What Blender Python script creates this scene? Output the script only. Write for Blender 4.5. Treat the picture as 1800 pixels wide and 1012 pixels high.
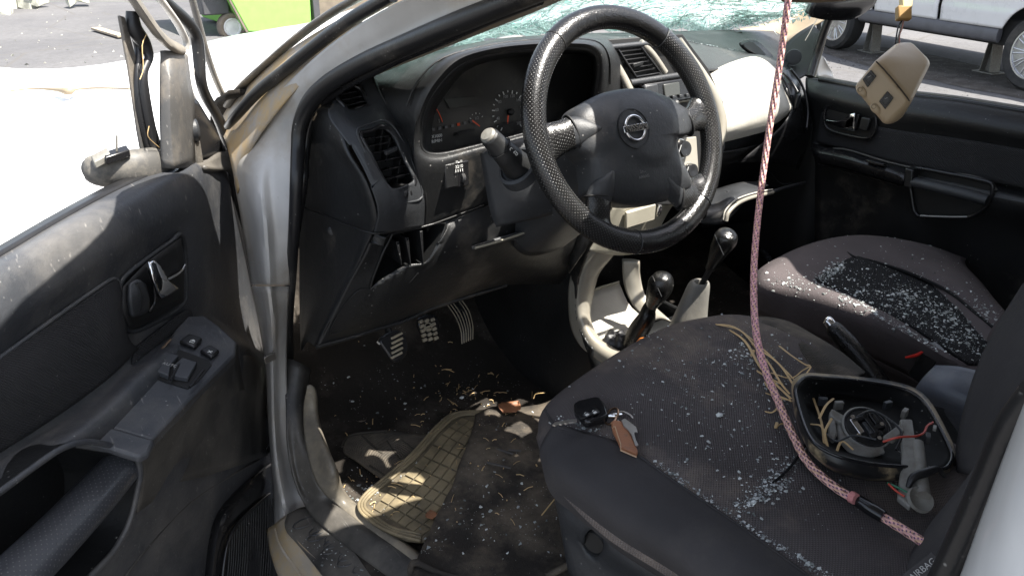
import bpy, bmesh, math, random
from mathutils import Vector, Matrix, noise
V = Vector
for o in list(bpy.data.objects): bpy.data.objects.remove(o)
scn = bpy.context.scene; COL = scn.collection
# ------------------------------------------------------------------ camera, sky, sun, exposure
CAM = V((-1.15, -.84, 1.5)); FPX = 1400.; PIT = math.radians(25); YAW = math.radians(35)
cd = bpy.data.cameras.new('camera'); cam = bpy.data.objects.new('camera', cd); COL.objects.link(cam)
cam.location = CAM; cam.rotation_euler = (math.radians(65), 0, -YAW)
cd.sensor_width = 36; cd.lens = 28; cd.clip_start = .02; cd.clip_end = 500
scn.camera = cam
SUN = V((.24, -.38, .92)).normalized()          # direction towards the sun
elev = math.asin(SUN.z); azim = math.atan2(SUN.x, SUN.y)
w = bpy.data.worlds.new('World'); scn.world = w; w.use_nodes = True
nt = w.node_tree; bg = nt.nodes['Background']
sky = nt.nodes.new('ShaderNodeTexSky'); sky.sky_type = 'NISHITA'; sky.sun_disc = False
sky.sun_elevation = elev; sky.sun_rotation = azim; sky.dust_density = 2.0; sky.air_density = 1.0
hsv = nt.nodes.new('ShaderNodeHueSaturation'); hsv.inputs['Saturation'].default_value = .55
nt.links.new(sky.outputs[0], hsv.inputs['Color']); nt.links.new(hsv.outputs[0], bg.inputs[0]); bg.inputs[1].default_value = .12
ld = bpy.data.lights.new('sun', 'SUN'); ld.energy = 5.0; ld.angle = math.radians(.5); ld.color = (1, .95, .87)
sun = bpy.data.objects.new('sun', ld); COL.objects.link(sun)
sun.rotation_euler = SUN.to_track_quat('Z', 'Y').to_euler()
scn.view_settings.view_transform = 'Standard'; scn.view_settings.look = 'None'
scn.view_settings.exposure = 1.6; scn.view_settings.gamma = 1; scn.view_settings.use_curve_mapping = False
try:
    scn.cycles.max_bounces = 8; scn.cycles.transparent_max_bounces = 12
except Exception: pass

# ------------------------------------------------------------------ places: a measured sight line met with a plane of the car
fw = V((math.sin(YAW)*math.cos(PIT), math.cos(YAW)*math.cos(PIT), -math.sin(PIT)))
rt = V((math.cos(YAW), -math.sin(YAW), 0)); upv = rt.cross(fw)
def ray(px, py): return fw + rt*((px-900)/FPX) - upv*((py-506)/FPX)
def Q(px, py, a, v):
    d = ray(px, py); i = 'xyz'.index(a)
    return CAM + d*((v-CAM[i])/d[i])
def QP(px, py, p0, n, w=0):
    d = ray(px, py); return CAM + d*(((p0+n*w-CAM).dot(n))/d.dot(n))
def proj(p):
    v = p-CAM; z = v.dot(fw); return (900+FPX*v.dot(rt)/z, 506-FPX*v.dot(upv)/z)
def side(z): return -.76 + (.42*(z-1.08) if z > 1.08 else 0)
def S(px, py, off=0.):                      # on the car's left flank, which leans in above the belt line
    d = ray(px, py); lo, hi = .3, 6.
    for _ in range(40):
        m = (lo+hi)/2; p = CAM+d*m
        if p.x < side(p.z)+off: lo = m
        else: hi = m
    return CAM+d*lo
def R(a, *pts): return [Q(p[0], p[1], a, p[2]) for p in pts]

# ------------------------------------------------------------------ scene helpers
def tag(o, label=None, cat=None, group=None, kind=None):
    if label: o['label'] = label
    if cat: o['category'] = cat
    if group: o['group'] = group
    if kind: o['kind'] = kind
    return o
def thing(name, label, cat, loc=(0, 0, 0), group=None):
    o = bpy.data.objects.new(name, None); COL.objects.link(o); o.location = loc; o.empty_display_size = .05
    return tag(o, label, cat, group)
def link(name, me, mat, parent=None, origin=None):
    r = parent
    while r is not None and r.parent is not None: r = r.parent
    off = r.location if r is not None else (V(origin) if origin is not None else V((0, 0, 0)))
    if off.length > 0: me.transform(Matrix.Translation(-off))
    o = bpy.data.objects.new(name, me); COL.objects.link(o)
    if mat: me.materials.append(mat)
    if parent is not None: o.parent = parent
    elif origin is not None: o.location = V(origin)
    return o
def shade(me, ang=.7):
    bm = bmesh.new(); bm.from_mesh(me)
    for f in bm.faces: f.smooth = True
    for e in bm.edges:
        if len(e.link_faces) == 2 and e.calc_face_angle(0) > ang: e.smooth = False
    bm.to_mesh(me); bm.free()
def bmlink(name, bm, mat, parent=None, ang=.7, origin=None, rec=True):
    if rec: bmesh.ops.recalc_face_normals(bm, faces=bm.faces)
    me = bpy.data.meshes.new(name); bm.to_mesh(me); bm.free(); shade(me, ang)
    return link(name, me, mat, parent, origin)
def cr(pts, n, closed=False):
    if n <= 1 or len(pts) < 2: return [p.copy() for p in pts]
    out = []; N = len(pts)
    for i in range(N if closed else N-1):
        p1, p2 = pts[i], pts[(i+1) % N]
        p0 = pts[i-1] if (closed or i > 0) else p1*2-p2
        p3 = pts[(i+2) % N] if (closed or i+2 < N) else p2*2-p1
        for k in range(n):
            t = k/n; t2 = t*t; t3 = t2*t
            out.append(.5*((2*p1)+(p2-p0)*t+(2*p0-5*p1+4*p2-p3)*t2+(3*p1-p0-3*p2+p3)*t3))
    if not closed: out.append(pts[-1].copy())
    return out
def inpoly(p, poly):
    c = False; j = len(poly)-1
    for i in range(len(poly)):
        a, b = poly[i], poly[j]
        if (a[1] > p[1]) != (b[1] > p[1]) and p[0] < (b[0]-a[0])*(p[1]-a[1])/(b[1]-a[1])+a[0]: c = not c
        j = i
    return c
def gs(name, rows, mat, parent=None, n=(4, 4), thick=.003, holes=None, cu=False, cv=False, wob=0, wsc=8, origin=None, ang=.9, test=None):
    """smooth sheet through a net of points, given thickness"""
    rows = [cr(r, n[1], cu) for r in rows]
    cols = [cr([r[j] for r in rows], n[0], cv) for j in range(len(rows[0]))]
    A, B = len(cols[0]), len(cols)
    g = [[cols[j][i] for j in range(B)] for i in range(A)]
    lu = sum((g[A//2][j+1]-g[A//2][j]).length for j in range(B-1)); lv = sum((g[i+1][B//2]-g[i][B//2]).length for i in range(A-1))
    bm = bmesh.new(); uv = bm.loops.layers.uv.new('UVMap')
    vs = []
    for i in range(A):
        rr = []
        for j in range(B):
            p = g[i][j]
            if wob: p = p + noise.noise_vector(p*wsc)*wob + noise.noise_vector(p*wsc*2.7)*wob*.4
            rr.append(bm.verts.new(p))
        vs.append(rr)
    for i in range(A if cv else A-1):
        for j in range(B if cu else B-1):
            q = [vs[i][j], vs[i][(j+1) % B], vs[(i+1) % A][(j+1) % B], vs[(i+1) % A][j]]
            if holes or test:
                c = (q[0].co+q[1].co+q[2].co+q[3].co)/4
                if holes and any(inpoly(proj(c), h) for h in holes): continue
                if test and not test(c): continue
            try: f = bm.faces.new(q)
            except ValueError: continue
            for l, (a, b) in zip(f.loops, ((i, j), (i, j+1), (i+1, j+1), (i+1, j))):
                l[uv].uv = (b/(B-1)*lu, a/(A-1)*lv)
    bmesh.ops.delete(bm, geom=[v for v in bm.verts if not v.link_faces], context='VERTS')
    if holes:                                           # draw the cut's border out to the opening's true edge
        hp = [cr([V((q[0], q[1], 0)) for q in h], 4, True) for h in holes]
        for v in bm.verts:
            if not v.is_boundary: continue
            a = proj(v.co); c = V((a[0], a[1], 0)); best = None
            for poly in hp:
                for k in range(len(poly)):
                    p, q = poly[k], poly[(k+1) % len(poly)]; d = q-p; t = max(0, min(1, (c-p).dot(d)/max(d.length_squared, 1e-9))); m = p+d*t
                    if best is None or (m-c).length < best[0]: best = ((m-c).length, m)
            if best[0] < 26:
                z = (v.co-CAM).dot(fw); v.co = v.co+rt*((best[1].x-c.x)*z/FPX)-upv*((best[1].y-c.y)*z/FPX)
    o = bmlink(name, bm, mat, parent, ang, origin)
    if thick:
        m = o.modifiers.new('sol', 'SOLIDIFY'); m.thickness = thick; m.offset = 0
    return o
def tubebm(bm, pts, r, seg=12, closed=False, ry=None, upd=None, caps=True):
    uv = bm.loops.layers.uv.verify()
    N = len(pts); rr = r if isinstance(r, (list, tuple)) else [r]*N
    ryy = ry if isinstance(ry, (list, tuple)) else [ry]*N
    tan = []
    for i in range(N):
        a = pts[i-1] if (closed or i > 0) else pts[i]; b = pts[(i+1) % N] if (closed or i < N-1) else pts[i]
        t = (b-a); tan.append(t.normalized() if t.length > 1e-9 else V((0, 0, 1)))
    u = upd.copy() if upd else V((0, 0, 1))
    if abs(u.dot(tan[0])) > .95 and not upd: u = V((1, 0, 0))
    rings = []; L = 0; Ls = []
    for i in range(N):
        if upd: u = upd.copy()
        u = (u-tan[i]*u.dot(tan[i]))
        if u.length < 1e-6: u = V((1, 0, 0))
        u.normalize(); s = tan[i].cross(u)
        if i: L += (pts[i]-pts[i-1]).length
        Ls.append(L)
        ring = []
        for k in range(seg):
            a = 2*math.pi*k/seg
            ring.append(bm.verts.new(pts[i]+s*math.cos(a)*rr[i]+u*math.sin(a)*(ryy[i] if ryy[i] else rr[i])))
        rings.append(ring)
    Ls.append(L+(pts[0]-pts[-1]).length)
    for i in range(N if closed else N-1):
        A, B = rings[i], rings[(i+1) % N]
        for k in range(seg):
            f = bm.faces.new((A[k], A[(k+1) % seg], B[(k+1) % seg], B[k]))
            c = 2*math.pi*rr[i]
            for l, (kk, ll) in zip(f.loops, ((k, Ls[i]), (k+1, Ls[i]), (k+1, Ls[i+1]), (k, Ls[i+1]))): l[uv].uv = (kk/seg*c, ll)
    if caps and not closed:
        bm.faces.new(rings[0][::-1]); bm.faces.new(rings[-1])
def tube(name, pts, r, mat, parent=None, seg=12, n=5, closed=False, ry=None, upd=None, origin=None):
    if n > 1:
        N = len(pts)
        def rs(q):
            if not isinstance(q, (list, tuple)): return q
            return [v.x for v in cr([V((a, 0, 0)) for a in q], n, closed)]
        r = rs(r); ry = rs(ry); pts = cr(pts, n, closed)
    bm = bmesh.new(); tubebm(bm, pts, r, seg, closed, ry, upd)
    return bmlink(name, bm, mat, parent, 1.1, origin)
def addbev(o, w, seg=2):
    m = o.modifiers.new('bev', 'BEVEL'); m.width = w; m.segments = seg; m.limit_method = 'ANGLE'; m.angle_limit = .6
    for p in o.data.polygons: p.use_smooth = True
    m.harden_normals = False
    return o
def plate(name, pts, dep, mat, parent=None, bev=.001, origin=None, sm=0):
    """flat outline (list of points) given depth vector dep"""
    if sm: pts = cr(pts, sm, True)
    bm = bmesh.new(); a = [bm.verts.new(p) for p in pts]; b = [bm.verts.new(p+dep) for p in pts]
    bm.faces.new(a); bm.faces.new(b[::-1])
    for i in range(len(pts)): bm.faces.new((a[i], a[(i+1) % len(pts)], b[(i+1) % len(pts)], b[i]))
    o = bmlink(name, bm, mat, parent, .6, origin)
    if bev: addbev(o, bev)
    return o
def rbox(name, c, ax, h, mat, parent=None, bev=.002, origin=None, taper=1.):
    """box with centre c, axes ax (three vectors), half sizes h"""
    bm = bmesh.new(); ax = [a.normalized() for a in ax]; vv = {}
    for i in (-1, 1):
        for j in (-1, 1):
            for k in (-1, 1):
                t = taper if k > 0 else 1
                vv[i, j, k] = bm.verts.new(c+ax[0]*h[0]*i*t+ax[1]*h[1]*j*t+ax[2]*h[2]*k)
    for f in (((-1,-1,-1),(-1,1,-1),(1,1,-1),(1,-1,-1)), ((-1,-1,1),(1,-1,1),(1,1,1),(-1,1,1)), ((-1,-1,-1),(1,-1,-1),(1,-1,1),(-1,-1,1)),
              ((-1,1,-1),(-1,1,1),(1,1,1),(1,1,-1)), ((-1,-1,-1),(-1,-1,1),(-1,1,1),(-1,1,-1)), ((1,-1,-1),(1,1,-1),(1,1,1),(1,-1,1))):
        bm.faces.new([vv[q] for q in f])
    o = bmlink(name, bm, mat, parent, .6, origin)
    if bev: addbev(o, bev)
    return o
XYZ = (V((1, 0, 0)), V((0, 1, 0)), V((0, 0, 1)))
def lathe(name, prof, c, axis, mat, parent=None, seg=24, origin=None, sx=1.):
    """prof: (radius, height) pairs turned about axis through c"""
    z = axis.normalized(); x = z.orthogonal().normalized(); y = z.cross(x); bm = bmesh.new(); rings = []
    for r, h in prof:
        rings.append([bm.verts.new(c+z*h+(x*math.cos(2*math.pi*k/seg)*sx+y*math.sin(2*math.pi*k/seg))*max(r, 1e-4)) for k in range(seg)])
    for A, B in zip(rings, rings[1:]):
        for k in range(seg): bm.faces.new((A[k], A[(k+1) % seg], B[(k+1) % seg], B[k]))
    bm.faces.new(rings[0][::-1]); bm.faces.new(rings[-1])
    return bmlink(name, bm, mat, parent, .6, origin)
def text(name, s, c, u, v, size, mat, parent=None, ext=.0003, font_bold=False, origin=None):
    cu = bpy.data.curves.new(name, 'FONT'); cu.body = s; cu.size = size; cu.extrude = ext; cu.align_x = 'CENTER'; cu.align_y = 'CENTER'; cu.resolution_u = 3
    if font_bold: cu.offset = size*.02
    o = bpy.data.objects.new(name, cu); COL.objects.link(o); bpy.context.view_layer.update()
    me = bpy.data.meshes.new_from_object(o.evaluated_get(bpy.context.evaluated_depsgraph_get())); bpy.data.objects.remove(o); bpy.data.curves.remove(cu)
    u = u.normalized(); v = (v-u*v.dot(u)).normalized(); n = u.cross(v)
    m = Matrix((u, v, n)).transposed().to_4x4(); m.translation = c; me.transform(m)
    me.materials.clear()
    return link(name, me, mat, parent, origin)

# ------------------------------------------------------------------ materials
def nm(name):
    m = bpy.data.materials.new(name); m.use_nodes = True; t = m.node_tree
    return m, t, t.nodes['Principled BSDF']
def N(t, ty, **k):
    n = t.nodes.new(ty)
    for a, b in k.items():
        if a in n.inputs: n.inputs[a].default_value = b
        else: setattr(n, a, b)
    return n
def ramp(t, src, p0, p1, c0=(0, 0, 0, 1), c1=(1, 1, 1, 1)):
    r = N(t, 'ShaderNodeValToRGB'); r.color_ramp.elements[0].position = p0; r.color_ramp.elements[1].position = p1
    r.color_ramp.elements[0].color = c0; r.color_ramp.elements[1].color = c1
    t.links.new(src, r.inputs[0]); return r.outputs[0]
def mixc(t, f, a, b):
    m = N(t, 'ShaderNodeMix', data_type='RGBA')
    if hasattr(f, 'links'): t.links.new(f, m.inputs[0])
    else: m.inputs[0].default_value = f
    for s, i in ((a, 6), (b, 7)):
        if hasattr(s, 'links'): t.links.new(s, m.inputs[i])
        else: m.inputs[i].default_value = (*s[:3], 1)
    return m.outputs[2]
def mat(name, col, rough=.5, metal=0., grain=None, dust=None, speck=0., weave=None, spec=.5, var=.15, scr=0., coat=0., dots=None):
    """grain=(scale,strength) leather-like relief; dust=(colour,low,high,scale) drifts of dust; weave=(scale,strength) cloth ribs on UV;
       dots=(pitch m, radius fraction, colour) perforations on UV; speck = amount of small pale crumbs of dirt; scr = fine scratches"""
    m, t, b = nm(name); L = t.links
    tc = N(t, 'ShaderNodeTexCoord'); obj = tc.outputs['Object']; uvo = tc.outputs['UV']
    nz = N(t, 'ShaderNodeTexNoise', Scale=9., Detail=6.); L.new(obj, nz.inputs['Vector'])
    base = mixc(t, ramp(t, nz.outputs[0], .35, .7), [c*(1-var) for c in col], [c*(1+var) for c in col])
    ro = None
    if dust:
        dc, lo, hi, sc = dust
        n2 = N(t, 'ShaderNodeTexNoise', Scale=sc, Detail=10., Roughness=.68); L.new(obj, n2.inputs['Vector'])
        f = ramp(t, n2.outputs[0], lo, hi); base = mixc(t, f, base, dc)
    if speck:
        vn = N(t, 'ShaderNodeTexVoronoi', Scale=130.); L.new(obj, vn.inputs['Vector'])
        s1 = ramp(t, vn.outputs[0], .0, .22, (1, 1, 1, 1), (0, 0, 0, 1))
        n3 = N(t, 'ShaderNodeTexNoise', Scale=14., Detail=3.); L.new(obj, n3.inputs['Vector'])
        s2 = ramp(t, n3.outputs[0], .52, .62)
        vc = N(t, 'ShaderNodeSeparateColor'); L.new(vn.outputs[1], vc.inputs[0]); s3 = ramp(t, vc.outputs[0], 1-speck, 1-speck+.02)
        mm = N(t, 'ShaderNodeMath', operation='MULTIPLY'); L.new(s1, mm.inputs[0]); L.new(s2, mm.inputs[1])
        m2 = N(t, 'ShaderNodeMath', operation='MULTIPLY'); L.new(mm.outputs[0], m2.inputs[0]); L.new(s3, m2.inputs[1])
        base = mixc(t, m2.outputs[0], base, (.34, .33, .31))
    if scr:
        mp = N(t, 'ShaderNodeMapping'); mp.inputs['Scale'].default_value = (60, 4, 25); mp.inputs['Rotation'].default_value = (.3, .5, .8); L.new(obj, mp.inputs[0])
        n4 = N(t, 'ShaderNodeTexNoise', Scale=3., Detail=8.); L.new(mp.outputs[0], n4.inputs['Vector'])
        base = mixc(t, ramp(t, n4.outputs[0], .66, .74, (0, 0, 0, 1), (scr, scr, scr, 1)), base, (.4, .38, .35))
    hs = []
    if grain:
        g = N(t, 'ShaderNodeTexVoronoi', Scale=grain[0]); L.new(obj, g.inputs['Vector']); hs.append((g.outputs[0], grain[1], .0006))
        g2 = N(t, 'ShaderNodeTexNoise', Scale=grain[0]*.12, Detail=4.); L.new(obj, g2.inputs['Vector']); hs.append((g2.outputs[0], grain[1]*.8, .002))
    if weave:
        sp = N(t, 'ShaderNodeMapping'); sp.inputs['Scale'].default_value = (weave[0], weave[0], weave[0]); L.new(uvo, sp.inputs[0])
        sx = N(t, 'ShaderNodeSeparateXYZ'); L.new(sp.outputs[0], sx.inputs[0]); outs = []
        for i in (0, 1):
            a = N(t, 'ShaderNodeMath', operation='SINE'); L.new(sx.outputs[i], a.inputs[0]); outs.append(a.outputs[0])
        mu = N(t, 'ShaderNodeMath', operation='MULTIPLY'); L.new(outs[0], mu.inputs[0]); L.new(outs[1], mu.inputs[1])
        hs.append((mu.outputs[0], weave[1], .0012))
        base = mixc(t, ramp(t, mu.outputs[0], .0, .8, (0, 0, 0, 1), (.5, .5, .5, 1)), base, [min(1, c*2.) for c in col])
    if dots:
        sp = N(t, 'ShaderNodeMapping'); sp.inputs['Scale'].default_value = (1/dots[0],)*3; sp.inputs['Rotation'].default_value = (0, 0, .785); L.new(uvo, sp.inputs[0])
        fr = N(t, 'ShaderNodeVectorMath', operation='FRACTION'); L.new(sp.outputs[0], fr.inputs[0])
        sb = N(t, 'ShaderNodeVectorMath', operation='SUBTRACT'); L.new(fr.outputs[0], sb.inputs[0]); sb.inputs[1].default_value = (.5, .5, 0)
        mk = N(t, 'ShaderNodeVectorMath', operation='MULTIPLY'); L.new(sb.outputs[0], mk.inputs[0]); mk.inputs[1].default_value = (1, 1, 0)
        ln = N(t, 'ShaderNodeVectorMath', operation='LENGTH'); L.new(mk.outputs[0], ln.inputs[0])
        f = ramp(t, ln.outputs['Value'], dots[1]*.6, dots[1], (1, 1, 1, 1), (0, 0, 0, 1)); base = mixc(t, f, base, dots[2])
        hs.append((ramp(t, ln.outputs['Value'], dots[1]*.5, dots[1]*1.2), .5, .001))
    L.new(base, b.inputs['Base Color']); prev = None
    for sck, st, ds in hs:
        bp = N(t, 'ShaderNodeBump', Strength=st, Distance=ds); L.new(sck, bp.inputs['Height'])
        if prev: L.new(prev, bp.inputs['Normal'])
        prev = bp.outputs[0]
    if prev: L.new(prev, b.inputs['Normal'])
    rr = ramp(t, nz.outputs[0], .3, .75, (max(rough-.07, 0),)*3+(1,), (min(rough+.1, 1),)*3+(1,)); L.new(rr, b.inputs['Roughness'])
    b.inputs['Metallic'].default_value = metal; b.inputs['Specular IOR Level'].default_value = spec; b.inputs['Coat Weight'].default_value = coat
    return m
DU = (.19, .165, .135)
M = dict(
 plastic=mat('grained_black_plastic', (.012, .0125, .013), .42, grain=(900, .35), dust=(DU, .58, 1.05, 5), speck=.25),
 plastic2=mat('grained_grey_plastic', (.029, .031, .034), .46, grain=(900, .35), dust=(DU, .56, 1.1, 5), speck=.3),
 doorp=mat('door_trim_plastic', (.044, .047, .053), .42, grain=(900, .4), dust=((.22, .205, .185), .46, .94, 4), speck=.3, scr=.35),
 dusty=mat('dusty_black_plastic', (.036, .035, .034), .46, grain=(800, .3), dust=((.21, .19, .16), .40, .86, 4.5), speck=.6, scr=.3),
 smooth=mat('smooth_black_plastic', (.012, .012, .013), .28, speck=.2, dust=(DU, .62, 1.1, 6)),
 black=mat('deep_black_plastic', (.006, .006, .006), .6),
 rubber=mat('black_rubber_seal', (.013, .013, .014), .38, dust=((.2, .18, .15), .55, .95, 7), speck=.5, grain=(300, .2)),
 fabric=mat('grey_seat_fabric', (.078, .069, .068), .95, weave=(1500, .6), dust=((.30, .24, .19), .46, .80, 5), spec=.2, var=.2),
 fabric2=mat('plain_seat_fabric', (.048, .045, .046), .9, grain=(1500, .4), dust=((.10, .09, .08), .52, .95, 4), spec=.25),
 fabric3=mat('charcoal_side_fabric', (.080, .068, .069), .95, grain=(1800, .4), dust=((.12, .10, .09), .56, 1., 5), spec=.2),
 fabcentre=mat('black_centre_fabric', (.010, .010, .011), .95, weave=(1100, .6), speck=.5, spec=.2),
 mesh=mat('ribbed_insert_cloth', (.030, .030, .032), .85, weave=(1700, .9), speck=.15, dust=((.12, .11, .10), .55, 1.1, 4), spec=.3),
 carpet=mat('black_carpet', (.026, .023, .020), 1., grain=(700, 1.), dust=((.14, .12, .10), .5, .9, 7), speck=.6, spec=.1),
 leather=mat('black_leather', (.008, .008, .008), .26, grain=(420, .6), speck=.08, dust=(DU, .68, 1.2, 8)),
 leatherp=mat('perforated_leather', (.009, .009, .009), .28, grain=(420, .3), dots=(.0042, .2, (.075, .073, .07)), dust=(DU, .66, 1.2, 8)),
 gripdot=mat('dimpled_grip', (.055, .058, .066), .33, dots=(.0062, .17, (.13, .13, .13))),
 silver=mat('silver_trim', (.32, .30, .255), .38, metal=.25, grain=(1300, .08), dust=((.34, .29, .21), .5, .95, 6)),
 silverdash=mat('pale_silver_panel', (.44, .42, .37), .48, grain=(700, .35), dust=((.40, .36, .29), .55, 1., 5)),
 champ=mat('champagne_trim', (.33, .31, .25), .4, metal=.2, grain=(1000, .1), dust=((.25, .22, .16), .5, .95, 6)),
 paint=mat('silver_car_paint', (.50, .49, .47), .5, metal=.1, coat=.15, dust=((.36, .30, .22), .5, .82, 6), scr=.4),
 paintw=mat('pale_sunlit_paint', (.80, .80, .79), .4, coat=.5, dust=((.62, .58, .50), .62, .95, 5)),  # whiter copy of the car paint for panels that read as sunlit
 paintd=mat('mud_dusted_paint', (.46, .43, .38), .6, metal=.05, dust=((.34, .26, .16), .40, .66, 7), scr=.5),
 tan=mat('tan_pillar_trim', (.27, .215, .145), .55, grain=(900, .2), dust=((.3, .25, .18), .55, 1., 6)),
 beige=mat('beige_plastic', (.43, .33, .21), .36, grain=(1200, .08), var=.04),
 chrome=mat('chrome', (.75, .75, .75), .08, metal=1., var=.02),
 steel=mat('worn_steel', (.45, .43, .40), .3, metal=.9, dust=((.3, .25, .18), .5, .9, 30)),
 rail=mat('dull_window_frame', (.17, .16, .145), .45, metal=.3, dust=((.36, .30, .22), .48, .8, 12), speck=.5),
 orange=mat('orange_needle', (.85, .09, .02), .4), red=mat('red_plastic', (.65, .03, .02), .35),
 white=mat('white_print', (.75, .75, .72), .5), greyp=mat('dim_grey_print', (.12, .12, .12), .5), midp=mat('grey_print', (.33, .33, .32), .5),
 lcd=mat('dead_display', (.055, .057, .052), .25), face=mat('gauge_face', (.022, .022, .021), .35, dust=((.12, .11, .09), .5, .9, 18)),
 matr=mat('dirty_rubber_mat', (.14, .115, .072), .6, dust=((.30, .24, .14), .35, .75, 16), grain=(500, .3), var=.35),
 inshell=mat('matte_shell_inside', (.006, .006, .006), .6, speck=.4, dust=((.12, .10, .08), .6, 1., 25), spec=.12),
 matg=mat('mat_groove', (.035, .030, .022), .8),
 feltm=mat('muddy_felt_mat', (.032, .028, .024), .9, grain=(600, .8), dust=((.19, .155, .115), .42, .76, 8), speck=.6, spec=.3),
 straw=mat('dry_straw', (.55, .38, .18), .6, var=.3), leaf=mat('brown_leaf', (.27, .12, .06), .6, var=.4, grain=(200, .4)),
 brownl=mat('brown_leather', (.34, .14, .065), .5, grain=(500, .5), dust=((.16, .10, .07), .5, .8, 70)),
 boot=mat('grey_gaiter', (.17, .165, .15), .5, grain=(600, .4), dust=((.3, .26, .2), .5, .9, 8)),
 bracket=mat('grey_plastic_bracket', (.20, .195, .175), .5, dust=((.10, .08, .06), .45, .8, 60)),
 bracketd=mat('dusty_grey_frame_plastic', (.085, .083, .08), .5, grain=(900, .3), dust=((.26, .22, .17), .45, .8, 9), scr=.5, speck=.5),
 mirrorg=mat('muddy_mirror_shell', (.014, .014, .014), .35, dust=((.30, .23, .14), .47, .58, 13)),
 shell=mat('black_mirror_shell', (.012, .012, .013), .22, dust=(DU, .6, 1., 12), speck=.3),
 tyre=mat('tyre_rubber', (.02, .02, .02), .8, dust=((.1, .09, .08), .5, .9, 4)), alloy=mat('alloy_rim', (.55, .55, .56), .3, metal=.8),
 suv=mat('white_car_paint', (.70, .70, .70), .3, coat=.6, var=.03), suvtrim=mat('grey_sill_cladding', (.10, .10, .11), .55),
 dark=mat('dark_underbody', (.015, .015, .015), .9), glassd=mat('tinted_window', (.02, .025, .03), .08),
 green=mat('lime_green_paint', (.27, .60, .12), .55, var=.05), greyst=mat('grey_steel', (.07, .07, .075), .6), wall=mat('rendered_wall', (.20, .165, .13), .9, grain=(20, .4)),
 rubble=mat('pale_rubble', (.42, .42, .36), .9, var=.4), wood=mat('dusty_plank', (.35, .29, .22), .8),
)
# ================================================================== ground and surroundings
def ground_mat():
    m, t, b = nm('yard_concrete'); L = t.links; tc = N(t, 'ShaderNodeTexCoord')
    n1 = N(t, 'ShaderNodeTexNoise', Scale=.5, Detail=12., Roughness=.7); L.new(tc.outputs['Object'], n1.inputs['Vector'])
    n2 = N(t, 'ShaderNodeTexNoise', Scale=14., Detail=8., Roughness=.75); L.new(tc.outputs['Object'], n2.inputs['Vector'])
    c = mixc(t, ramp(t, n1.outputs[0], .35, .65), (.075, .074, .079), (.13, .127, .128))
    c = mixc(t, ramp(t, n2.outputs[0], .45, .75), c, (.065, .062, .06))
    vz = N(t, 'ShaderNodeTexVoronoi', Scale=.45, feature='DISTANCE_TO_EDGE'); L.new(tc.outputs['Object'], vz.inputs['Vector'])
    c = mixc(t, ramp(t, vz.outputs[0], .0, .012, (1, 1, 1, 1), (0, 0, 0, 1)), c, (.09, .085, .08))
    L.new(c, b.inputs['Base Color']); b.inputs['Roughness'].default_value = .85
    bp = N(t, 'ShaderNodeBump', Strength=.5, Distance=.01); L.new(n2.outputs[0], bp.inputs['Height']); L.new(bp.outputs[0], b.inputs['Normal'])
    return m
bm = bmesh.new()
for i in range(2): pass
vv = [bm.verts.new(p) for p in ((-150, -150, 0), (150, -150, 0), (150, 150, 0), (-150, 150, 0))]; bm.faces.new(vv)
tag(bmlink('ground', bm, ground_mat(), rec=False), 'dusty grey concrete yard around the wrecked car', kind='structure')
# loose dirt and pebbles by the parked car
def pebbles(name, n, cx, cy, rx, ry, s0, s1, m, label, seed):
    rn = random.Random(seed); bm = bmesh.new()
    for _ in range(n):
        x = cx+rn.gauss(0, rx); y = cy+rn.gauss(0, ry); s = rn.uniform(s0, s1)
        vs = [bm.verts.new((x+rn.uniform(-s, s), y+rn.uniform(-s, s), z)) for z in (.002, .002, .002)]+[bm.verts.new((x, y, s*rn.uniform(.4, 1)))]
        for q in ((0, 1, 3), (1, 2, 3), (2, 0, 3)): bm.faces.new([vs[k] for k in q])
    o = bmlink(name, bm, m); return tag(o, label, 'gravel', kind='stuff')
pebbles('gravel', 1500, 7.6, 4.2, .5, 1.3, .004, .016, M['greyp'], 'dark grit and pebbles scattered under the parked white car', 3)
pebbles('pebble_scatter', 500, -1.5, 10, 3, 3, .01, .03, M['rubble'], 'small pebbles scattered over the far concrete yard', 4)

bm = bmesh.new(); rn = random.Random(31); ctr_ = V((7.75, 3.9, .004)); ring_ = []
for k in range(60):
    a = 2*math.pi*k/60; r = 1+.16*noise.noise(V((math.cos(a)*1.7, math.sin(a)*1.7, 3)))+.05*rn.uniform(-1, 1)
    u_, v_ = math.cos(a)*.62*r, math.sin(a)*1.9*r; ring_.append(bm.verts.new(ctr_+V((u_*.94+v_*.345, -u_*.345+v_*.94, 0))))
bm.faces.new(ring_); tag(bmlink('oil_stain', bm, mat('dark_dirt', (.045, .038, .032), .95, grain=(60, .8), dust=((.11, .10, .09), .45, .7, 6)), rec=False), 'patch of dark dirt on the yard under the parked car', kind='structure')  # brown dirt whose dark tone also deepens the shade under the car
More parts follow.
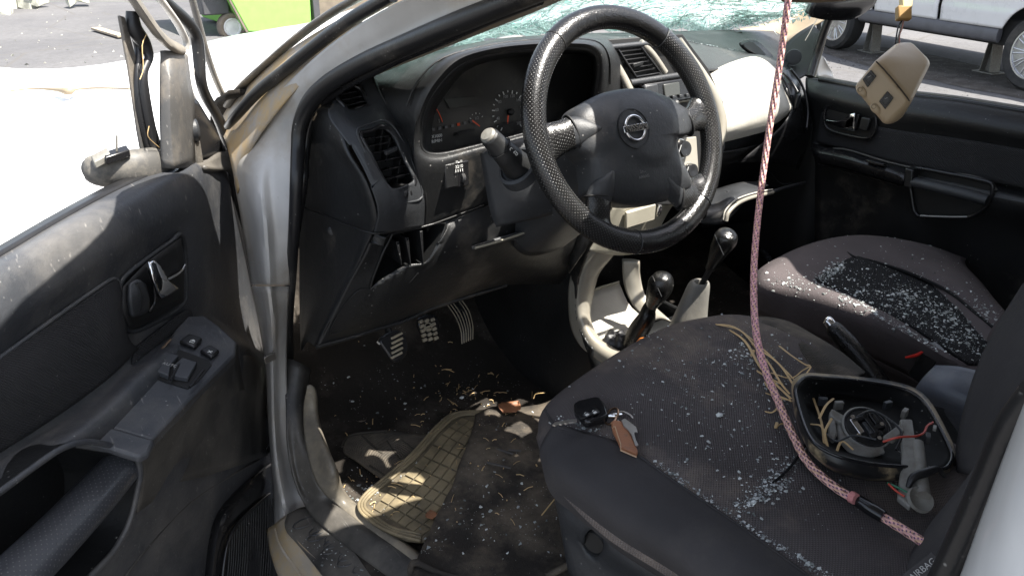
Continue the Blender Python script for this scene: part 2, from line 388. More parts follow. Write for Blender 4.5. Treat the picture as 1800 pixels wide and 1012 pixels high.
# ---- parked white car: own frame, u along its side to the rear wheel, n towards us
A0 = V((7.95, 5.28, 0)); B0 = V((7.16, 2.62, 0)); U = (B0-A0).normalized(); Nn = V((U.y, -U.x, 0))
if Nn.dot(CAM-A0) < 0: Nn = -Nn
SV = thing('parked_suv', 'white car parked beyond the open passenger window on metal stands', 'car', A0-Nn*.9)
def sp(u, h, n=0): return A0+U*u+Nn*n+V((0, 0, h))
prof = [(-.95, .55), (-.95, .95), (-.75, 1.05), (.3, 1.12), (1.0, 1.62), (2.6, 1.66), (3.45, 1.15), (3.6, 1.05), (3.6, .5)]
def arch(u0, r=.42, n=9): return [(u0+r*math.cos(a), .36+r*math.sin(a)) for a in [math.pi*k/n for k in range(n+1)]]
WB = (B0-A0).length
low = [(3.6, .42), (WB+.43, .40)]+arch(WB)+[(WB-.43, .40), (.43, .40)]+arch(0)+[(-.43, .40), (-.95, .42)]
hs = [.40, .5, .6, .66, .72, .8, .9, 1.0, 1.1]
bul = [-.02, .0, .012, .022, .018, .025, .03, .02, .0]
# body side: net of points with the wheel arches cut out
us = [-.95+4.55*k/90 for k in range(91)]
bm = bmesh.new(); g = []
fine = [(.40+.75*k/30) for k in range(31)]
def bulge(h):
    for i in range(len(hs)-1):
        if hs[i] <= h <= hs[i+1]: t = (h-hs[i])/(hs[i+1]-hs[i]); return bul[i]*(1-t)+bul[i+1]*t
    return 0
def snap(u, h):
    for c in (0, WB):
        r = math.hypot(u-c, h-.36)
        if 0 < r < .42: return c+(u-c)/r*.42, max(.36+(h-.36)/r*.42, h)
    return u, h
for h in fine: g.append([bm.verts.new(sp(*snap(u, h), bulge(h)-(.25*max(0, -.6-u)))) for u in us])
for i in range(len(fine)-1):
    for j in range(len(us)-1):
        uc, hc = (us[j]+us[j+1])/2, (fine[i]+fine[i+1])/2
        if math.hypot(uc, hc-.36) < .40 or math.hypot(uc-WB, hc-.36) < .40: continue
        if abs(uc-.62) < .026 and 0: continue
        if hc < .52: continue
        if any(abs(uc-q) < .026 for q in (.66, 1.62)): continue
        bm.faces.new((g[i][j], g[i][j+1], g[i+1][j+1], g[i+1][j]))
bmesh.ops.delete(bm, geom=[v for v in bm.verts if not v.link_faces], context='VERTS')
o = bmlink('body_side', bm, M['suv'], SV); mm = o.modifiers.new('s', 'SOLIDIFY'); mm.thickness = .02; mm.offset = 0
for q in (.66, 1.62):
    rbox('door_gap', sp(q, .83, -.015), (U, Nn, XYZ[2]), (.03, .004, .33), M['dark'], SV, 0)
tube('sill_cladding', [sp(.42, .46, -.02), sp(1.3, .46, -.01), sp(WB-.42, .46, -.02)], .035, M['suvtrim'], SV, 10, 3, ry=.075)
plate('far_side', [sp(u, h, -1.75) for u, h in prof]+[sp(-.95, .5, -1.75)], Nn*.03, M['suv'], SV, 0)
gs('roof', [[sp(u, h, n) for n in (0, -.2, -.9, -1.55, -1.75)] for u, h in ((-.95, .95), (.3, 1.12), (1.0, 1.6), (2.6, 1.64), (3.45, 1.15), (3.6, .6))], M['suv'], SV, (2, 2))
plate('side_window', [sp(.35, 1.16, -.03), sp(1.02, 1.55, -.08), (sp(2.6, 1.58, -.08)), sp(3.3, 1.18, -.03)], -Nn*.01, M['glassd'], SV, 0)
rbox('underbody', sp(1.3, .48, -.9), (U, Nn, XYZ[2]), (2.2, .82, .12), M['dark'], SV, .01)
for nm_, u0 in (('wheel', 0), ('wheel', WB)):
    wc = sp(u0, .345, -.10)
    wh = lathe(nm_, [(.02, -.1), (.21, -.1), (.31, -.11), (.34, -.08), (.345, 0), (.34, .08), (.31, .11), (.24, .105), (.235, .09), (.235, .02), (.02, .01)], wc, Nn, M['tyre'], SV, 40)
    lathe('rim_ring', [(.237, .085), (.237, .10), (.222, .10), (.215, .06), (.215, .085)], wc, Nn, M['alloy'], wh, 40)
    lathe('hub_cap', [(.045, .03), (.045, .075), (.03, .085), (.001, .085)], wc, Nn, M['alloy'], wh, 16)
    for k in range(10):
        a = 2*math.pi*k/10; d1 = U*math.cos(a-.1)+V((0, 0, 1))*math.sin(a-.1); d2 = U*math.cos(a+.1)+V((0, 0, 1))*math.sin(a+.1)
        for d in (d1, d2):
            tube('wheel_spoke', [wc+Nn*.07+(d1+d2)*.5*.04, wc+Nn*.085+d*.13, wc+Nn*.085+d*.222], .0085, M['alloy'], wh, 6, 1)
# metal stands under the sill
for k, (px, py, hh) in enumerate(((1531, 92, .42), (1738, 128, .40))):
    f0 = Q(px, py, 'z', .0)
    o = thing('metal_stand', ('grey metal stand under the sill near the parked white car front wheel', 'grey metal stand under the parked white car sill nearest its rear wheel')[k], 'stand', f0, 'metal stands under the parked car')
    for s in (-1, 1):
        rbox('leg', f0+U*.04*s+V((0, 0, hh/2)), (U, Nn, V((0, 0, 1))-U*.12*s), (.006, .07, hh/2), M['bracket'], o, .002)
    rbox('foot_plate', f0+V((0, 0, .008)), (U, Nn, XYZ[2]), (.13, .10, .008), M['bracket'], o, .003)
    plate('web_plate', [f0+U*a+V((0, 0, b)) for a, b in ((-.05, .02), (.05, .02), (.02, hh-.02), (-.02, hh-.02))], Nn*.006, M['bracket'], o, 0)
    rbox('top_plate', f0+V((0, 0, hh)), (U, Nn, XYZ[2]), (.07, .08, .006), M['bracket'], o, .002)
# ---- green machine far behind the bonnet
gd = 10.6
def gp(px, py, y=gd): return Q(px, py, 'y', y)
GM = thing('green_truck', 'lime green box body of a truck standing beyond the bonnet', 'truck', (gp(500, 60).x, gd, 0))
top = 14
def up_(p, z): return V((p.x, p.y, z))
a1 = gp(436, 57); a2 = gp(402, -6); a3 = gp(549, -6); a4 = gp(549, 58)
dirl = a2-a1
plate('body', [a1, a1+dirl*2.4, V((a3.x, gd, (a1+dirl*2.4).z)), a4], V((0, 2.2, 0)), M['green'], GM, .02)
plate('body_trim', [gp(433, 57, gd-.02), gp(399, -6, gd-.02), gp(402, -6, gd-.02), gp(437, 57, gd-.02)], V((0, .04, 0)), M['wall'], GM, 0)
rbox('corner_post', V((gp(558, 20).x, gd+.1, gp(558, 20).z+.3)), XYZ, (.05, .08, 1.2), M['greyst'], GM, .01)
p = gp(387, 14); rbox('chassis_box', V((p.x, gd+.5, p.z+.05)), XYZ, (.18, .3, .16), M['greyst'], GM, .02)
wc = gp(407, 48, gd+.25); lathe('wheel', [(.02, -.07), (.12, -.07), (.17, -.08), (.19, -.05), (.19, .05), (.17, .08), (.13, .07), (.12, .03), (.02, .02)], wc, V((0, -1, 0)), M['wall'], GM, 28)
lathe('wheel_rim', [(.12, .04), (.125, .06), (.11, .07), (.09, .03), (.01, .035)], wc, V((0, -1, 0)), M['paintw'], GM, 24)
p0 = gp(564, 45, gd+1.2); p1 = gp(760, 45, gd+1.2)
WL = thing('rendered_wall', 'brown grey rendered wall beyond the green truck', 'wall', (p0.x+1.5, gd+1.2, 0))
rbox('wall_face', V((p0.x+2, gd+1.35, 1.2)), XYZ, (2.0, .12, 1.3), M['wall'], WL, .01)
rbox('coping', V((p0.x+2, gd+1.35, 2.55)), XYZ, (2.05, .18, .05), M['greyst'], WL, .01)
# rubble heap and a plank far left
rn = random.Random(5); hp = Q(15, 20, 'z', 0); HP = thing('rubble_heap', 'pale broken rubble heap at the far edge of the yard', 'rubble', hp)
for k in range(26):
    p = hp+V((rn.gauss(-.5, .7), rn.gauss(.4, .4), rn.uniform(.05, .35))); s = rn.uniform(.08, .28)
    rbox('lump', p, (V((rn.random(), rn.random(), .2)), V((-rn.random(), rn.random(), .3)), V((.1, .2, 1))), (s, s*.7, s*.5), M['rubble'], HP, .02)
pl = [Q(168, 52, 'z', .02), Q(215, 66, 'z', .02)]; d = (pl[1]-pl[0]).normalized(); e = V((-d.y, d.x, 0))
tag(plate('plank', [pl[0]-e*.06, pl[1]-e*.06, pl[1]+e*.06, pl[0]+e*.06], V((0, 0, .03)), M['wood'], None, .003, origin=pl[0]), 'short dusty plank lying flat on the far concrete', 'plank')
# a dark lorry shadow caster: low wall end at far left that throws the shade seen on the yard
# ================================================================== the wrecked car
CAR = thing('wrecked_car', 'silver wrecked car seen through its open driver door, dusty black interior and shattered windscreen', 'car', (0, 0, 0))
# ---- bonnet, wing and scuttle
bon = [[Q(-60, 118, 'z', 1.00), Q(60, 122, 'z', 1.03), Q(150, 118, 'z', 1.05), Q(215, 108, 'z', 1.07), Q(300, 90, 'z', 1.10), Q(430, 60, 'z', 1.12), Q(560, 36, 'z', 1.13), Q(640, 10, 'z', 1.14)],
       [Q(-60, 165, 'z', .99), Q(60, 158, 'z', 1.01), Q(150, 157, 'z', 1.03), Q(225, 153, 'z', 1.06), Q(320, 130, 'z', 1.10), Q(440, 95, 'z', 1.13), Q(600, 60, 'z', 1.14), Q(760, 20, 'z', 1.14)]]
bon.append([Q(-60, 205, 'z', .975), Q(60, 200, 'z', .99), Q(150, 200, 'z', 1.01), Q(235, 195, 'z', 1.045), Q(340, 165, 'z', 1.08), Q(440, 130, 'z', 1.12), Q(600, 90, 'z', 1.14), Q(760, 60, 'z', 1.15)])
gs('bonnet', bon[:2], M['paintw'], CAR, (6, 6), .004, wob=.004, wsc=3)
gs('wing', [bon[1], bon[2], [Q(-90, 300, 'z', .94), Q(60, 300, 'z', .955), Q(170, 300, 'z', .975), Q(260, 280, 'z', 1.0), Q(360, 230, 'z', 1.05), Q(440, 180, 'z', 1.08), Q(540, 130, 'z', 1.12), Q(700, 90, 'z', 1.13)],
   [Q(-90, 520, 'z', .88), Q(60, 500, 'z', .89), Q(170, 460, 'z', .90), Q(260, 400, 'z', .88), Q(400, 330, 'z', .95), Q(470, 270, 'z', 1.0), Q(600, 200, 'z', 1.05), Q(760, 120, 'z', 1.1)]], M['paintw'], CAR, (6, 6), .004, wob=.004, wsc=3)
tube('bonnet_gap', [Q(18, 160, 'z', 1.02), Q(60, 156, 'z', 1.03), Q(100, 158, 'z', 1.035), Q(120, 161, 'z', 1.04), Q(135, 157, 'z', 1.04), Q(170, 155, 'z', 1.045), Q(228, 156, 'z', 1.07)], [.002, .003, .006, .011, .004, .003, .003], M['tan'], CAR, 6)
# big outer shell, out of sight mostly: far side, roof shaped to cast the sun patches, tail, floor pan, wheels
gs('far_side_panel', [[V((.80, y, z)) for y in (-2.6, -1.2, .9, 2.9)] for z in (.32, .7, 1.06)], M['paint'], CAR, (3, 3), .01,
   test=lambda c: math.hypot(c.y-1.75, c.z-.33) > .42)
SUN_CUT_ROOF = [(-.60, -2.42), (-.70, -.76), (-.95, -.52), (-1.12, -.18), (-1.06, -.02), (-.91, .16), (-.87, .26), (-.76, .34), (-.66, .38), (-.585, .34), (-.565, .12), (-.555, -.04), (-.52, -.13), (-.45, -.17), (-.38, -.17), (-.315, -.165), (-.305, -.01), (-.23, .03), (-.155, .0),
 (-.14, -.19), (-.05, -.22), (.08, -.21), (.20, -.21), (.24, -.26), (.25, -.42), (.305, -.43), (.335, -.27), (.42, -.14), (.55, .0), (.68, .12), (.72, .30), (1.0, .30), (1.0, -2.42)]
plate('roof', [V((x, y, 1.51+.012*math.sin(7*x+3*y))) for x, y in SUN_CUT_ROOF], V((0, 0, .008)), M['paint'], CAR, 0, sm=4)  # unseen roof sheet, its outline cut so sun falls in chosen patches
gs('rear_quarter', [[V((-.78, y, z)) for y in (-1.55, -2.0, -2.6)] for z in (.32, .8, 1.2, 1.46)], M['paint'], CAR, (2, 2), .02)
gs('tail', [[V((x, -2.5, z)) for x in (-.78, 0, .78)] for z in (.3, .8, 1.2, 1.5)], M['paint'], CAR, (2, 2), .02)
gs('far_rear_side', [[V((.74-(z-1.06)*.25, y, z)) for y in (-.85, -1.6, -2.5)] for z in (1.06, 1.3, 1.5)], M['paint'], CAR, (2, 2), .02)
gs('floor_pan', [[V((x, y, z)) for x in (-.74, 0, .8)] for y, z in ((-2.5, .42), (-.5, .42), (.5, .42), (1.0, .42))], M['black'], CAR, (2, 2), .01)
for x, y in ((-.78, 1.75), (.72, 1.75), (-.78, -1.55), (.72, -1.55)):
    wc = V((x, y, .33)); wh = lathe('wheel', [(.02, -.1), (.21, -.1), (.3, -.11), (.33, -.08), (.33, .08), (.3, .11), (.22, .1), (.2, .03), (.02, .02)], wc, V((1 if x > 0 else -1, 0, 0)), M['tyre'], CAR, 32)
    lathe('rim', [(.21, .09), (.2, .1), (.19, .04), (.05, .05), (.01, .07)], wc, V((1 if x > 0 else -1, 0, 0)), M['alloy'], wh, 24)
gs('bulkhead', [[V((x, y, z)) for x in (-.72, -.3, .2, .72)] for y, z in ((.62, .44), (.84, .60), (.92, .85), (.86, 1.12), (.70, 1.20))], M['carpet'], CAR, (4, 3), .01)
gs('passenger_kick_panel', [[V((.715, .36, z)), V((.72, .6, z)), V((.70, .9, z))] for z in (.44, .8, 1.08)], M['black'], CAR, (2, 3), .01)
# ---- door pillar and windscreen pillar on the near side: painted metal
def strip(name, secs, m, n=(6, 3), th=.003, **k):
    """secs: list of sections, each [(px,py,offset from flank),...]"""
    return gs(name, [[S(*p) for p in s] for s in secs], m, CAR, n, th, **k)
# painted front pillar: outer face, step, inner face (left to right across)
strip('front_pillar', [
 [(832, -40, -.01), (855, -30, .0), (880, -18, .01), (905, -6, .012)],
 [(728, -8, -.01), (752, 4, .0), (785, 16, .01), (822, 24, .012)],
 [(640, 38, -.01), (672, 48, .0), (700, 58, .01), (722, 66, .012)],
 [(570, 88, -.01), (588, 102, .0), (603, 114, .01), (620, 124, .012)],
 [(512, 142, -.005), (525, 155, .0), (542, 165, .012), (556, 172, .014)],
 [(462, 196, .0), (482, 205, .004), (505, 212, .018), (527, 214, .02)],
 [(428, 244, .0), (462, 256, .004), (492, 262, .02), (522, 262, .03)],
 [(412, 300, .0), (452, 312, -.005), (480, 318, .018), (518, 318, .035)],
 [(424, 380, .01), (458, 388, -.01), (482, 392, .012), (514, 392, .035)],
 [(436, 460, .015), (464, 462, -.012), (486, 466, .008), (510, 468, .035)],
 [(442, 500, .015), (466, 500, -.012), (486, 500, .008), (509, 500, .035)]], M['paint'], (6, 5))
strip('lower_door_jamb', [
 [(443, 503, .015), (466, 503, -.012), (485, 503, .008), (508, 503, .035)],
 [(456, 570, .015), (474, 570, -.015), (490, 572, .005), (505, 575, .03)],
 [(468, 650, .005), (478, 650, -.02), (488, 652, .0), (503, 655, .02)],
 [(472, 740, -.01), (480, 740, -.03), (490, 742, -.01), (508, 745, .01)],
 [(478, 820, -.02), (486, 822, -.04), (502, 826, -.015), (520, 828, .01)],
 [(482, 870, -.04), (496, 880, -.05), (520, 884, -.02), (548, 880, .01)],
 [(484, 935, -.08), (505, 930, -.06), (530, 920, .0), (560, 905, .06)]], M['paint'], (5, 5))
# mud-dusted channel left of the pillar, and the wing edge that carries the hinge
strip('pillar_channel', [
 [(385, 222, .03), (398, 250, .01), (408, 290, -.006), (418, 340, -.004)],
 [(402, 190, .03), (422, 222, .004), (434, 250, -.006), (442, 262, -.003)],
 [(460, 128, .025), (474, 158, .002), (492, 172, -.006), (505, 176, -.003)],
 [(530, 75, .02), (548, 98, .006), (562, 110, .004), (572, 112, .008)],
 [(620, 22, .03), (640, 42, .02), (652, 52, .02), (660, 54, .03)]], mat('sandy_crusted_paint', (.36, .33, .29), .8, dust=((.46, .33, .17), .38, .58, 14), speck=.7, scr=.5), (6, 4))
# black windscreen moulding and seals
def seal(name, pts, r, ry=None, m='rubber', off=0., **k):
    return tube(name, [S(a, b, (c[0] if c else off)) for a, b, *c in pts], r, M[m], CAR, 12, 5, ry=ry, **k)
seal('windscreen_moulding', [(400, 186, .02), (426, 152, .02), (474, 108, .02), (528, 62, .02), (582, 24, .02), (640, -8, .02), (710, -38, .02)], [.010, .013, .014, .014, .013, .012, .012], [.006]*7, 'rail')
seal('outer_door_seal', [(400, 222, .0), (416, 203, -.01), (452, 163, -.012), (505, 120, -.012), (558, 78, -.012), (612, 38, -.012), (690, -8, -.012)], [.007, .009, .010, .010, .010, .010, .010])
seal('door_seal', [(507, 640, .05), (506, 560, .04), (512, 480, .04), (517, 400, .035), (521, 320, .032), (524, 260, .028), (528, 220, .022), (545, 180, .018), (580, 145, .018), (640, 110, .018), (720, 75, .018), (800, 42, .018), (880, 10, .018), (960, -22, .018)],
     [.011, .011, .010, .010, .011, .012, .013, .014, .014, .014, .014, .014, .013, .013])
seal('door_seal_lip', [(520, 420, .06), (532, 330, .055), (536, 262, .05), (545, 215, .045), (566, 182, .045), (610, 150, .045), (690, 110, .045), (780, 72, .045), (860, 36, .045), (950, 0, .045)], [.006, .008, .009, .009, .008, .007, .006, .006, .006, .006], None, 'smooth')
# tan inner pillar trim
strip('pillar_trim', [
 [(550, 212, .04), (552, 206, .07), (556, 198, .09)],
 [(570, 175, .04), (572, 180, .07), (562, 188, .09)],
 [(600, 148, .04), (604, 156, .07), (596, 163, .10)],
 [(650, 118, .04), (660, 126, .07), (664, 130, .11)],
 [(730, 84, .04), (742, 92, .07), (748, 96, .11)],
 [(820, 48, .04), (832, 56, .07), (838, 60, .12)],
 [(920, 8, .04), (935, 14, .07), (943, 18, .12)],
 [(1000, -28, .04), (1015, -22, .07), (1024, -18, .12)]], M['tan'], (5, 3))
# ---- near sill: black kick trim, scuff plate, worn inner sill trim
def strp(name, secs, m, n=(6, 4), th=.004, par=None, **k):
    return gs(name, [[Q(*p) for p in s] for s in secs], m, par or CAR, n, th, **k)
strp('kick_trim', [
 [(496, 628, 'x', -.73), (515, 632, 'x', -.715), (532, 640, 'x', -.70), (545, 650, 'x', -.68)],
 [(502, 700, 'x', -.75), (514, 705, 'x', -.74), (526, 715, 'x', -.73), (536, 720, 'x', -.715)],
 [(505, 780, 'x', -.775), (516, 785, 'x', -.765), (530, 790, 'x', -.755), (541, 792, 'x', -.745)],
 [(520, 850, 'x', -.785), (530, 855, 'x', -.775), (545, 858, 'x', -.765), (560, 852, 'x', -.755)],
 [(548, 905, 'z', .475), (565, 900, 'z', .485), (582, 895, 'z', .49), (598, 885, 'z', .48)],
 [(610, 960, 'z', .47), (630, 950, 'z', .482), (650, 938, 'z', .487), (665, 925, 'z', .475)],
 [(680, 1012, 'z', .47), (700, 1000, 'z', .482), (722, 985, 'z', .487), (738, 970, 'z', .475)],
 [(780, 1090, 'z', .47), (800, 1075, 'z', .482), (820, 1060, 'z', .487), (835, 1045, 'z', .475)]], M['dusty'])
strp('inner_sill_trim', [
 [(540, 678, 'x', -.715), (546, 676, 'x', -.708), (553, 682, 'x', -.70), (557, 700, 'x', -.69)],
 [(534, 720, 'x', -.725), (545, 722, 'x', -.717), (555, 726, 'x', -.708), (560, 740, 'x', -.70)],
 [(538, 780, 'x', -.752), (552, 782, 'x', -.742), (566, 780, 'x', -.732), (574, 782, 'x', -.722)],
 [(558, 848, 'x', -.762), (572, 842, 'x', -.752), (586, 832, 'x', -.742), (592, 826, 'x', -.732)],
 [(594, 888, 'z', .486), (604, 880, 'z', .492), (606, 868, 'z', .488), (604, 862, 'z', .47)],
 [(640, 925, 'z', .484), (648, 915, 'z', .49), (640, 900, 'z', .486), (634, 893, 'z', .47)],
 [(735, 1000, 'z', .484), (742, 988, 'z', .49), (735, 975, 'z', .486), (726, 965, 'z', .47)],
 [(830, 1090, 'z', .484), (838, 1078, 'z', .49), (830, 1062, 'z', .486), (820, 1050, 'z', .47)]], mat('worn_sill_trim', (.15, .135, .11), .45, grain=(700, .2), dust=((.34, .29, .21), .4, .8, 14), scr=.6, speck=.5))
# scuff plate with recessed ovals
sc = [[(505, 905, 'z', .462), (535, 892, 'z', .464), (560, 905, 'z', .468), (590, 930, 'z', .47)],
      [(502, 930, 'z', .458), (545, 930, 'z', .462), (585, 945, 'z', .466), (620, 962, 'z', .468)],
      [(530, 965, 'z', .455), (570, 975, 'z', .460), (610, 988, 'z', .464), (650, 1000, 'z', .467)],
      [(590, 1040, 'z', .455), (640, 1050, 'z', .460), (680, 1060, 'z', .464), (720, 1070, 'z', .467)]]
SC = strp('scuff_plate', sc, M['dusty'], (5, 5), .006)
for k in range(16):
    i, j = k//4, k % 4
    p = Q(535+j*28+i*26, 918+j*12+i*22, 'z', .4665)
    bmx = V((1, .1, 0)); tube('oval_rib', [p+V((math.cos(a)*.022, math.sin(a)*.011, 0)) for a in [2*math.pi*q/10 for q in range(10)]], .0013, M['plastic2'], SC, 5, 2, True)
strp('sill_edge', [[(470, 930, 'z', .40), (482, 922, 'z', .425), (492, 914, 'z', .448), (504, 905, 'z', .458)],
 [(478, 975, 'z', .40), (492, 960, 'z', .425), (503, 950, 'z', .447), (516, 940, 'z', .458)],
 [(500, 1030, 'z', .40), (525, 1010, 'z', .425), (542, 996, 'z', .446), (560, 985, 'z', .458)],
 [(560, 1110, 'z', .40), (590, 1090, 'z', .425), (615, 1072, 'z', .445), (640, 1058, 'z', .456)]], mat('sandy_sill_paint', (.34, .30, .24), .7, dust=((.40, .30, .17), .40, .62, 22), speck=.6, scr=.5))
for k in range(3): tube('sill_ridge', [Q(484+k*8, 930-k*8, 'z', .43+k*.009), Q(494+k*9, 960-k*8, 'z', .43+k*.009), Q(528+k*12, 1008-k*8, 'z', .43+k*.009), Q(595+k*12, 1088-k*8, 'z', .43+k*.009)], .003, M['paintd'], CAR, 8)
# ---- rear door pillar close to the camera, bottom right of the view
strp('rear_pillar', [
 [(1835, 640, 'x', -.70), (1840, 640, 'x', -.76), (1900, 640, 'x', -.80), (1960, 640, 'x', -.80)],
 [(1772, 800, 'x', -.70), (1790, 800, 'x', -.745), (1830, 800, 'x', -.78), (1900, 800, 'x', -.80)],
 [(1735, 900, 'x', -.70), (1752, 900, 'x', -.745), (1790, 900, 'x', -.78), (1860, 900, 'x', -.80)],
 [(1694, 1012, 'x', -.70), (1712, 1012, 'x', -.745), (1760, 1012, 'x', -.78), (1840, 1012, 'x', -.80)],
 [(1640, 1150, 'x', -.70), (1660, 1150, 'x', -.745), (1710, 1150, 'x', -.78), (1800, 1150, 'x', -.80)]], M['paintw'])  # whiter paint stands in for sunlight, which misses this pillar
tube('rear_pillar_seal', [Q(1830, 690, 'x', -.68), Q(1790, 745, 'x', -.68), Q(1752, 830, 'x', -.68), Q(1712, 920, 'x', -.68), Q(1668, 1012, 'x', -.68), Q(1600, 1150, 'x', -.68)], [.011]*6, M['rubber'], CAR, 14, ry=[.016]*6)
# ================================================================== dashboard
P_ = 'y'
def yg(name, rows, m, n=(5, 5), th=.004, par=None, **k):
    return gs(name, [R('y', *r) for r in rows], M[m] if isinstance(m, str) else m, par or CAR, n, th, **k)
DB = yg('dashboard', [
 [(700, 112, .62), (850, 78, .66), (1000, 62, .70), (1150, 58, .74), (1300, 54, .78), (1420, 60, .80)],
 [(668, 128, .50), (820, 88, .50), (980, 68, .50), (1130, 72, .54), (1290, 74, .62), (1410, 90, .66)],
 [(690, 160, .42), (830, 110, .42), (980, 90, .42), (1120, 100, .46), (1260, 112, .48), (1380, 122, .50)],
 [(700, 300, .42), (830, 270, .42), (980, 240, .42), (1120, 220, .42), (1260, 190, .46), (1390, 190, .46)],
 [(690, 400, .42), (830, 370, .42), (980, 350, .42), (1120, 330, .42), (1260, 290, .46), (1400, 280, .46)]], 'plastic2')
# top pad in front of the passenger, dusted with glass
yg('dash_top_pad', [
 [(1040, 72, .56), (1150, 60, .62), (1250, 58, .68), (1340, 58, .74), (1405, 70, .74)],
 [(1060, 76, .48), (1160, 72, .52), (1255, 84, .55), (1345, 90, .60), (1400, 108, .62)],
 [(1100, 100, .44), (1200, 98, .46), (1265, 112, .47), (1330, 103, .48), (1385, 128, .52)],
 [(1150, 150, .45), (1225, 128, .43), (1272, 122, .45), (1328, 112, .46), (1372, 138, .48)]], 'plastic2')
# side window demister opening on the far end of the pad
dm = plate('demister_frame', [Q(1298, 76, 'y', .555), Q(1322, 71, 'y', .57), Q(1340, 84, 'y', .57), Q(1356, 102, 'y', .555), Q(1340, 104, 'y', .54), Q(1312, 92, 'y', .54)], V((0, -.006, .004)), M['smooth'], CAR, .002, sm=3)
plate('demister_slot', [Q(1305, 79, 'y', .54), Q(1322, 76, 'y', .55), Q(1345, 97, 'y', .54), Q(1335, 99, 'y', .53), Q(1315, 89, 'y', .53)], V((0, -.002, .002)), M['black'], dm, 0, sm=2)
# ---- near end of the dash: dark cheek, then the vent pod
yg('dash_cheek', [
 [(548, 196, .42), (566, 188, .40), (590, 172, .39)],
 [(530, 235, .47), (570, 235, .39), (612, 262, .30)],
 [(528, 300, .50), (590, 300, .36), (644, 318, .262)],
 [(528, 370, .52), (595, 375, .36), (663, 378, .255)],
 [(528, 440, .54), (585, 430, .40), (655, 409, .27)],
 [(528, 520, .56), (565, 500, .44), (612, 500, .31)],
 [(530, 615, .56), (540, 600, .44), (556, 609, .345)]], 'plastic')
va = [(637, 236), (668, 226), (690, 238), (712, 285), (726, 318), (690, 331), (665, 300)]       # lower vent opening
vb = [(594, 164), (612, 154), (632, 156), (646, 182), (620, 194), (606, 186)]
yg('vent_pod', [
 [(588, 172, .395), (612, 144, .40), (636, 138, .39), (660, 134, .38)],
 [(578, 205, .35), (606, 190, .35), (645, 180, .35), (676, 178, .335)],
 [(618, 262, .29), (645, 242, .285), (680, 226, .285), (712, 236, .285)],
 [(650, 325, .255), (680, 312, .25), (705, 302, .25), (737, 298, .265)],
 [(664, 372, .25), (690, 366, .245), (715, 358, .245), (747, 350, .265)],
 [(657, 409, .268), (690, 407, .262), (720, 402, .262), (748, 398, .28)]], 'plastic2', (9, 9), .003, holes=[va, vb])
def vent(name, outline, y0, dy, slats, tab, par, rimr=.0035, slope=0.):
    """opening frame, dark well and separate slats"""
    pts = [Q(a, b, 'y', c) for a, b, c in outline]
    v = tube(name, pts, rimr, M['smooth'], par, 8, 4, True)
    sm = cr(pts, 4, True)
    c = sum(sm, V((0, 0, 0)))/len(sm); dirn = V((.15, 1, -.05))*.035
    bm = bmesh.new(); a = [bm.verts.new(p) for p in sm]; b = [bm.verts.new(c+(p-c)*.9+dirn) for p in sm]
    for i in range(len(sm)): bm.faces.new((a[i], a[(i+1) % len(sm)], b[(i+1) % len(sm)], b[i]))
    bm.faces.new(b); bmlink('well', bm, M['black'], v)
    for (l, r_) in slats:
        p0 = Q(l[0], l[1], 'y', l[2]+dy); p1 = Q(r_[0], r_[1], 'y', r_[2]+dy); d = (p1-p0)
        plate('slat', [p0, p1, p1+V((.002, .022, -.004)), p0+V((.002, .022, -.004))], V((0, .0003, .0022)), M['smooth'], v, .0006)
    return v
vA = vent('air_vent', [(634, 236, .287), (652, 230, .286), (672, 222, .285), (690, 236, .282), (708, 272, .268), (730, 320, .256), (712, 328, .255), (688, 334, .254), (668, 306, .262), (650, 268, .275)], 0, .006,
  [((641, 246, .283), (686, 240, .281)), ((648, 258, .28), (692, 251, .277)), ((655, 271, .275), (699, 263, .272)), ((662, 287, .27), (706, 277, .267)),
   ((669, 303, .265), (713, 292, .262)), ((676, 318, .259), (720, 306, .257))], None, CAR)
for (a, b, y) in ((678, 262, .272), (696, 300, .262), (665, 248, .279)):
    rbox('vane', Q(a, b, 'y', y+.022), (V((1, 0, 0)), V((0, 1, 0)), V((.25, 0, 1))), (.0012, .009, .02), M['black'], vA, 0)
rbox('slider_tab', Q(687, 265, 'y', .270), (V((1, .1, .2)), V((0, 1, 0)), V((0, 0, 1))), (.011, .004, .003), M['plastic2'], vA, .001)
vB = vent('round_air_vent', [(593, 166, .372), (603, 156, .374), (617, 151, .374), (632, 155, .37), (640, 166, .362), (646, 184, .351), (630, 190, .349), (612, 196, .347), (604, 184, .355), (596, 176, .363)], 0, .004,
  [((598, 168, .367), (637, 160, .366)), ((603, 177, .361), (641, 170, .359)), ((609, 187, .353), (644, 179, .353))], None, CAR)
plate('vent_wheel_slot', [Q(700, 338, 'y', .25), Q(722, 333, 'y', .25), Q(724, 341, 'y', .25), Q(702, 346, 'y', .25)], V((0, -.004, 0)), M['smooth'], CAR, .001)
lathe('thumb_wheel', [(.006, -.004), (.008, -.002), (.008, .002), (.006, .004)], Q(711, 340, 'y', .248), V((1, 0, .2)), M['plastic'], CAR, 20)
tube('vent_surround_edge', [Q(a, b, 'y', c) for a, b, c in ((628, 230, .288), (640, 262, .277), (655, 296, .264), (668, 330, .254), (684, 356, .246), (712, 356, .244), (742, 346, .258), (730, 300, .26), (712, 258, .272), (696, 228, .283), (676, 212, .29), (648, 218, .289))], .0022, M['plastic2'], CAR, 6, 4, True)
tube('pod_seam', [Q(a, b, 'y', c) for a, b, c in ((655, 134, .378), (666, 160, .34), (690, 200, .315), (716, 240, .282), (738, 300, .262), (749, 350, .262), (748, 398, .277))], .0018, M['black'], CAR, 6, 4)
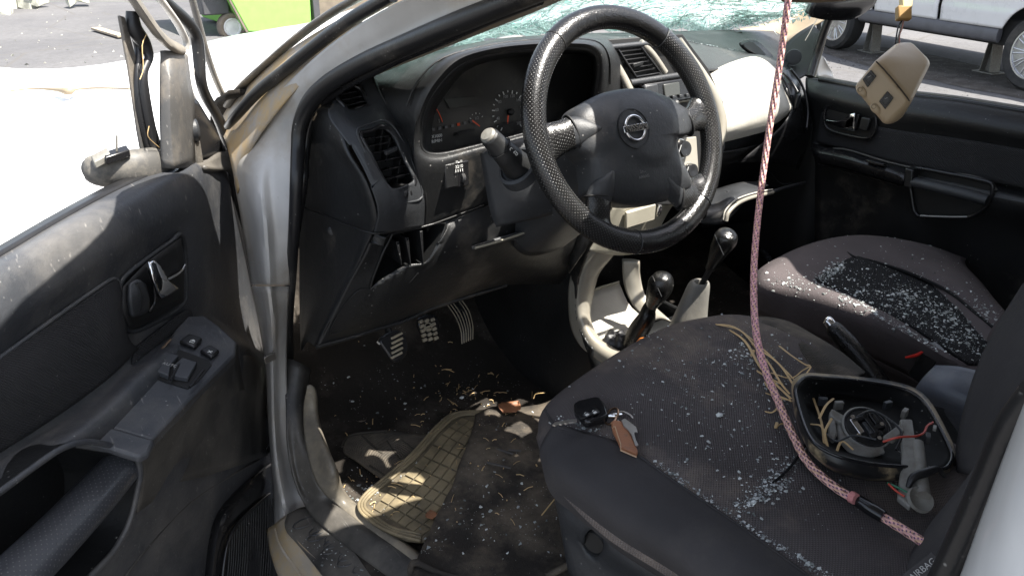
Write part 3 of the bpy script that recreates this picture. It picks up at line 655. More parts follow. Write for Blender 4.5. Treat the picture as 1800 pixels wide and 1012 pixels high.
# ---- instrument hood: ring of sheet from the opening lip out to the dash top and the pod
O = [(741, 262, .262), (741, 225, .255), (750, 186, .245), (773, 148, .232), (810, 113, .222), (870, 94, .216), (940, 86, .218), (1000, 84, .225), (1036, 88, .235), (1050, 106, .25), (1048, 150, .27), (1036, 190, .285), (985, 214, .28), (920, 236, .275), (835, 258, .268), (770, 272, .264)]
O2 = [(731, 270, .25), (730, 225, .245), (740, 180, .235), (763, 140, .222), (803, 103, .212), (868, 84, .206), (940, 76, .208), (1003, 75, .216), (1044, 80, .23), (1060, 104, .25), (1060, 150, .27), (1048, 197, .285), (990, 224, .275), (922, 246, .265), (835, 270, .258), (765, 288, .25)]
O3 = [(738, 330, .262), (722, 255, .275), (690, 196, .31), (705, 150, .30), (755, 105, .29), (860, 78, .29), (945, 68, .29), (1015, 66, .30), (1062, 74, .30), (1082, 106, .30), (1085, 150, .31), (1070, 225, .30), (1000, 290, .27), (930, 300, .262), (850, 315, .262), (762, 340, .262)]
O4 = [(748, 400, .28), (730, 285, .282), (668, 160, .345), (655, 134, .40), (720, 104, .42), (850, 74, .44), (945, 64, .45), (1020, 62, .45), (1075, 68, .42), (1100, 108, .38), (1112, 150, .36), (1100, 250, .34), (1010, 330, .28), (930, 335, .27), (850, 362, .27), (765, 394, .278)]
O5 = [(762, 262, .36), (760, 225, .36), (768, 190, .36), (790, 155, .36), (822, 122, .36), (875, 104, .36), (940, 97, .36), (1000, 95, .36), (1028, 98, .36), (1040, 112, .36), (1038, 150, .36), (1026, 190, .36), (980, 210, .36), (920, 228, .36), (840, 250, .36), (785, 264, .36)]
gs('instrument_hood', [R('y', *o) for o in (O, O2, O3, O4)], M['plastic'], CAR, (5, 5), .003, cu=True)
gs('hood_tunnel', [R('y', *o) for o in (O, O5)], M['plastic'], CAR, (2, 5), .002, cu=True)
tube('hood_lip', R('y', *O), .0034, M['plastic'], CAR, 8, 5, True)
tube('hood_lip_crease', R('y', *[(a[0]*.5+b[0]*.5, a[1]*.5+b[1]*.5-2, (a[2]+b[2])/2-.012) for a, b in zip(O2[2:11], O3[2:11])]), .0015, M['plastic'], CAR, 6, 4)
# ---- instrument cluster
n0 = V((0, -1, .18)).normalized(); f0 = Q(880, 190, 'y', .352)
CL = plate('instrument_cluster', [QP(a, b, f0, n0) for a, b in ((728, 290), (735, 190), (770, 110), (900, 70), (1070, 70), (1075, 210), (930, 260))], -n0*.01, M['face'], CAR, 0)
def c_(px, py, w=.002): return QP(px, py, f0, n0, w)
fu = V((1, 0, 0)); fv = (V((0, 0, 1))-n0*n0.z).normalized()
def gauge(px, py, rr, a0, a1, nt, big, m, l=.006, w=.0009):
    c = c_(px, py)
    for i in range(nt):
        a = math.radians(a0+(a1-a0)*i/(nt-1)); d = fu*math.cos(a)+fv*math.sin(a); e = n0.cross(d); L = l if i % 2 == 0 else l*.6
        plate('tick_mark', [c+d*rr-e*w, c+d*rr+e*w, c+d*(rr-L)+e*w, c+d*(rr-L)-e*w], n0*.0008, m, CL, 0)
gc = c_(896, 197)
gauge(896, 197, .0385, 232, -52, 19, 0, M['white'])
for i in range(10):
    a = math.radians(228-280*i/9); text('dial_number', str(20*(i+1) if i else '20'), gc+(fu*math.cos(a)+fv*math.sin(a))*.0285+n0*.001, fu, fv, .0075, M['midp'], CL)
lathe('dial_hub', [(.006, 0), (.006, .006), (.004, .008)], c_(896, 197, 0), n0, M['black'], CL, 16)
def needle(p, q, m, w=.0016):
    a = c_(*p, .007); b = c_(*q, .007); d = (b-a).normalized(); e = n0.cross(d)
    plate('needle', [a-e*w, a+e*w, b+e*w*.6, b-e*w*.6], n0*.001, m, CL, 0)
needle((893, 203), (892, 218), M['orange']); needle((742, 250), (747, 226), M['orange'], .0024); needle((830, 212), (843, 222), M['orange'], .0014)
needle((805, 236), (834, 228), M['black'], .003); needle((876, 222), (902, 214), M['black'], .003)
plate('display', [c_(781, 174), c_(834, 169), c_(838, 184), c_(790, 191)], n0*.001, M['lcd'], CL, .0003)
tube('warning_arc', [c_(*p) for p in ((752, 182), (764, 188), (772, 200), (778, 215))], .0008, M['orange'], CL, 5, 4)
gauge(838, 214, .016, 150, 30, 5, 0, M['white'], .003, .0006)
text('dial_number', '7', c_(760, 196), fu, fv, .010, M['midp'], CL); text('dial_number', '1', c_(772, 213), fu, fv, .009, M['midp'], CL)
text('dial_number', '1/2', c_(838, 208), fu, fv, .007, M['midp'], CL)
text('dial_lettering', 'X1000', c_(768, 239.5), fu, fv, .0078, M['white'], CL); text('dial_lettering', 'R/MIN', c_(768, 248), fu, fv, .0078, M['white'], CL)
for k in range(7):
    p = c_(762+k*11, 228-k*2.3); rbox('warning_icon', p, (fu, fv, n0), (.0028, .0024, .0006), M['greyp'] if k != 4 else M['orange'], CL, 0)
tube('cluster_bezel', [c_(*p, .004) for p in ((742, 252), (752, 266), (772, 269), (840, 258), (935, 235))], .003, M['smooth'], CAR, 8, 4)
# ---- switch block right of the pod
SB = rbox('blank_switch', Q(791, 307, 'y', .256), (V((1, 0, 0)), V((0, 1, .12)), V((0, 0, 1))), (.0125, .006, .0205), M['plastic'], CAR, .002)
SB2 = rbox('level_switch', Q(811, 304, 'y', .256), (V((1, 0, 0)), V((0, 1, .12)), V((0, 0, 1))), (.0115, .006, .0215), M['smooth'], CAR, .002)
p = Q(807, 293, 'y', .248); text('switch_print', '3210', p, V((1, 0, 0)), V((0, -.1, 1)), .0075, M['white'], SB2)
for k in range(4): rbox('scale_bar', p+V((-.0066+k*.0043, 0, -.0065)), XYZ, (.0006, .0004, .0022), M['white'], SB2, 0)
for k in (0, 1): rbox('lamp_icon', p+V((-.004+k*.008, 0, .0085)), XYZ, (.0022, .0004, .0018), M['midp'], SB2, 0)
lathe('dimmer_wheel', [(.007, -.003), (.009, 0), (.007, .003)], Q(813, 312, 'y', .252), V((1, 0, 0)), M['plastic2'], SB2, 20)
# ---- knee panel and its pocket
pk = [(670, 452), (676, 428), (690, 411), (782, 392), (768, 430), (748, 462), (712, 468), (664, 497), (650, 507)]
yg('knee_panel', [
 [(656, 409, .272), (748, 398, .282), (850, 362, .272), (930, 335, .268), (1010, 340, .30)],
 [(640, 446, .285), (730, 430, .275), (840, 405, .262), (930, 385, .262), (1020, 380, .32)],
 [(610, 500, .31), (700, 478, .285), (800, 458, .275), (900, 440, .28), (1020, 430, .34)],
 [(575, 570, .335), (680, 540, .315), (790, 505, .31), (900, 480, .33), (1030, 470, .38)],
 [(556, 609, .345), (660, 578, .345), (770, 537, .35), (890, 500, .38), (1030, 500, .42)]], 'plastic', (12, 16), .004, holes=[pk])
pts = [Q(a, b, 'y', c) for (a, b), c in zip(pk, (.284, .280, .277, .279, .275, .279, .286, .301, .306))]; c = sum(pts, V((0, 0, 0)))/len(pts); bm = bmesh.new()
a_ = [bm.verts.new(c+(p-c)*1.005) for p in pts]; b_ = [bm.verts.new(c+(p-c)*.9+V((0, .07, 0))) for p in pts]
for i in range(len(pts)): bm.faces.new((a_[i], a_[(i+1) % len(pts)], b_[(i+1) % len(pts)], b_[i]))
bm.faces.new(b_); bmlink('knee_pocket', bm, M['plastic'], CAR)
for l in (((696, 425), (706, 466)), ((738, 407), (744, 464)), ((713, 418), (722, 468))):
    p0, p1 = [Q(a, b, 'y', .272) for a, b in l]; e = V((.004, 0, 0))
    plate('pocket_rib', [p0, p0+e*1.5, p1+e*.3, p1], V((0, .06, 0)), M['plastic'], CAR, .0008)
tube('pocket_edge', [Q(a, b, 'y', c) for a, b, c in ((690, 411, .273), (735, 401, .274), (782, 392, .274), (768, 430, .271), (748, 462, .275), (712, 468, .282), (664, 497, .297), (650, 507, .302), (670, 452, .281), (690, 411, .273))], .0022, M['plastic'], CAR, 6, 3)
tube('knee_seam', [Q(a, b, 'y', c) for a, b, c in ((528, 362, .46), (560, 375, .42), (610, 396, .33), (656, 410, .265), (700, 406, .27), (748, 398, .275), (850, 361, .264))], .0016, M['black'], CAR, 6, 4)
lathe('trim_clip', [(.008, 0), (.0078, .003), (.005, .0045), (.0045, .0035), (.001, .0035)], Q(584, 405, 'y', .395), V((-.75, -.65, .1)), M['plastic2'], CAR, 20)
tube('fuse_cover_seam', [Q(a, b, 'y', c) for a, b, c in ((650, 508, .30), (628, 512, .305), (600, 545, .32), (580, 585, .335), (610, 578, .335), (680, 555, .33), (700, 520, .305), (735, 480, .28))], .0012, M['black'], CAR, 6, 4)
tube('knee_edge', [Q(a, b, 'y', c) for a, b, c in ((556, 610, .342), (610, 595, .342), (660, 579, .342), (715, 562, .344), (770, 538, .348), (890, 501, .378))], .004, M['plastic'], CAR, 8, 4)
# column lower cover ledge and gap with the light line
yg('lower_column_cover', [[(830, 435, .25), (860, 425, .25), (940, 402, .24), (1010, 385, .24)], [(828, 436, .30), (880, 432, .30), (950, 418, .30), (1020, 408, .30)]], 'plastic2', (2, 4), .006)
tube('loose_trim_edge', [Q(a, b, 'y', c) for a, b, c in ((835, 436, .245), (890, 420, .24), (950, 398, .236), (990, 378, .236))], .0022, M['champ'], CAR, 6, 4)
# ---- centre stack
sn = V((0, -1, .25)).normalized(); s0 = Q(1150, 120, 'y', .318)
def s_(px, py, w=0.): return QP(px, py, s0, sn, w)
CS = plate('centre_stack', [s_(*p, -.012) for p in ((1058, 70), (1200, 60), (1245, 120), (1272, 180), (1275, 260), (1225, 360), (1085, 360), (1095, 190))], -sn*.03, M['black'], CAR, .002)
def bar(name, pts, r, m='champ', par=None, w=.0, ry=None): return tube(name, [s_(a, b, w) for a, b in pts], r, M[m], par or CAR, 10, 5, ry=ry, upd=sn)
bar('stack_frame', [(1056, 80), (1075, 102), (1098, 140), (1116, 178), (1124, 195)], .0085, 'silver', ry=.006)
bar('stack_frame', [(1194, 70), (1212, 96), (1234, 128), (1255, 165), (1268, 205), (1268, 240), (1256, 272)], [.006, .007, .009, .012, .014, .013, .008], 'silver', ry=.006)
bar('stack_frame', [(1126, 74), (1148, 96), (1170, 128)], .0065, 'silver', ry=.005)
bar('stack_crossbar', [(1108, 146), (1160, 138), (1232, 127)], .0065, 'plastic2', ry=.006)
bar('stack_crossbar', [(1072, 84), (1130, 78), (1192, 72)], .0055, 'plastic2', ry=.006)
def svent(q, ns):
    v = tube('centre_air_vent', [s_(*p, .001) for p in q], .0025, M['smooth'], CAR, 8, 1, True)
    plate('well', [s_(*p, -.010) for p in q], -sn*.002, M['black'], v, 0)
    for k in range(1, ns+1):
        t = k/(ns+1); a = s_(q[0][0]*(1-t)+q[3][0]*t, q[0][1]*(1-t)+q[3][1]*t); b = s_(q[1][0]*(1-t)+q[2][0]*t, q[1][1]*(1-t)+q[2][1]*t)
        plate('slat', [a, b, b-sn*.011+V((0, 0, .003)), a-sn*.011+V((0, 0, .003))], V((0, 0, .0015)), M['smooth'], v, .0004)
    return v
v = svent([(1086, 85), (1126, 81), (1160, 128), (1118, 136)], 6)
rbox('slider_tab', s_(1120, 114, .003), (V((1, 0, .1)), sn, V((0, 0, 1))), (.013, .004, .004), M['plastic'], v, .0015)
svent([(1178, 76), (1196, 73), (1222, 120), (1206, 123)], 6)
# radio slot and buttons
RD = rbox('radio_slot', s_(1172, 162, -.004), (V((1, 0, 0)), sn, sn.cross(V((1, 0, 0)))), (.068, .010, .022), M['smooth'], CAR, .003)
rbox('control_pod', s_(1142, 164, .002), (V((1, 0, 0)), sn, sn.cross(V((1, 0, 0)))), (.018, .008, .017), M['plastic2'], RD, .004)
rbox('radio_screen', s_(1180, 158, .006), (V((1, 0, 0)), sn, sn.cross(V((1, 0, 0)))), (.022, .003, .013), M['lcd'], RD, .002)
for k in range(4): rbox('button', s_(1172+k*12, 172-k*1.5, .007), (V((1, 0, 0)), sn, sn.cross(V((1, 0, 0)))), (.005, .003, .003), M['plastic2'], RD, .001)
bar('radio_trim', [(1136, 190), (1180, 180), (1240, 172)], .004, 'champ', ry=.003)
# climate knobs with chrome collars, behind the wheel rim
for px, py, rr in ((1195, 262, .017), (1208, 300, .015), (1200, 222, .014)):
    k = lathe('climate_knob', [(rr*.98, 0), (rr, .012), (rr*.9, .018), (rr*.5, .018), (.001, .017)], s_(px, py, 0), sn, M['smooth'], CAR, 28)
    tube('chrome_collar', [s_(px, py, .002)+(V((1, 0, 0))*math.cos(a)+sn.cross(V((1, 0, 0)))*math.sin(a))*(rr+.003) for a in [2*math.pi*q/20 for q in range(20)]], .0022, M['chrome'], k, 6, 1, True)
    rbox('pointer', s_(px, py, .019), (V((.3, 0, 1)), sn, V((1, 0, 0))), (.008, .001, .0008), M['white'], k, 0)
plate('knob_fascia', [s_(*p, .0) for p in ((1188, 244), (1222, 240), (1226, 300), (1216, 336), (1196, 340))], sn*.004, M['silver'], CAR, .002)
# silver lower face of the stack, seen below the hub
yg('lower_stack_panel', [
 [(1080, 362, .262), (1120, 356, .27), (1165, 350, .275), (1200, 345, .28)],
 [(1060, 395, .272), (1110, 388, .272), (1160, 372, .285), (1182, 360, .29)],
 [(1045, 425, .28), (1100, 410, .28), (1150, 395, .295), (1165, 388, .30)],
 [(1036, 440, .285), (1085, 448, .292), (1125, 444, .305), (1140, 440, .31)]], 'champ')
rbox('drawer_face', Q(1125, 379, 'y', .262), (V((1, .05, .0)), V((0, 1, .2)), V((0, 0, 1))), (.042, .004, .017), M['champ'], CAR, .002)
lathe('chrome_catch', [(.004, -.012), (.006, -.006), (.006, .006), (.004, .012)], Q(1158, 370, 'y', .262), V((0, -.2, 1)), M['chrome'], CAR, 14)
yg('dark_stack_cheek', [[(1085, 195, .30), (1100, 250, .30), (1090, 350, .285)], [(1020, 300, .34), (1020, 350, .33), (1035, 430, .30)], [(1000, 350, .40), (1000, 420, .38), (1000, 480, .34)]], 'plastic', (3, 3))
# ---- pale silver fascia in front of the passenger
yg('passenger_fascia', [
 [(1240, 135, .445), (1262, 121, .45), (1290, 109, .455), (1322, 101, .465), (1345, 108, .47), (1366, 127, .47)],
 [(1254, 163, .395), (1280, 150, .40), (1310, 140, .41), (1340, 137, .415), (1362, 143, .425), (1378, 160, .435)],
 [(1264, 196, .362), (1290, 186, .37), (1320, 178, .38), (1345, 172, .39), (1370, 170, .40), (1388, 180, .415)],
 [(1268, 226, .35), (1295, 218, .356), (1322, 210, .366), (1348, 202, .378), (1372, 194, .392), (1392, 188, .405)],
 [(1267, 240, .357), (1295, 232, .362), (1322, 224, .372), (1348, 216, .384), (1368, 206, .398), (1392, 193, .41)],
 [(1266, 250, .372), (1295, 243, .378), (1322, 236, .388), (1346, 229, .400), (1362, 217, .412), (1390, 197, .422)]], 'silverdash', (6, 6), .005)
tube('fascia_edge', R('y', (1266, 250, .371), (1295, 243, .377), (1322, 236, .387), (1346, 229, .399), (1362, 217, .411), (1391, 197, .421)), .0022, M['silverdash'], CAR, 8, 4)
tube('airbag_seam', R('y', (1318, 104, .455), (1322, 110, .446), (1330, 122, .432)), .0012, M['champ'], CAR, 6, 3)
# far end of the dash: black louvred cheek with two bright edges
yg('far_dash_cheek', [
 [(1366, 124, .48), (1385, 118, .50), (1400, 128, .50), (1410, 150, .49)],
 [(1380, 160, .43), (1395, 150, .43), (1412, 160, .45), (1422, 185, .46)],
 [(1391, 188, .41), (1402, 200, .41), (1416, 205, .42), (1426, 230, .44)],
 [(1370, 225, .40), (1392, 235, .40), (1412, 245, .42), (1422, 265, .44)],
 [(1300, 285, .42), (1350, 285, .42), (1385, 290, .43), (1405, 300, .45)]], 'smooth')
for a in (((1376, 128), (1392, 145), (1402, 162)), ((1368, 128), (1383, 150), (1390, 168)), ((1390, 122), (1410, 150), (1420, 190), (1418, 225))):
    tube('cheek_louvre', [Q(p[0], p[1], 'y', .435-.02*i) for i, p in enumerate(a)], .0032, M['smooth'], CAR, 8, 4)
rbox('cheek_panel', Q(1402, 178, 'y', .40), (V((1, .3, 0)), V((0, 1, 0)), V((.1, 0, 1))), (.012, .004, .018), M['plastic'], CAR, .003)
# glove box hanging open: dark well, lid with pale edge
yg('glovebox_well', [[(1225, 275, .40), (1300, 262, .42), (1390, 245, .46), (1440, 250, .5)], [(1230, 330, .50), (1320, 310, .55), (1400, 300, .6), (1450, 300, .6)], [(1235, 400, .52), (1320, 390, .56), (1400, 380, .6), (1450, 380, .6)]], 'plastic')
yg('glovebox_lid', [[(1215, 352, .40), (1255, 335, .42), (1300, 322, .42), (1345, 318, .43)], [(1225, 372, .34), (1262, 366, .32), (1290, 348, .32), (1345, 330, .36)], [(1215, 390, .34), (1262, 394, .315), (1282, 384, .315), (1310, 352, .33)]], 'plastic2')
tube('lid_edge', R('y', (1276, 388, .305), (1280, 374, .306), (1296, 358, .31), (1318, 348, .32), (1345, 341, .335), (1358, 338, .345)), .0052, M['silver'], CAR, 10, 4)
tube('lid_edge_line', R('y', (1271, 386, .303), (1275, 370, .304), (1292, 352, .308), (1316, 342, .318), (1345, 335, .333), (1358, 333, .343)), .0018, M['silverdash'], CAR, 8, 4)
tube('lid_arm', R('y', (1350, 340, .345), (1380, 330, .38), (1416, 321, .42)), .005, M['plastic2'], CAR, 8, 4)
tube('lid_arm', R('y', (1278, 338, .37), (1310, 330, .38), (1350, 326, .40)), .0025, M['plastic2'], CAR, 8, 4)
tube('glovebox_stay', R('y', (1330, 290, .5), (1355, 305, .5), (1372, 322, .48), (1392, 322, .46)), .0015, M['plastic2'], CAR, 6, 4)
# ================================================================== steering wheel, column, stalks
RK = .45; WC = V((-.298, .06, 1.2)); wu = V((1, 0, 0)); wv = V((0, math.sin(RK), math.cos(RK))); wn = wu.cross(wv)   # wn looks towards the driver
assert wn.y < 0
def wp(px, py, w=0.): return QP(px, py, WC, wn, w)
def wc(u, v, w=0.): return WC+wu*u+wv*v+wn*w
RR = .1765; TR = .0185
SW = tube('steering_wheel', [WC-wn*.05, WC-wn*.01], [.06, .055], M['plastic'], CAR, 24, 1)
def rimseg(name, a0, a1, m, n=26, r=TR):
    pts = [wc(RR*math.cos(math.radians(a0+(a1-a0)*i/n)), RR*math.sin(math.radians(a0+(a1-a0)*i/n))) for i in range(n+1)]
    bm = bmesh.new(); tubebm(bm, pts, r, 22, upd=wn, ry=r*.92); return bmlink(name, bm, m, SW, 1.1)
rimseg('perforated_rim', 124, 256, M['leatherp'], 44); rimseg('perforated_rim', -50, 50, M['leatherp'], 36)
rimseg('smooth_rim', 50.5, 123.5, M['leather'], 30); rimseg('smooth_rim', 256.5, 309.5, M['leather'], 24)
for a in (50, 124, 256, -50):
    c = wc(RR*math.cos(math.radians(a)), RR*math.sin(math.radians(a))); d = wu*math.cos(math.radians(a))+wv*math.sin(math.radians(a))
    tube('rim_seam', [c+(d*math.cos(t)+wn*math.sin(t)*.95)*(TR+.0002) for t in [2*math.pi*k/20 for k in range(20)]], .0007, M['plastic2'], SW, 5, 1, True)
# torn, wrinkled leather: stitched line inside the rim
for a0, a1 in ((-45, 48), (128, 250), (60, 120), (262, 305)):
    bm = bmesh.new()
    for k in range(int((a1-a0)/1.6)):
        a = math.radians(a0+k*1.6); r = RR-TR*.93
        p = wc(r*math.cos(a), r*math.sin(a), .0062); q = wc(r*math.cos(a+.014), r*math.sin(a+.014), .0068)
        tubebm(bm, [p, q], .0007, 4)
    bmlink('rim_stitching', bm, M['plastic2'], SW)
# airbag cover: domed sheet inside a lobed outline
out = [(1008, 196), (1035, 176), (1062, 163), (1110, 156), (1158, 166), (1190, 184), (1206, 198), (1208, 234), (1190, 246), (1186, 262), (1196, 290), (1212, 330), (1192, 346), (1160, 356), (1125, 360), (1095, 359), (1062, 349), (1040, 340), (1036, 315), (1030, 285), (1012, 264), (1004, 232)]
cuv = wp(1112, 232, .02)
outw = cr([wp(a, b, .006) for a, b in out], 5, True)
NR = 16; bm = bmesh.new(); rings = []
for i in range(NR+1):
    t = i/NR; ring = []
    for p in outw:
        q = wp(1113, 250, .006)*(1-t)+p*t
        loc = q-WC; dd = q-wp(1113, 224, .006); r = dd.length
        h = .030*math.sqrt(max(0, 1-t**3.2))
        h += .007*(1/(1+math.exp((r-.062)*260)))*(1 if t < .98 else 0)      # raised central disc
        ring.append(bm.verts.new(q+wn*h))
    rings.append(ring)
nn_ = len(outw)
for A, B in zip(rings, rings[1:]):
    for k in range(nn_):
        try: bm.faces.new((A[k], A[(k+1) % nn_], B[(k+1) % nn_], B[k]))
        except ValueError: pass
bot = [bm.verts.new(p-wn*.03) for p in outw]
for k in range(nn_): bm.faces.new((rings[-1][k], rings[-1][(k+1) % nn_], bot[(k+1) % nn_], bot[k]))
bmesh.ops.remove_doubles(bm, verts=bm.verts, dist=.00005)
AB = bmlink('airbag_cover', bm, M['plastic2'], SW, 1.0)
# badge: recessed disc, ring, bar and letters
bc = wp(1114, 226, .043)
def disc(name, c, r0, r1, h, m, par): 
    return lathe(name, [(r0, -h), (r0, h), (r1, h), (r1, -h), (r0, -h)] if r1 > 0 else [(r0, -h), (r0, h), (.0001, h)], c, wn, m, par, 40)
disc('badge_recess', bc, .030, .0285, .0016, M['plastic'], SW)
disc('badge_disc', bc-wn*.001, .0285, 0, .0016, M['plastic2'], SW)
tube('badge_ring', [bc+wn*.003+(wu*math.cos(a)+wv*math.sin(a))*.0185 for a in [2*math.pi*k/36 for k in range(36)]], .0022, M['chrome'], SW, 8, 1, True)
rbox('badge_bar', bc+wn*.0045, (wu, wv, wn), (.0238, .0052, .0012), M['chrome'], SW, .0006)
rbox('badge_bar_face', bc+wn*.0055, (wu, wv, wn), (.0225, .0042, .0006), M['plastic'], SW, 0)
text('badge_lettering', 'NISSAN', bc+wn*.0064, wu, wv, .0125, M['chrome'], SW, .0006, True)
b2 = wp(1131, 306, .034); text('airbag_lettering', 'SRS', b2+wv*.0045, wu, wv, .0078, M['greyp'], SW, .0004); text('airbag_lettering', 'AIRBAG', b2-wv*.004, wu, wv, .0062, M['greyp'], SW, .0004)
# spokes: leather roots on the rim, plastic cones on the cover
def spoke(rim_ang, hub_px, wd0, wd1, w1=.012, coneto=None):
    a = math.radians(rim_ang); p0 = wc(RR*math.cos(a), RR*math.sin(a), -.002); p1 = wp(*hub_px, w1-.004)
    pm = p0.lerp(p1, .45)-wn*.001; d = (p1-p0).normalized(); s = d.cross(wn)
    rb = [wd0*1.15, wd0*.86, wd1, wd1*1.02]; pts = [p0, p0.lerp(p1, .33)-wn*.003, p0.lerp(p1, .7), p1]
    tube('spoke', pts, rb, M['leatherp'], SW, 18, 5, ry=[.0165, .0135, .013, .012], upd=wn)
    e0 = p1.lerp(p0, .04)
    tube('spoke_joint', [e0+(s*math.cos(t)*(wd1*1.1)+wn*math.sin(t)*.0135) for t in [2*math.pi*k/20 for k in range(20)]], .0018, M['black'], SW, 6, 1, True)
    if coneto:
        q = wp(*coneto, .030)
        tube('spoke_cone', [p1.lerp(p0, .08), p1.lerp(q, .3), p1.lerp(q, .7), q], [wd1*1.0, wd1*.88, wd1*.48, .002], M['plastic2'], SW, 16, 4, ry=[.012, .0125, .009, .002], upd=wn)
spoke(180, (1008, 232), .034, .024, coneto=(1058, 226))
spoke(2, (1204, 216), .034, .021, coneto=(1158, 214))
spoke(232, (1052, 344), .030, .022, coneto=(1078, 300))
spoke(-47, (1190, 340), .034, .024, coneto=(1155, 298))
# column: shroud, stalk
c0 = WC-wn*.045; c1 = WC-wn*.30
def shr(t, sx, sy, dz=0):
    c = c0.lerp(c1, t)+wv*dz; return [c+wu*sx*math.copysign(abs(math.cos(a))**.62, math.cos(a))+wv*sy*math.copysign(abs(math.sin(a))**.62, math.sin(a)) for a in [2*math.pi*k/20 for k in range(20)]]
gs('column_shroud', [shr(0, .060, .05, -.012), shr(.03, .068, .060, -.016), shr(.3, .072, .074, -.03), shr(.65, .076, .09, -.045), shr(1, .078, .10, -.06)], M['plastic2'], CAR, (4, 2), .003, cu=True)
bm = bmesh.new(); bm.faces.new([bm.verts.new(p) for p in shr(.005, .068, .052, -.012)]); bmlink('shroud_face', bm, M['plastic'], CAR)
yg('column_side_panel', [[(846, 270, .235), (850, 300, .225), (862, 370, .215), (872, 398, .21)], [(880, 252, .20), (900, 290, .185), (930, 350, .17), (960, 378, .17)], [(932, 240, .19), (960, 270, .17), (1000, 330, .15), (1010, 360, .15)]], 'plastic2', (5, 5), .006)
p0 = wp(915, 298, -.085); p1 = wp(858, 238, -.05)
ST = tube('indicator_stalk', [p0, p0.lerp(p1, .35), p0.lerp(p1, .4), p0.lerp(p1, .66), p0.lerp(p1, .68), p0.lerp(p1, .95), p1], [.025, .0205, .0198, .018, .0165, .015, .012], M['plastic'], CAR, 24, 1)
dd_ = (p1-p0).normalized()
lathe('stalk_tip', [(.0125, -.003), (.0125, .001), (.010, .004), (.001, .005)], p1, dd_, M['bracket'], ST, 24)
tube('stalk_ring', [p0.lerp(p1, .67)+(dd_.orthogonal().normalized()*math.cos(a)+dd_.cross(dd_.orthogonal().normalized())*math.sin(a))*.0192 for a in [2*math.pi*k/20 for k in range(20)]], .0009, M['black'], ST, 5, 1, True)
for k, t in enumerate((.5, .62)):
    vv_ = (CAM-p0.lerp(p1, t)).normalized(); s = dd_.cross(vv_).normalized(); nn2 = s.cross(dd_).normalized()
    q = p0.lerp(p1, t)+(nn2*.85+s*.5).normalized()*(.0212-.002*k)
    text('stalk_icon', 'co' if k == 0 else 'c', q, dd_*-1, s*-1, .010, M['white'], ST)
lathe('stalk_collar', [(.036, -.01), (.034, .006), (.029, .008), (.028, .004)], p0+dd_*.004, dd_, M['plastic2'], CAR, 28)
# far stalk tip and ignition barrel
q0 = wp(1186, 190, -.08); tube('wiper_stalk', [wp(1100, 262, -.09), wp(1150, 215, -.085), wp(1190, 182, -.07)], [.012, .011, .010], M['plastic'], CAR, 14, 3)
# ================================================================== footwell, pedals, console
def zg(name, rows, m, n=(5, 5), th=.004, par=None, **k):
    return gs(name, [R('z', *r) for r in rows], M[m] if isinstance(m, str) else m, par or CAR, n, th, **k)
FL = .465
gs('floor_carpet', [[V((x, y, z)) for x, z in ((-.755, FL+.005), (-.55, FL), (-.40, FL-.004), (-.25, FL), (-.13, FL+.01))] for y, FL in ((-1.2, .455), (-.3, .455), (.1, .46), (.35, .465), (.55, .475), (.70, .53), (.82, .66), (.88, .85))], M['carpet'], CAR, (6, 6), .006, wob=.006, wsc=9)
gs('passenger_carpet', [[V((x, y, FL)) for x in (.12, .35, .55, .74)] for y, FL in ((-1.2, .455), (-.3, .455), (.35, .465), (.55, .475), (.72, .55), (.84, .7), (.88, .9))], M['carpet'], CAR, (4, 3), .006)
# pedals with ribbed rubber pads
def pedal(name, q, y, lab=None, ribs=5, tilt=.5, m='rubber', armtop=None, studs=True):
    n = V((0, -1, tilt)).normalized(); p0 = Q(sum(a for a, b in q)/len(q), sum(b for a, b in q)/len(q), 'y', y)
    pts = [QP(a, b, p0, n) for a, b in q]
    o = plate(name, pts, n*.014, M['smooth'], CAR, .004, sm=3)
    c = sum(pts, V((0, 0, 0)))/len(pts)
    if armtop: tube('pedal_arm', [c-n*.004, c+V((0, .03, .05)), V(armtop)], .007, M['black'], o, 8, 4, ry=.012)
    return o, c, n, pts
dm_ = mat('dusty_pedal_tread', (.30, .27, .21), .45, metal=.3, dust=((.42, .35, .23), .35, .8, 40))
P1, c, n, pts = pedal('clutch_pedal', [(662, 598), (680, 584), (700, 582), (712, 600), (711, 622), (696, 636), (684, 632), (672, 616)], .43, armtop=(-.56, .62, .93))
ax = (pts[2]-pts[6]).normalized()
for k in range(5): rbox('tread_bar', QP(697+1.0*(k % 2), 590+k*8.5, c, n, .017), (V((1, .0, .2)), n.cross(V((1, 0, .2))), n), (.0125, .0024, .004), dm_, P1, .001)
tube('worn_pad_edge', [QP(*q, c, n, .010) for q in ((663, 600), (668, 604), (680, 600), (682, 590))], .0022, M['silverdash'], P1, 6, 3)  # pale bead painted in as the lit edge of the pad
P2, c, n, pts = pedal('brake_pedal', [(728, 566), (738, 556), (760, 554), (768, 570), (767, 594), (752, 603), (742, 596)], .47, armtop=(-.47, .66, .95))
for k in range(5):
    for j in range(3):
        if k == 1 and j == 1: continue
        rbox('tread_block', QP(740+j*10+k*1.6, 565+k*8-j*1.6, c, n, .017), (V((1, .0, .2)), n.cross(V((1, 0, .2))), n), (.0044, .0034, .004), dm_, P2, .001)
bc2 = QP(753, 574, c, n, .019); tube('tread_emblem', [bc2+(V((1, 0, 0))*math.cos(a)+n.cross(V((1, 0, 0)))*math.sin(a))*.008 for a in [2*math.pi*k/16 for k in range(16)]], .0016, dm_, P2, 6, 1, True)
rbox('tread_emblem_bar', bc2, (V((1, 0, .1)), n.cross(V((1, 0, 0))), n), (.0105, .002, .0018), dm_, P2, 0)
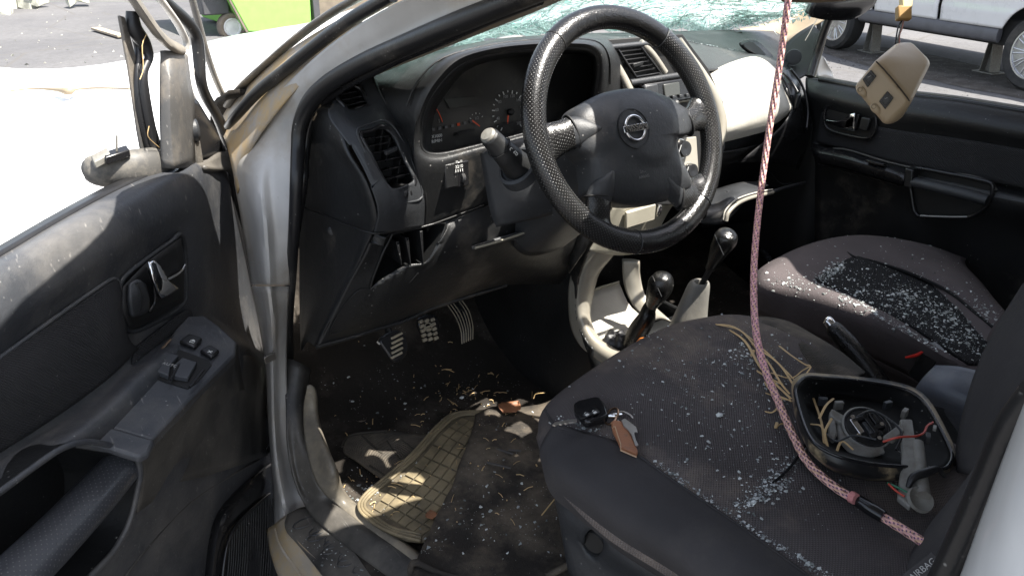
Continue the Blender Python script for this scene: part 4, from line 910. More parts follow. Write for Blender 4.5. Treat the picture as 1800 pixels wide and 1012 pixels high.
ga = [[(784, 532, .53), (795, 524, .53), (808, 523, .53)], [(800, 555, .50), (812, 546, .50), (824, 546, .50)], [(810, 580, .475), (820, 572, .475), (831, 572, .475)], [(812, 604, .46), (822, 598, .46), (831, 596, .46)]]
GA = yg('accelerator_pedal', ga, 'smooth', (4, 3), .006)
for j in range(6):
    t = j/5; tube('tread_rib', [Q(r[0][0]*(1-t)+r[2][0]*t, r[0][1]*(1-t)+r[2][1]*t, 'y', r[0][2]-.006) for r in ga], .0013, dm_, GA, 6, 4)
tube('pedal_arm', [Q(795, 530, 'y', .54), V((-.40, .62, .86)), V((-.40, .68, .95))], .008, M['black'], GA, 8, 3)
tube('steering_shaft', [V((-.30, .42, 1.0)), V((-.31, .60, .80)), V((-.32, .80, .62))], .016, M['black'], CAR, 12, 2)
# console tunnel, dark cheek
gs('tunnel_side', [[V((-.135, .86, .95)), V((-.14, .60, .95)), V((-.15, .40, .96)), V((-.155, .30, .95))],
   [V((-.14, .86, .75)), V((-.142, .60, .77)), V((-.15, .40, .78)), V((-.155, .30, .80))],
   [V((-.15, .80, .58)), V((-.15, .60, .60)), V((-.15, .42, .61)), V((-.155, .27, .62))],
   [V((-.16, .80, .47)), V((-.16, .60, .47)), V((-.165, .40, .47)), V((-.165, .20, .47))]], M['plastic'], CAR, (26, 26), .005,
   holes=[[(1062, 422), (1034, 445), (1018, 485), (1013, 530), (1018, 572), (1036, 605), (1064, 628), (1108, 650), (1200, 640), (1200, 400)]])
gs('tunnel_side_rear', [[V((-.155, .30, .66)), V((-.13, .15, .66)), V((-.12, -.2, .68)), V((-.11, -.7, .70))], [V((-.165, .20, .47)), V((-.15, .10, .47)), V((-.14, -.2, .47)), V((-.14, -.7, .47))]], M['plastic'], CAR, (3, 4), .005)
gs('tunnel_far_side', [[V((.125, y, z)) for y in (.86, .4, 0, -.7)] for z in (.95, .75, .6, .46)], M['plastic'], CAR, (6, 6), .005, test=lambda c: c.z < .66)
gs('console_top', [[V((x, y, z)) for x in (-.13, -.05, .05, .125)] for y, z in ((.30, .655), (.2, .65), (.05, .65), (-.15, .67), (-.4, .68), (-.7, .69))], M['plastic'], CAR, (3, 3), .005)
def X_(px, py, x): return Q(px, py, 'x', x)
# silver horseshoe round the console niche
horse = [[(1036, 424, -.140), (1056, 414, -.120), (1078, 418, -.10), (1092, 428, -.085)],
 [(1016, 455, -.148), (1036, 452, -.138), (1056, 455, -.11), (1076, 450, -.09)],
 [(1002, 495, -.153), (1020, 494, -.148), (1040, 492, -.12), (1052, 480, -.095)],
 [(1000, 535, -.155), (1017, 534, -.150), (1030, 532, -.13), (1040, 525, -.10)],
 [(1005, 575, -.155), (1021, 570, -.152), (1030, 565, -.14), (1036, 555, -.11)],
 [(1022, 608, -.155), (1036, 600, -.150), (1044, 593, -.14), (1048, 588, -.115)],
 [(1052, 632, -.152), (1062, 621, -.147), (1070, 614, -.135), (1074, 610, -.12)],
 [(1085, 654, -.148), (1098, 640, -.142), (1104, 630, -.13), (1108, 626, -.12)]]
gs('silver_surround', [[X_(*p) for p in r] for r in horse], M['silver'], CAR, (6, 5), .005)
gs('surround_branch', [[X_(1094, 455, -.02), X_(1108, 455, -.01), X_(1124, 458, .0)], [X_(1096, 490, -.02), X_(1112, 490, -.01), X_(1126, 490, .005)], [X_(1104, 520, -.02), X_(1118, 518, -.01), X_(1132, 514, .005)], [X_(1120, 545, -.02), X_(1132, 538, -.01), X_(1146, 535, .005)],
   [X_(1140, 566, -.03), X_(1160, 560, -.01), X_(1180, 566, .0)]], M['silver'], CAR, (5, 4), .006)
# light tray inside the surround
gs('console_tray', [[V((-.125, .42, .69)), V((-.03, .44, .70)), V((.06, .44, .70))], [V((-.135, .36, .655)), V((-.04, .38, .658)), V((.05, .38, .66))], [V((-.14, .29, .648)), V((-.05, .28, .65)), V((.05, .28, .65))], [V((-.13, .2, .648)), V((-.05, .2, .65)), V((.05, .2, .65))]], M['silverdash'], CAR, (4, 4), .004)
tube('tray_lip', [V((-.125, .42, .693)), V((-.03, .44, .703)), V((.06, .44, .703))], .003, M['champ'], CAR, 8, 3)
gs('niche_back', [[V((-.14, .46, .68)), V((.1, .46, .68))], [V((-.14, .48, .86)), V((.1, .48, .86))], [V((-.14, .40, 1.0)), V((.1, .40, 1.0))]], M['plastic'], CAR, (2, 2), .004)
# gear levers and gaiters
gs('gear_gaiter', [[c + V((math.cos(a)*rx, math.sin(a)*ry, 0)) + V((math.cos(3*a), math.sin(2*a), 0))*w for a in [2*math.pi*k/14 for k in range(14)]] for c, rx, ry, w in
   ((X_(1208, 590, .0), .040, .046, .0), (X_(1212, 560, .0), .034, .036, .002), (X_(1220, 528, .002), .027, .028, .002), (X_(1228, 502, .005), .021, .022, .001), (X_(1232, 496, .005), .014, .014, 0), (X_(1229, 510, .005), .012, .012, 0))], M['boot'], CAR, (5, 4), .002, cu=True)
tube('gear_lever', [X_(1226, 515, .005), X_(1240, 488, .008), X_(1250, 470, .010)], .006, M['smooth'], CAR, 10, 3)
tube('gear_knob', [X_(1247, 474, .010), X_(1254, 460, .012), X_(1265, 438, .014), X_(1275, 420, .016), X_(1279, 409, .017), X_(1281, 404, .017)], [.009, .0125, .0195, .0235, .0185, .006], M['leather'], CAR, 22, 5)
tube('transfer_gaiter', [X_(1112, 606, -.08), X_(1122, 582, -.075), X_(1136, 560, -.07), X_(1140, 545, -.068), X_(1146, 534, -.066)], [.024, .022, .019, .015, .013], M['leather'], CAR, 16, 4)
gs('transfer_gaiter_folds', [[X_(1085, 597, -.09)+V((math.cos(a)*(r+.005*math.sin(3*a)), math.sin(a)*(r+.004*math.cos(4*a)), h+.004*math.sin(5*a))) for a in [2*math.pi*k/12 for k in range(12)]] for r, h in ((.034, -.03), (.032, -.012), (.030, .0), (.020, .012), (.004, .012))], M['rubber'], CAR, (6, 5), .002, cu=True, wob=.003, wsc=30, ang=2.5)
tube('transfer_knob', [X_(1145, 538, -.067), X_(1150, 526, -.066), X_(1158, 510, -.065), X_(1163, 496, -.064), X_(1166, 484, -.063), X_(1167, 479, -.063)], [.012, .018, .0245, .0255, .018, .006], M['leather'], CAR, 22, 5)
for k, (px, py, x, r) in enumerate(((1270, 428, .015, .0225), (1161, 503, -.064, .026))):
    tube('knob_seam', [X_(px-14+i*4, py-16+i*9 if k == 0 else py-18+i*9, x-.022) for i in range(5)], .0008, M['plastic2'], CAR, 5, 2)
tube('orange_tab', [X_(1120, 602, -.10), X_(1126, 596, -.10), X_(1134, 595, -.10), X_(1140, 592, -.10)], .003, mat('orange_plastic', (.75, .22, .03), .5), CAR, 8, 3)
# handbrake
HB = tube('handbrake_lever', [X_(1462, 573, .03), X_(1470, 582, .03), X_(1500, 615, .032), X_(1530, 655, .034), X_(1560, 695, .034), X_(1590, 730, .034)], [.0125, .0155, .0175, .0185, .0195, .020], M['leather'], CAR, 18, 4)
tube('chrome_button', [X_(1452, 560, .03), X_(1455, 563, .03), X_(1460, 570, .03), X_(1463, 574, .03)], [.006, .0095, .010, .010], M['chrome'], HB, 16, 3)
# lidded armrest box between the seats
AR = zg('armrest_box', [
 [(1600, 720, .80), (1602, 700, .84), (1622, 672, .875), (1645, 645, .895)],
 [(1640, 735, .80), (1645, 708, .85), (1662, 685, .885), (1690, 650, .90)],
 [(1700, 760, .80), (1700, 722, .86), (1715, 700, .885), (1738, 662, .895)]], mat('sky_tinted_armrest', (.085, .093, .112), .42, grain=(900, .4), dust=(DU, .6, 1.1, 8)), (6, 6), .012)  # black plastic coloured blue-grey to carry the sheen of the sky
plate('armrest_front', [Q(1600, 722, 'z', .80), Q(1604, 702, 'z', .84), Q(1652, 718, 'z', .85), Q(1702, 727, 'z', .855), Q(1704, 764, 'z', .80), Q(1700, 800, 'z', .74), Q(1625, 790, 'z', .72)], V((.03, .004, 0)), M['plastic2'], CAR, .004)
# belt buckle with its red button
BK = rbox('belt_buckle', X_(1632, 628, .085)-V((0, 0, .01)), (V((.2, 1, .25)), V((1, 0, 0)), V((0, -.3, 1))), (.015, .012, .035), M['smooth'], CAR, .003)
tube('red_release', [X_(1592, 628, .072), X_(1610, 624, .072), X_(1625, 616, .074)], [.0018, .003, .0018], M['red'], BK, 8, 3)
zg('buckle_tongue', [[(1650, 638, .80), (1700, 632, .80), (1742, 628, .80)], [(1662, 655, .79), (1700, 660, .79), (1745, 655, .79)]], 'plastic2', (3, 3), .008)

# ================================================================== floor clutter
# heel pad of embossed carpet
hp_ = zg('heel_pad', [
 [(603, 782, .486), (622, 764, .486), (680, 758, .487), (752, 764, .487), (800, 740, .487)],
 [(606, 796, .486), (640, 785, .486), (700, 782, .487), (765, 785, .487), (815, 765, .487)],
 [(636, 815, .486), (665, 815, .486), (700, 812, .487), (740, 815, .487), (790, 800, .487)],
 [(676, 846, .486), (690, 842, .486), (715, 838, .487), (740, 838, .487), (770, 830, .487)]], mat('heel_pad_weave', (.045, .040, .033), .9, weave=(900, 1.), dust=((.22, .18, .13), .4, .8, 10)), (5, 5), .006, wob=.002, wsc=20)
tube('heel_pad_rib', R('z', (602, 785, .491), (606, 774, .491), (622, 763, .491), (680, 757, .492)), .003, M['matg'], hp_, 6, 4)
for a, b in (((636, 766), (672, 798)), ((700, 770), (728, 790)), ((650, 818), (685, 842)), ((680, 775), (705, 812))): tube('heel_pad_groove', R('z', (*a, .4885), (*b, .4885)), .0028, M['matg'], hp_, 6, 1)
# half-buried rubber mat with square treads
MT = thing('rubber_floor_mat', 'pale dirty rubber floor mat with square treads, half hidden under a felt mat', 'floor mat', Q(720, 850, 'z', .49))
mz = .500
def mq(px, py, h=0): 
    return Q(px, py, 'z', mz+h)
gs('mat_base', [R('z', (628, 892, .494), (640, 868, .495), (680, 835, .497), (720, 800, .499), (770, 745, .502), (800, 725, .503), (850, 722, .503)),
                R('z', (640, 905, .494), (680, 885, .495), (720, 855, .497), (755, 815, .499), (800, 770, .502), (828, 748, .503), (870, 735, .503)),
                R('z', (670, 930, .494), (705, 915, .495), (740, 885, .497), (775, 850, .499), (815, 800, .502), (850, 770, .503), (890, 755, .503)),
                R('z', (715, 950, .494), (750, 950, .495), (790, 925, .497), (820, 890, .499), (850, 840, .502), (885, 800, .503), (920, 780, .503))], mat('mat_base_rubber', (.075, .062, .04), .7, dust=((.2, .16, .1), .4, .8, 18), grain=(500, .3)), MT, (4, 6), .006)
for off in (0, 1, 2):
    k = 5*off
    tube('mat_border_rib', R('z', (740+k*.1, 950-k*1.1, .500), (690, 936-k*.9, .500), (652+k*.5, 915-k, .500), (631+k, 893-k*.3, .500), (640+k, 870+k*.2, .501), (680+k, 836+k*.3, .503), (722+k*1.1, 799+k*.2, .505), (770+k*1.1, 746+k*.2, .508), (800+k, 726+k*.4, .509), (850, 722+k*.6, .509)), .0032, M['matr'], MT, 8, 5)
# tread squares between two families of lines following the mat's edge
e0 = cr([V(p).to_3d() for p in ((655, 895, 0), (690, 855, 0), (735, 812, 0), (780, 760, 0), (812, 735, 0))], 8)
e1 = cr([V(p).to_3d() for p in ((740, 945, 0), (790, 905, 0), (830, 855, 0), (862, 800, 0), (890, 765, 0))], 8)
NA, NB = 11, 6
def eg(i, j):
    t = i/NA*(len(e0)-1); k = min(int(t), len(e0)-2); f = t-k
    a = e0[k].lerp(e0[k+1], f); b = e1[k].lerp(e1[k+1], f); return a.lerp(b, j/NB)
tb = None
for i in range(NA):
    for j in range(NB):
        q = [eg(i, j), eg(i+1, j), eg(i+1, j+1), eg(i, j+1)]; c = sum(q, V((0, 0, 0)))/4
        if c.x > 870: continue
        w_ = [mq(*(c+(p-c)*.86)[:2], -.0025+.0105*(i/NA)) for p in q]
        plate('tread_square', w_, V((0, 0, .003)), M['matr'], MT, .0008)
# dark felt mat lying rumpled over it
FM = thing('felt_floor_mat', 'black muddy felt mat rumpled over the rubber mat in front of the driver seat', 'floor mat', Q(860, 900, 'z', .5))
gs('felt_sheet', [
 R('z', (838, 728, .515), (870, 715, .518), (930, 712, .51), (990, 700, .505), (1060, 690, .50)),
 R('z', (825, 775, .520), (870, 770, .525), (930, 765, .515), (990, 755, .505), (1070, 745, .50)),
 R('z', (805, 830, .520), (860, 832, .520), (930, 835, .510), (990, 830, .505), (1080, 830, .50)),
 R('z', (778, 890, .515), (850, 895, .512), (930, 895, .506), (1000, 890, .503), (1090, 900, .50)),
 R('z', (748, 950, .515), (830, 955, .515), (920, 955, .510), (1010, 950, .505), (1100, 970, .50)),
 R('z', (724, 1000, .53), (800, 1010, .52), (900, 1010, .51), (1010, 1010, .505), (1120, 1040, .50)),
 R('z', (700, 1080, .52), (800, 1090, .51), (900, 1090, .51), (1010, 1090, .505), (1150, 1120, .50))], M['feltm'], FM, (5, 6), .006, wob=.008, wsc=11)
tube('rolled_hem', R('z', (726, 1040, .52), (722, 1000, .53), (732, 988, .538), (760, 1000, .53), (800, 1012, .52), (900, 1030, .515)), [.004, .006, .006, .005, .004, .004], M['feltm'], FM, 8, 4)
tube('hem_rib', R('z', (960, 1012, .515), (985, 1000, .52), (1003, 990, .52)), .006, M['feltm'], FM, 8, 3)
for a, b in (((862, 785), (902, 797)), ((894, 790), (916, 792)), ((856, 812), (898, 822))): tube('bare_slot', R('z', (*a, .529), (*b, .529)), .0035, mat('scuffed_felt', (.075, .07, .065), .9, speck=.5) if 'scuffed_felt' not in bpy.data.materials else bpy.data.materials['scuffed_felt'], FM, 6, 2, ry=.0012)
# fallen leaf
def leaf(name, c, d, s, m, label, grp=None, seed=1):
    rn = random.Random(seed); d = d.normalized(); e = V((-d.y, d.x, 0)); bm = bmesh.new(); rows = []
    for i in range(9):
        t = i/8; wv_ = math.sin(math.pi*t**.8)*.45*(1+.25*rn.uniform(-1, 1)); rows.append([bm.verts.new(c+d*(t-.5)*s+e*wv_*s*k+V((0, 0, .10*s*abs(k)+.05*s*math.sin(6*t)+.02*s))) for k in (-1, -.5, 0, .5, 1)])
    for a, b in zip(rows, rows[1:]):
        for k in range(4): bm.faces.new((a[k], a[k+1], b[k+1], b[k]))
    o = bmlink(name, bm, m, None, 1.5, origin=c); mm = o.modifiers.new('s', 'SOLIDIFY'); mm.thickness = .0006
    return tag(o, label, 'leaf', grp)
leaf('dry_leaf', Q(898, 718, 'z', .522), V((1, .35, 0)), .058, M['leaf'], 'curled brown leaf lying on the carpet beside the felt mat')
leaf('dry_leaf', Q(636, 738, 'z', .482), V((1, .1, 0)), .024, mat('grey_leaf', (.16, .13, .10), .8), 'small grey leaf on the dark carpet by the sill')
leaf('dry_leaf', Q(758, 905, 'z', .506), V((.4, 1, 0)), .026, M['leaf'], 'small brown leaf scrap lying on the pale rubber mat')
# ================================================================== driver seat
def rowz(*p): return R('z', *p)
DS = zg('driver_seat_cushion', [
 [(985, 850, .60), (1010, 800, .62), (1060, 740, .65), (1150, 690, .66), (1250, 680, .66), (1350, 700, .66), (1420, 740, .66)],
 [(962, 800, .72), (972, 735, .74), (1040, 680, .76), (1150, 620, .78), (1240, 600, .78), (1320, 610, .78), (1400, 650, .74)],
 [(950, 770, .80), (968, 716, .83), (1060, 645, .855), (1160, 586, .870), (1228, 566, .875), (1300, 562, .872), (1380, 590, .845)],
 [(952, 790, .812), (1010, 745, .850), (1100, 680, .868), (1200, 612, .876), (1268, 584, .880), (1352, 574, .880), (1440, 612, .86)],
 [(975, 850, .80), (1090, 782, .862), (1180, 730, .868), (1275, 665, .872), (1345, 615, .878), (1410, 604, .884), (1475, 645, .87)],
 [(1060, 940, .80), (1190, 850, .862), (1285, 780, .858), (1370, 720, .860), (1430, 668, .868), (1480, 650, .876), (1530, 690, .86)],
 [(1170, 1010, .80), (1300, 925, .865), (1400, 855, .850), (1490, 780, .850), (1540, 730, .862), (1570, 720, .87), (1600, 760, .85)],
 [(1290, 1100, .80), (1420, 1010, .870), (1530, 930, .850), (1610, 860, .850), (1650, 810, .862), (1680, 790, .87), (1700, 830, .85)],
 [(1400, 1190, .80), (1540, 1100, .87), (1650, 1000, .86), (1720, 940, .86), (1760, 880, .87), (1790, 860, .87), (1800, 900, .85)]],
 'fabric', (7, 7), .012)
# smoother cloth bolster along the near side, its piping, plastic skirt
zg('cushion_bolster', [
 [(978, 745, .846), (965, 762, .842), (952, 790, .815), (955, 812, .775), (962, 830, .74)],
 [(1030, 762, .862), (1000, 790, .857), (972, 820, .838), (968, 858, .775), (985, 878, .735)],
 [(1090, 782, .869), (1050, 815, .868), (1010, 852, .845), (1000, 888, .775), (1020, 905, .735)],
 [(1190, 850, .869), (1150, 885, .872), (1100, 925, .845), (1080, 950, .775), (1090, 965, .735)],
 [(1300, 925, .872), (1260, 955, .876), (1205, 990, .848), (1185, 1015, .775), (1190, 1030, .735)],
 [(1420, 1012, .876), (1380, 1045, .880), (1320, 1080, .85), (1300, 1100, .775), (1300, 1120, .735)],
 [(1540, 1100, .876), (1500, 1135, .880), (1440, 1170, .85), (1420, 1190, .775), (1420, 1210, .735)]], 'fabric2', (6, 6), .006)
tube('cushion_piping', rowz((958, 720, .835), (985, 752, .852), (1090, 782, .870), (1190, 850, .871), (1300, 925, .874), (1420, 1012, .878), (1540, 1100, .878)), .0022, M['fabric2'], CAR, 6, 5)
tube('cushion_seam', rowz((1290, 905, .867), (1330, 870, .861), (1385, 825, .860), (1420, 775, .863), (1450, 730, .865)), .0018, M['fabcentre'], CAR, 6, 4)
tube('bolster_welt', rowz((952, 775, .815), (954, 800, .79), (985, 862, .775), (1075, 938, .772), (1175, 1008, .772), (1290, 1092, .772)), .0025, M['fabric2'], CAR, 6, 4)
SK = zg('seat_skirt', [
 [(975, 822, .742), (1000, 862, .738), (1035, 890, .738), (1105, 945, .738), (1205, 1012, .738), (1315, 1098, .738)],
 [(972, 850, .71), (988, 895, .70), (1022, 925, .70), (1085, 975, .70), (1180, 1040, .70), (1290, 1125, .70)],
 [(985, 900, .66), (992, 935, .65), (1025, 965, .64), (1080, 1000, .64), (1170, 1060, .64), (1280, 1150, .64)],
 [(1000, 985, .59), (1005, 1010, .58), (1040, 1040, .58), (1100, 1080, .58), (1180, 1130, .58), (1280, 1200, .58)]], 'plastic2', (6, 6), .006,
 holes=[[(1045+19*math.cos(a), 952+24*math.sin(a)) for a in [2*math.pi*k/16 for k in range(16)]]])
hc = Q(1045, 952, 'z', .668); hn = V((-1, -.35, .1)).normalized()
lathe('adjuster_hole', [(.0215, .003), (.0185, .006), (.0165, .003), (.015, -.03), (.001, -.03)], hc, hn, M['black'], SK, 28)
lathe('adjuster_shaft', [(.0065, -.028), (.0065, .002), (.005, .004), (.001, .004)], hc+hn*-.004+V((0, 0, -.004)), hn, M['steel'], SK, 12)
# side airbag cushioned seat back
def bk(name, rows, m, n=(6, 5), th=.008): return gs(name, [[CAM+ray(a, b)*t for a, b, t in r] for r in rows], M[m], CAR, n, th)
bk('driver_seat_back', [
 [(1802, 500, 1.02), (1830, 500, 1.0), (1900, 505, .96), (1990, 510, .94)],
 [(1748, 590, 1.03), (1785, 600, .98), (1860, 610, .92), (1990, 620, .88)],
 [(1714, 670, 1.03), (1755, 680, .97), (1830, 690, .88), (1980, 700, .84)],
 [(1690, 760, 1.02), (1735, 765, .95), (1800, 770, .84), (1960, 780, .80)],
 [(1683, 830, 1.01), (1715, 835, .93), (1770, 835, .83), (1930, 860, .78)]], 'fabric2')
bk('seat_back_bolster', [
 [(1800, 700, .87), (1815, 702, .84), (1850, 705, .80), (1900, 720, .78)],
 [(1752, 775, .87), (1768, 775, .835), (1800, 778, .79), (1860, 800, .77)],
 [(1700, 850, .875), (1718, 848, .83), (1752, 850, .78), (1830, 880, .76)],
 [(1640, 925, .88), (1662, 922, .83), (1700, 930, .78), (1800, 960, .75)],
 [(1590, 1000, .885), (1612, 1000, .83), (1650, 1010, .77), (1760, 1040, .74)],
 [(1540, 1080, .89), (1562, 1080, .83), (1600, 1100, .77), (1720, 1120, .74)]], 'fabric2')
tg0 = CAM+ray(1622, 1000)*.772; tu = (CAM+ray(1645, 975)*.772-CAM-ray(1597, 1012)*.772).normalized(); tw = (CAM-tg0).normalized().cross(tu)*1
TG = rbox('airbag_tag', tg0+V((0, 0, 0)), (tu, tw, tu.cross(tw)), (.018, .007, .0008), M['fabric2'], CAR, .0004)
tn = (CAM-tg0).normalized(); text('tag_lettering', 'AIRBAG', tg0+tn*.0025, tu, tn.cross(tu), .0085, M['midp'], TG, .0002)
# ================================================================== passenger seat
PS = zg('passenger_seat_cushion', [
 [(1345, 600, .62), (1345, 560, .64), (1360, 520, .64), (1440, 480, .64), (1550, 470, .64), (1650, 480, .64), (1720, 500, .62)],
 [(1332, 545, .74), (1326, 505, .76), (1345, 478, .77), (1420, 445, .78), (1520, 428, .78), (1630, 440, .78), (1700, 460, .76)],
 [(1332, 545, .765), (1332, 498, .82), (1362, 466, .838), (1438, 430, .842), (1520, 418, .842), (1620, 434, .838), (1695, 470, .80)],
 [(1345, 550, .765), (1350, 505, .835), (1405, 486, .842), (1480, 452, .842), (1560, 436, .845), (1655, 455, .838), (1722, 500, .80)],
 [(1390, 570, .765), (1400, 515, .838), (1450, 502, .84), (1540, 472, .838), (1615, 462, .85), (1690, 490, .838), (1745, 530, .80)],
 [(1455, 596, .765), (1455, 532, .845), (1510, 525, .845), (1600, 505, .838), (1660, 500, .85), (1730, 530, .838), (1775, 565, .80)],
 [(1535, 625, .765), (1520, 556, .85), (1580, 560, .845), (1660, 550, .838), (1705, 545, .85), (1760, 570, .838), (1800, 600, .80)],
 [(1620, 665, .765), (1590, 590, .853), (1640, 610, .845), (1710, 605, .838), (1745, 590, .85), (1790, 610, .838), (1830, 640, .80)],
 [(1700, 700, .765), (1680, 640, .853), (1720, 660, .845), (1780, 660, .838), (1800, 650, .85), (1840, 660, .838), (1880, 680, .80)]], 'fabric3', (6, 6), .012)
zg('cushion_side', [
 [(1326, 515, .76), (1345, 552, .764), (1390, 572, .764), (1455, 598, .764), (1535, 628, .764), (1640, 675, .764)],
 [(1328, 555, .68), (1345, 575, .68), (1385, 598, .68), (1445, 628, .68), (1520, 660, .68), (1620, 710, .68)],
 [(1335, 600, .58), (1350, 625, .58), (1390, 650, .58), (1440, 680, .58), (1510, 715, .58), (1600, 760, .58)]], 'fabric3', (4, 4), .008)
zg('cushion_centre_panel', [
 [(1432, 492, .847), (1466, 470, .848), (1503, 452, .848), (1535, 460, .850)],
 [(1478, 514, .849), (1530, 494, .846), (1580, 476, .848), (1600, 480, .856)],
 [(1530, 538, .852), (1588, 522, .846), (1645, 506, .848), (1668, 512, .858)],
 [(1590, 568, .853), (1650, 560, .847), (1700, 548, .848), (1718, 552, .858)],
 [(1650, 606, .853), (1710, 600, .847), (1745, 590, .848), (1768, 592, .858)],
 [(1700, 640, .853), (1760, 640, .847), (1795, 632, .848), (1815, 632, .858)]], 'fabcentre', (5, 5), .005)
tube('cushion_seam', rowz((1466, 424, .845), (1480, 437, .845), (1503, 452, .851)), .0018, M['fabcentre'], CAR, 6, 3)
for a in (((1330, 425), (1352, 455)), ((1372, 425), (1390, 452))): tube('seat_rail', rowz((*a[0], .60), (*a[1], .60)), .008, M['plastic2'], CAR, 8, 1)
bk('passenger_seat_back', [
 [(1800, 515, 1.30), (1850, 500, 1.3), (1950, 480, 1.3)],
 [(1765, 560, 1.33), (1800, 560, 1.30), (1900, 560, 1.3)],
 [(1742, 600, 1.35), (1775, 610, 1.32), (1880, 640, 1.3)],
 [(1735, 650, 1.36), (1760, 660, 1.32), (1860, 700, 1.3)]], 'fabric3', (4, 4), .02)
# rear bench as far as it could be glimpsed
rbox('rear_bench', V((0, -1.45, .74)), XYZ, (.62, .3, .12), M['fabric3'], CAR, .05)
rbox('rear_bench_back', V((0, -1.85, 1.0)), (XYZ[0], V((0, 1, .2)), V((0, -.2, 1))), (.62, .1, .3), M['fabric3'], CAR, .05)
# mesh-clad pouch between seat and console
zg('side_pouch', [
 [(1300, 562, .862), (1340, 558, .868), (1385, 566, .872), (1430, 590, .872), (1478, 620, .87), (1520, 655, .865)],
 [(1290, 575, .876), (1330, 568, .884), (1370, 578, .888), (1410, 602, .888), (1455, 632, .885), (1500, 668, .88)],
 [(1300, 600, .86), (1335, 600, .868), (1365, 612, .872), (1400, 640, .872), (1445, 668, .872), (1490, 700, .87)]], mat('ribbed_gauze', (.045, .038, .030), .9, weave=(1300, 1.), dust=((.16, .13, .10), .45, .7, 12)), (5, 5), .004)
# ================================================================== open driver door
DA = Q(290, 300, 'z', 1.13); DBp = Q(0, 450, 'z', 1.13); dd = (DBp-DA).normalized(); dn = V((-dd.y, dd.x, 0))
if dn.dot(CAM-DA) < 0: dn = -dn
def D(px, py, w=0.): return QP(px, py, DA, dn, w)
def dg(name, rows, m, par=None, n=(5, 5), th=.004, **k):
    return gs(name, [[D(*p) for p in r] for r in rows], M[m] if isinstance(m, str) else m, par or CAR, n, th, **k)
DR = dg('driver_door', [
 [(-90, 500, -.03), (0, 450, -.03), (110, 385, -.03), (203, 334, -.03), (285, 299, -.03), (340, 284, -.03), (383, 286, -.045), (396, 300, -.08)],
 [(-90, 530, .012), (0, 480, .012), (110, 412, .012), (210, 358, .012), (292, 318, .012), (345, 300, .0), (384, 300, -.03), (402, 330, -.08)],
 [(-90, 620, .03), (0, 560, .03), (110, 490, .03), (215, 418, .03), (300, 370, .025), (355, 345, .005), (388, 350, -.03), (412, 380, -.08)],
 [(-90, 690, .02), (0, 622, .02), (105, 548, .018), (205, 488, .015), (290, 430, .012), (350, 410, .0), (392, 420, -.03), (428, 450, -.08)],
 [(-90, 760, .015), (0, 700, .015), (105, 630, .012), (205, 570, .01), (300, 520, .008), (355, 490, .0), (400, 500, -.03), (445, 530, -.08)],
 [(-90, 860, .02), (0, 800, .02), (110, 735, .02), (195, 672, .02), (285, 598, .015), (360, 560, .0), (415, 580, -.025), (466, 600, -.07)],
 [(-90, 900, .07), (0, 870, .07), (110, 792, .07), (180, 740, .07), (290, 640, .06), (372, 600, .04), (425, 610, -.0), (470, 640, -.05)],
 [(-90, 980, .06), (0, 960, .06), (120, 900, .06), (240, 800, .065), (340, 710, .05), (400, 650, .03), (440, 650, -.0), (474, 680, -.045)],
 [(-90, 1100, .04), (0, 1080, .045), (150, 980, .05), (270, 870, .055), (360, 790, .035), (420, 740, .015), (455, 720, -.01), (474, 740, -.04)],
 [(-90, 1200, .03), (60, 1150, .04), (190, 1040, .04), (290, 950, .04), (370, 850, .03), (430, 810, .01), (462, 800, -.012), (478, 810, -.04)],
 [(-60, 1260, .03), (110, 1200, .035), (230, 1120, .035), (320, 1020, .035), (380, 930, .025), (430, 890, .008), (468, 860, -.012), (481, 860, -.04)],
 [(0, 1320, .03), (150, 1280, .03), (260, 1220, .03), (340, 1120, .03), (390, 1060, .02), (430, 1040, .008), (465, 1030, -.012), (478, 1020, -.04)]],
 'doorp', None, (8, 7), .005, holes=[[(-60, 912), (0, 868), (108, 792), (150, 780), (236, 802), (246, 835), (222, 930), (176, 990), (90, 1080), (-60, 1100)]])
dg('door_belt_strip', [[(-90, 490, -.045), (0, 440, -.045), (110, 376, -.045), (203, 327, -.045), (288, 295, -.045)], [(-90, 504, -.02), (0, 454, -.02), (110, 389, -.02), (203, 338, -.02), (292, 302, -.02)]], 'rubber', DR, (3, 4), .012)
dg('outer_skin', [[(-90, 500, -.07), (110, 382, -.07), (285, 302, -.07), (385, 300, -.09)], [(-90, 760, -.10), (110, 640, -.10), (290, 520, -.10), (400, 470, -.10)], [(-90, 1300, -.09), (200, 1200, -.09), (360, 1100, -.09), (470, 1030, -.08)]], 'paint', DR, (4, 4), .004)
dg('door_edge', [[(396, 296, -.085), (402, 290, -.10), (408, 300, -.11)], [(418, 400, -.085), (424, 395, -.10), (428, 400, -.11)], [(446, 520, -.085), (452, 515, -.10), (456, 520, -.11)], [(468, 640, -.08), (474, 640, -.09), (477, 645, -.10)], [(480, 860, -.05), (483, 860, -.06), (485, 860, -.07)], [(478, 1020, -.05), (484, 1020, -.06), (487, 1020, -.07)]], 'rubber', DR, (4, 3), .006)
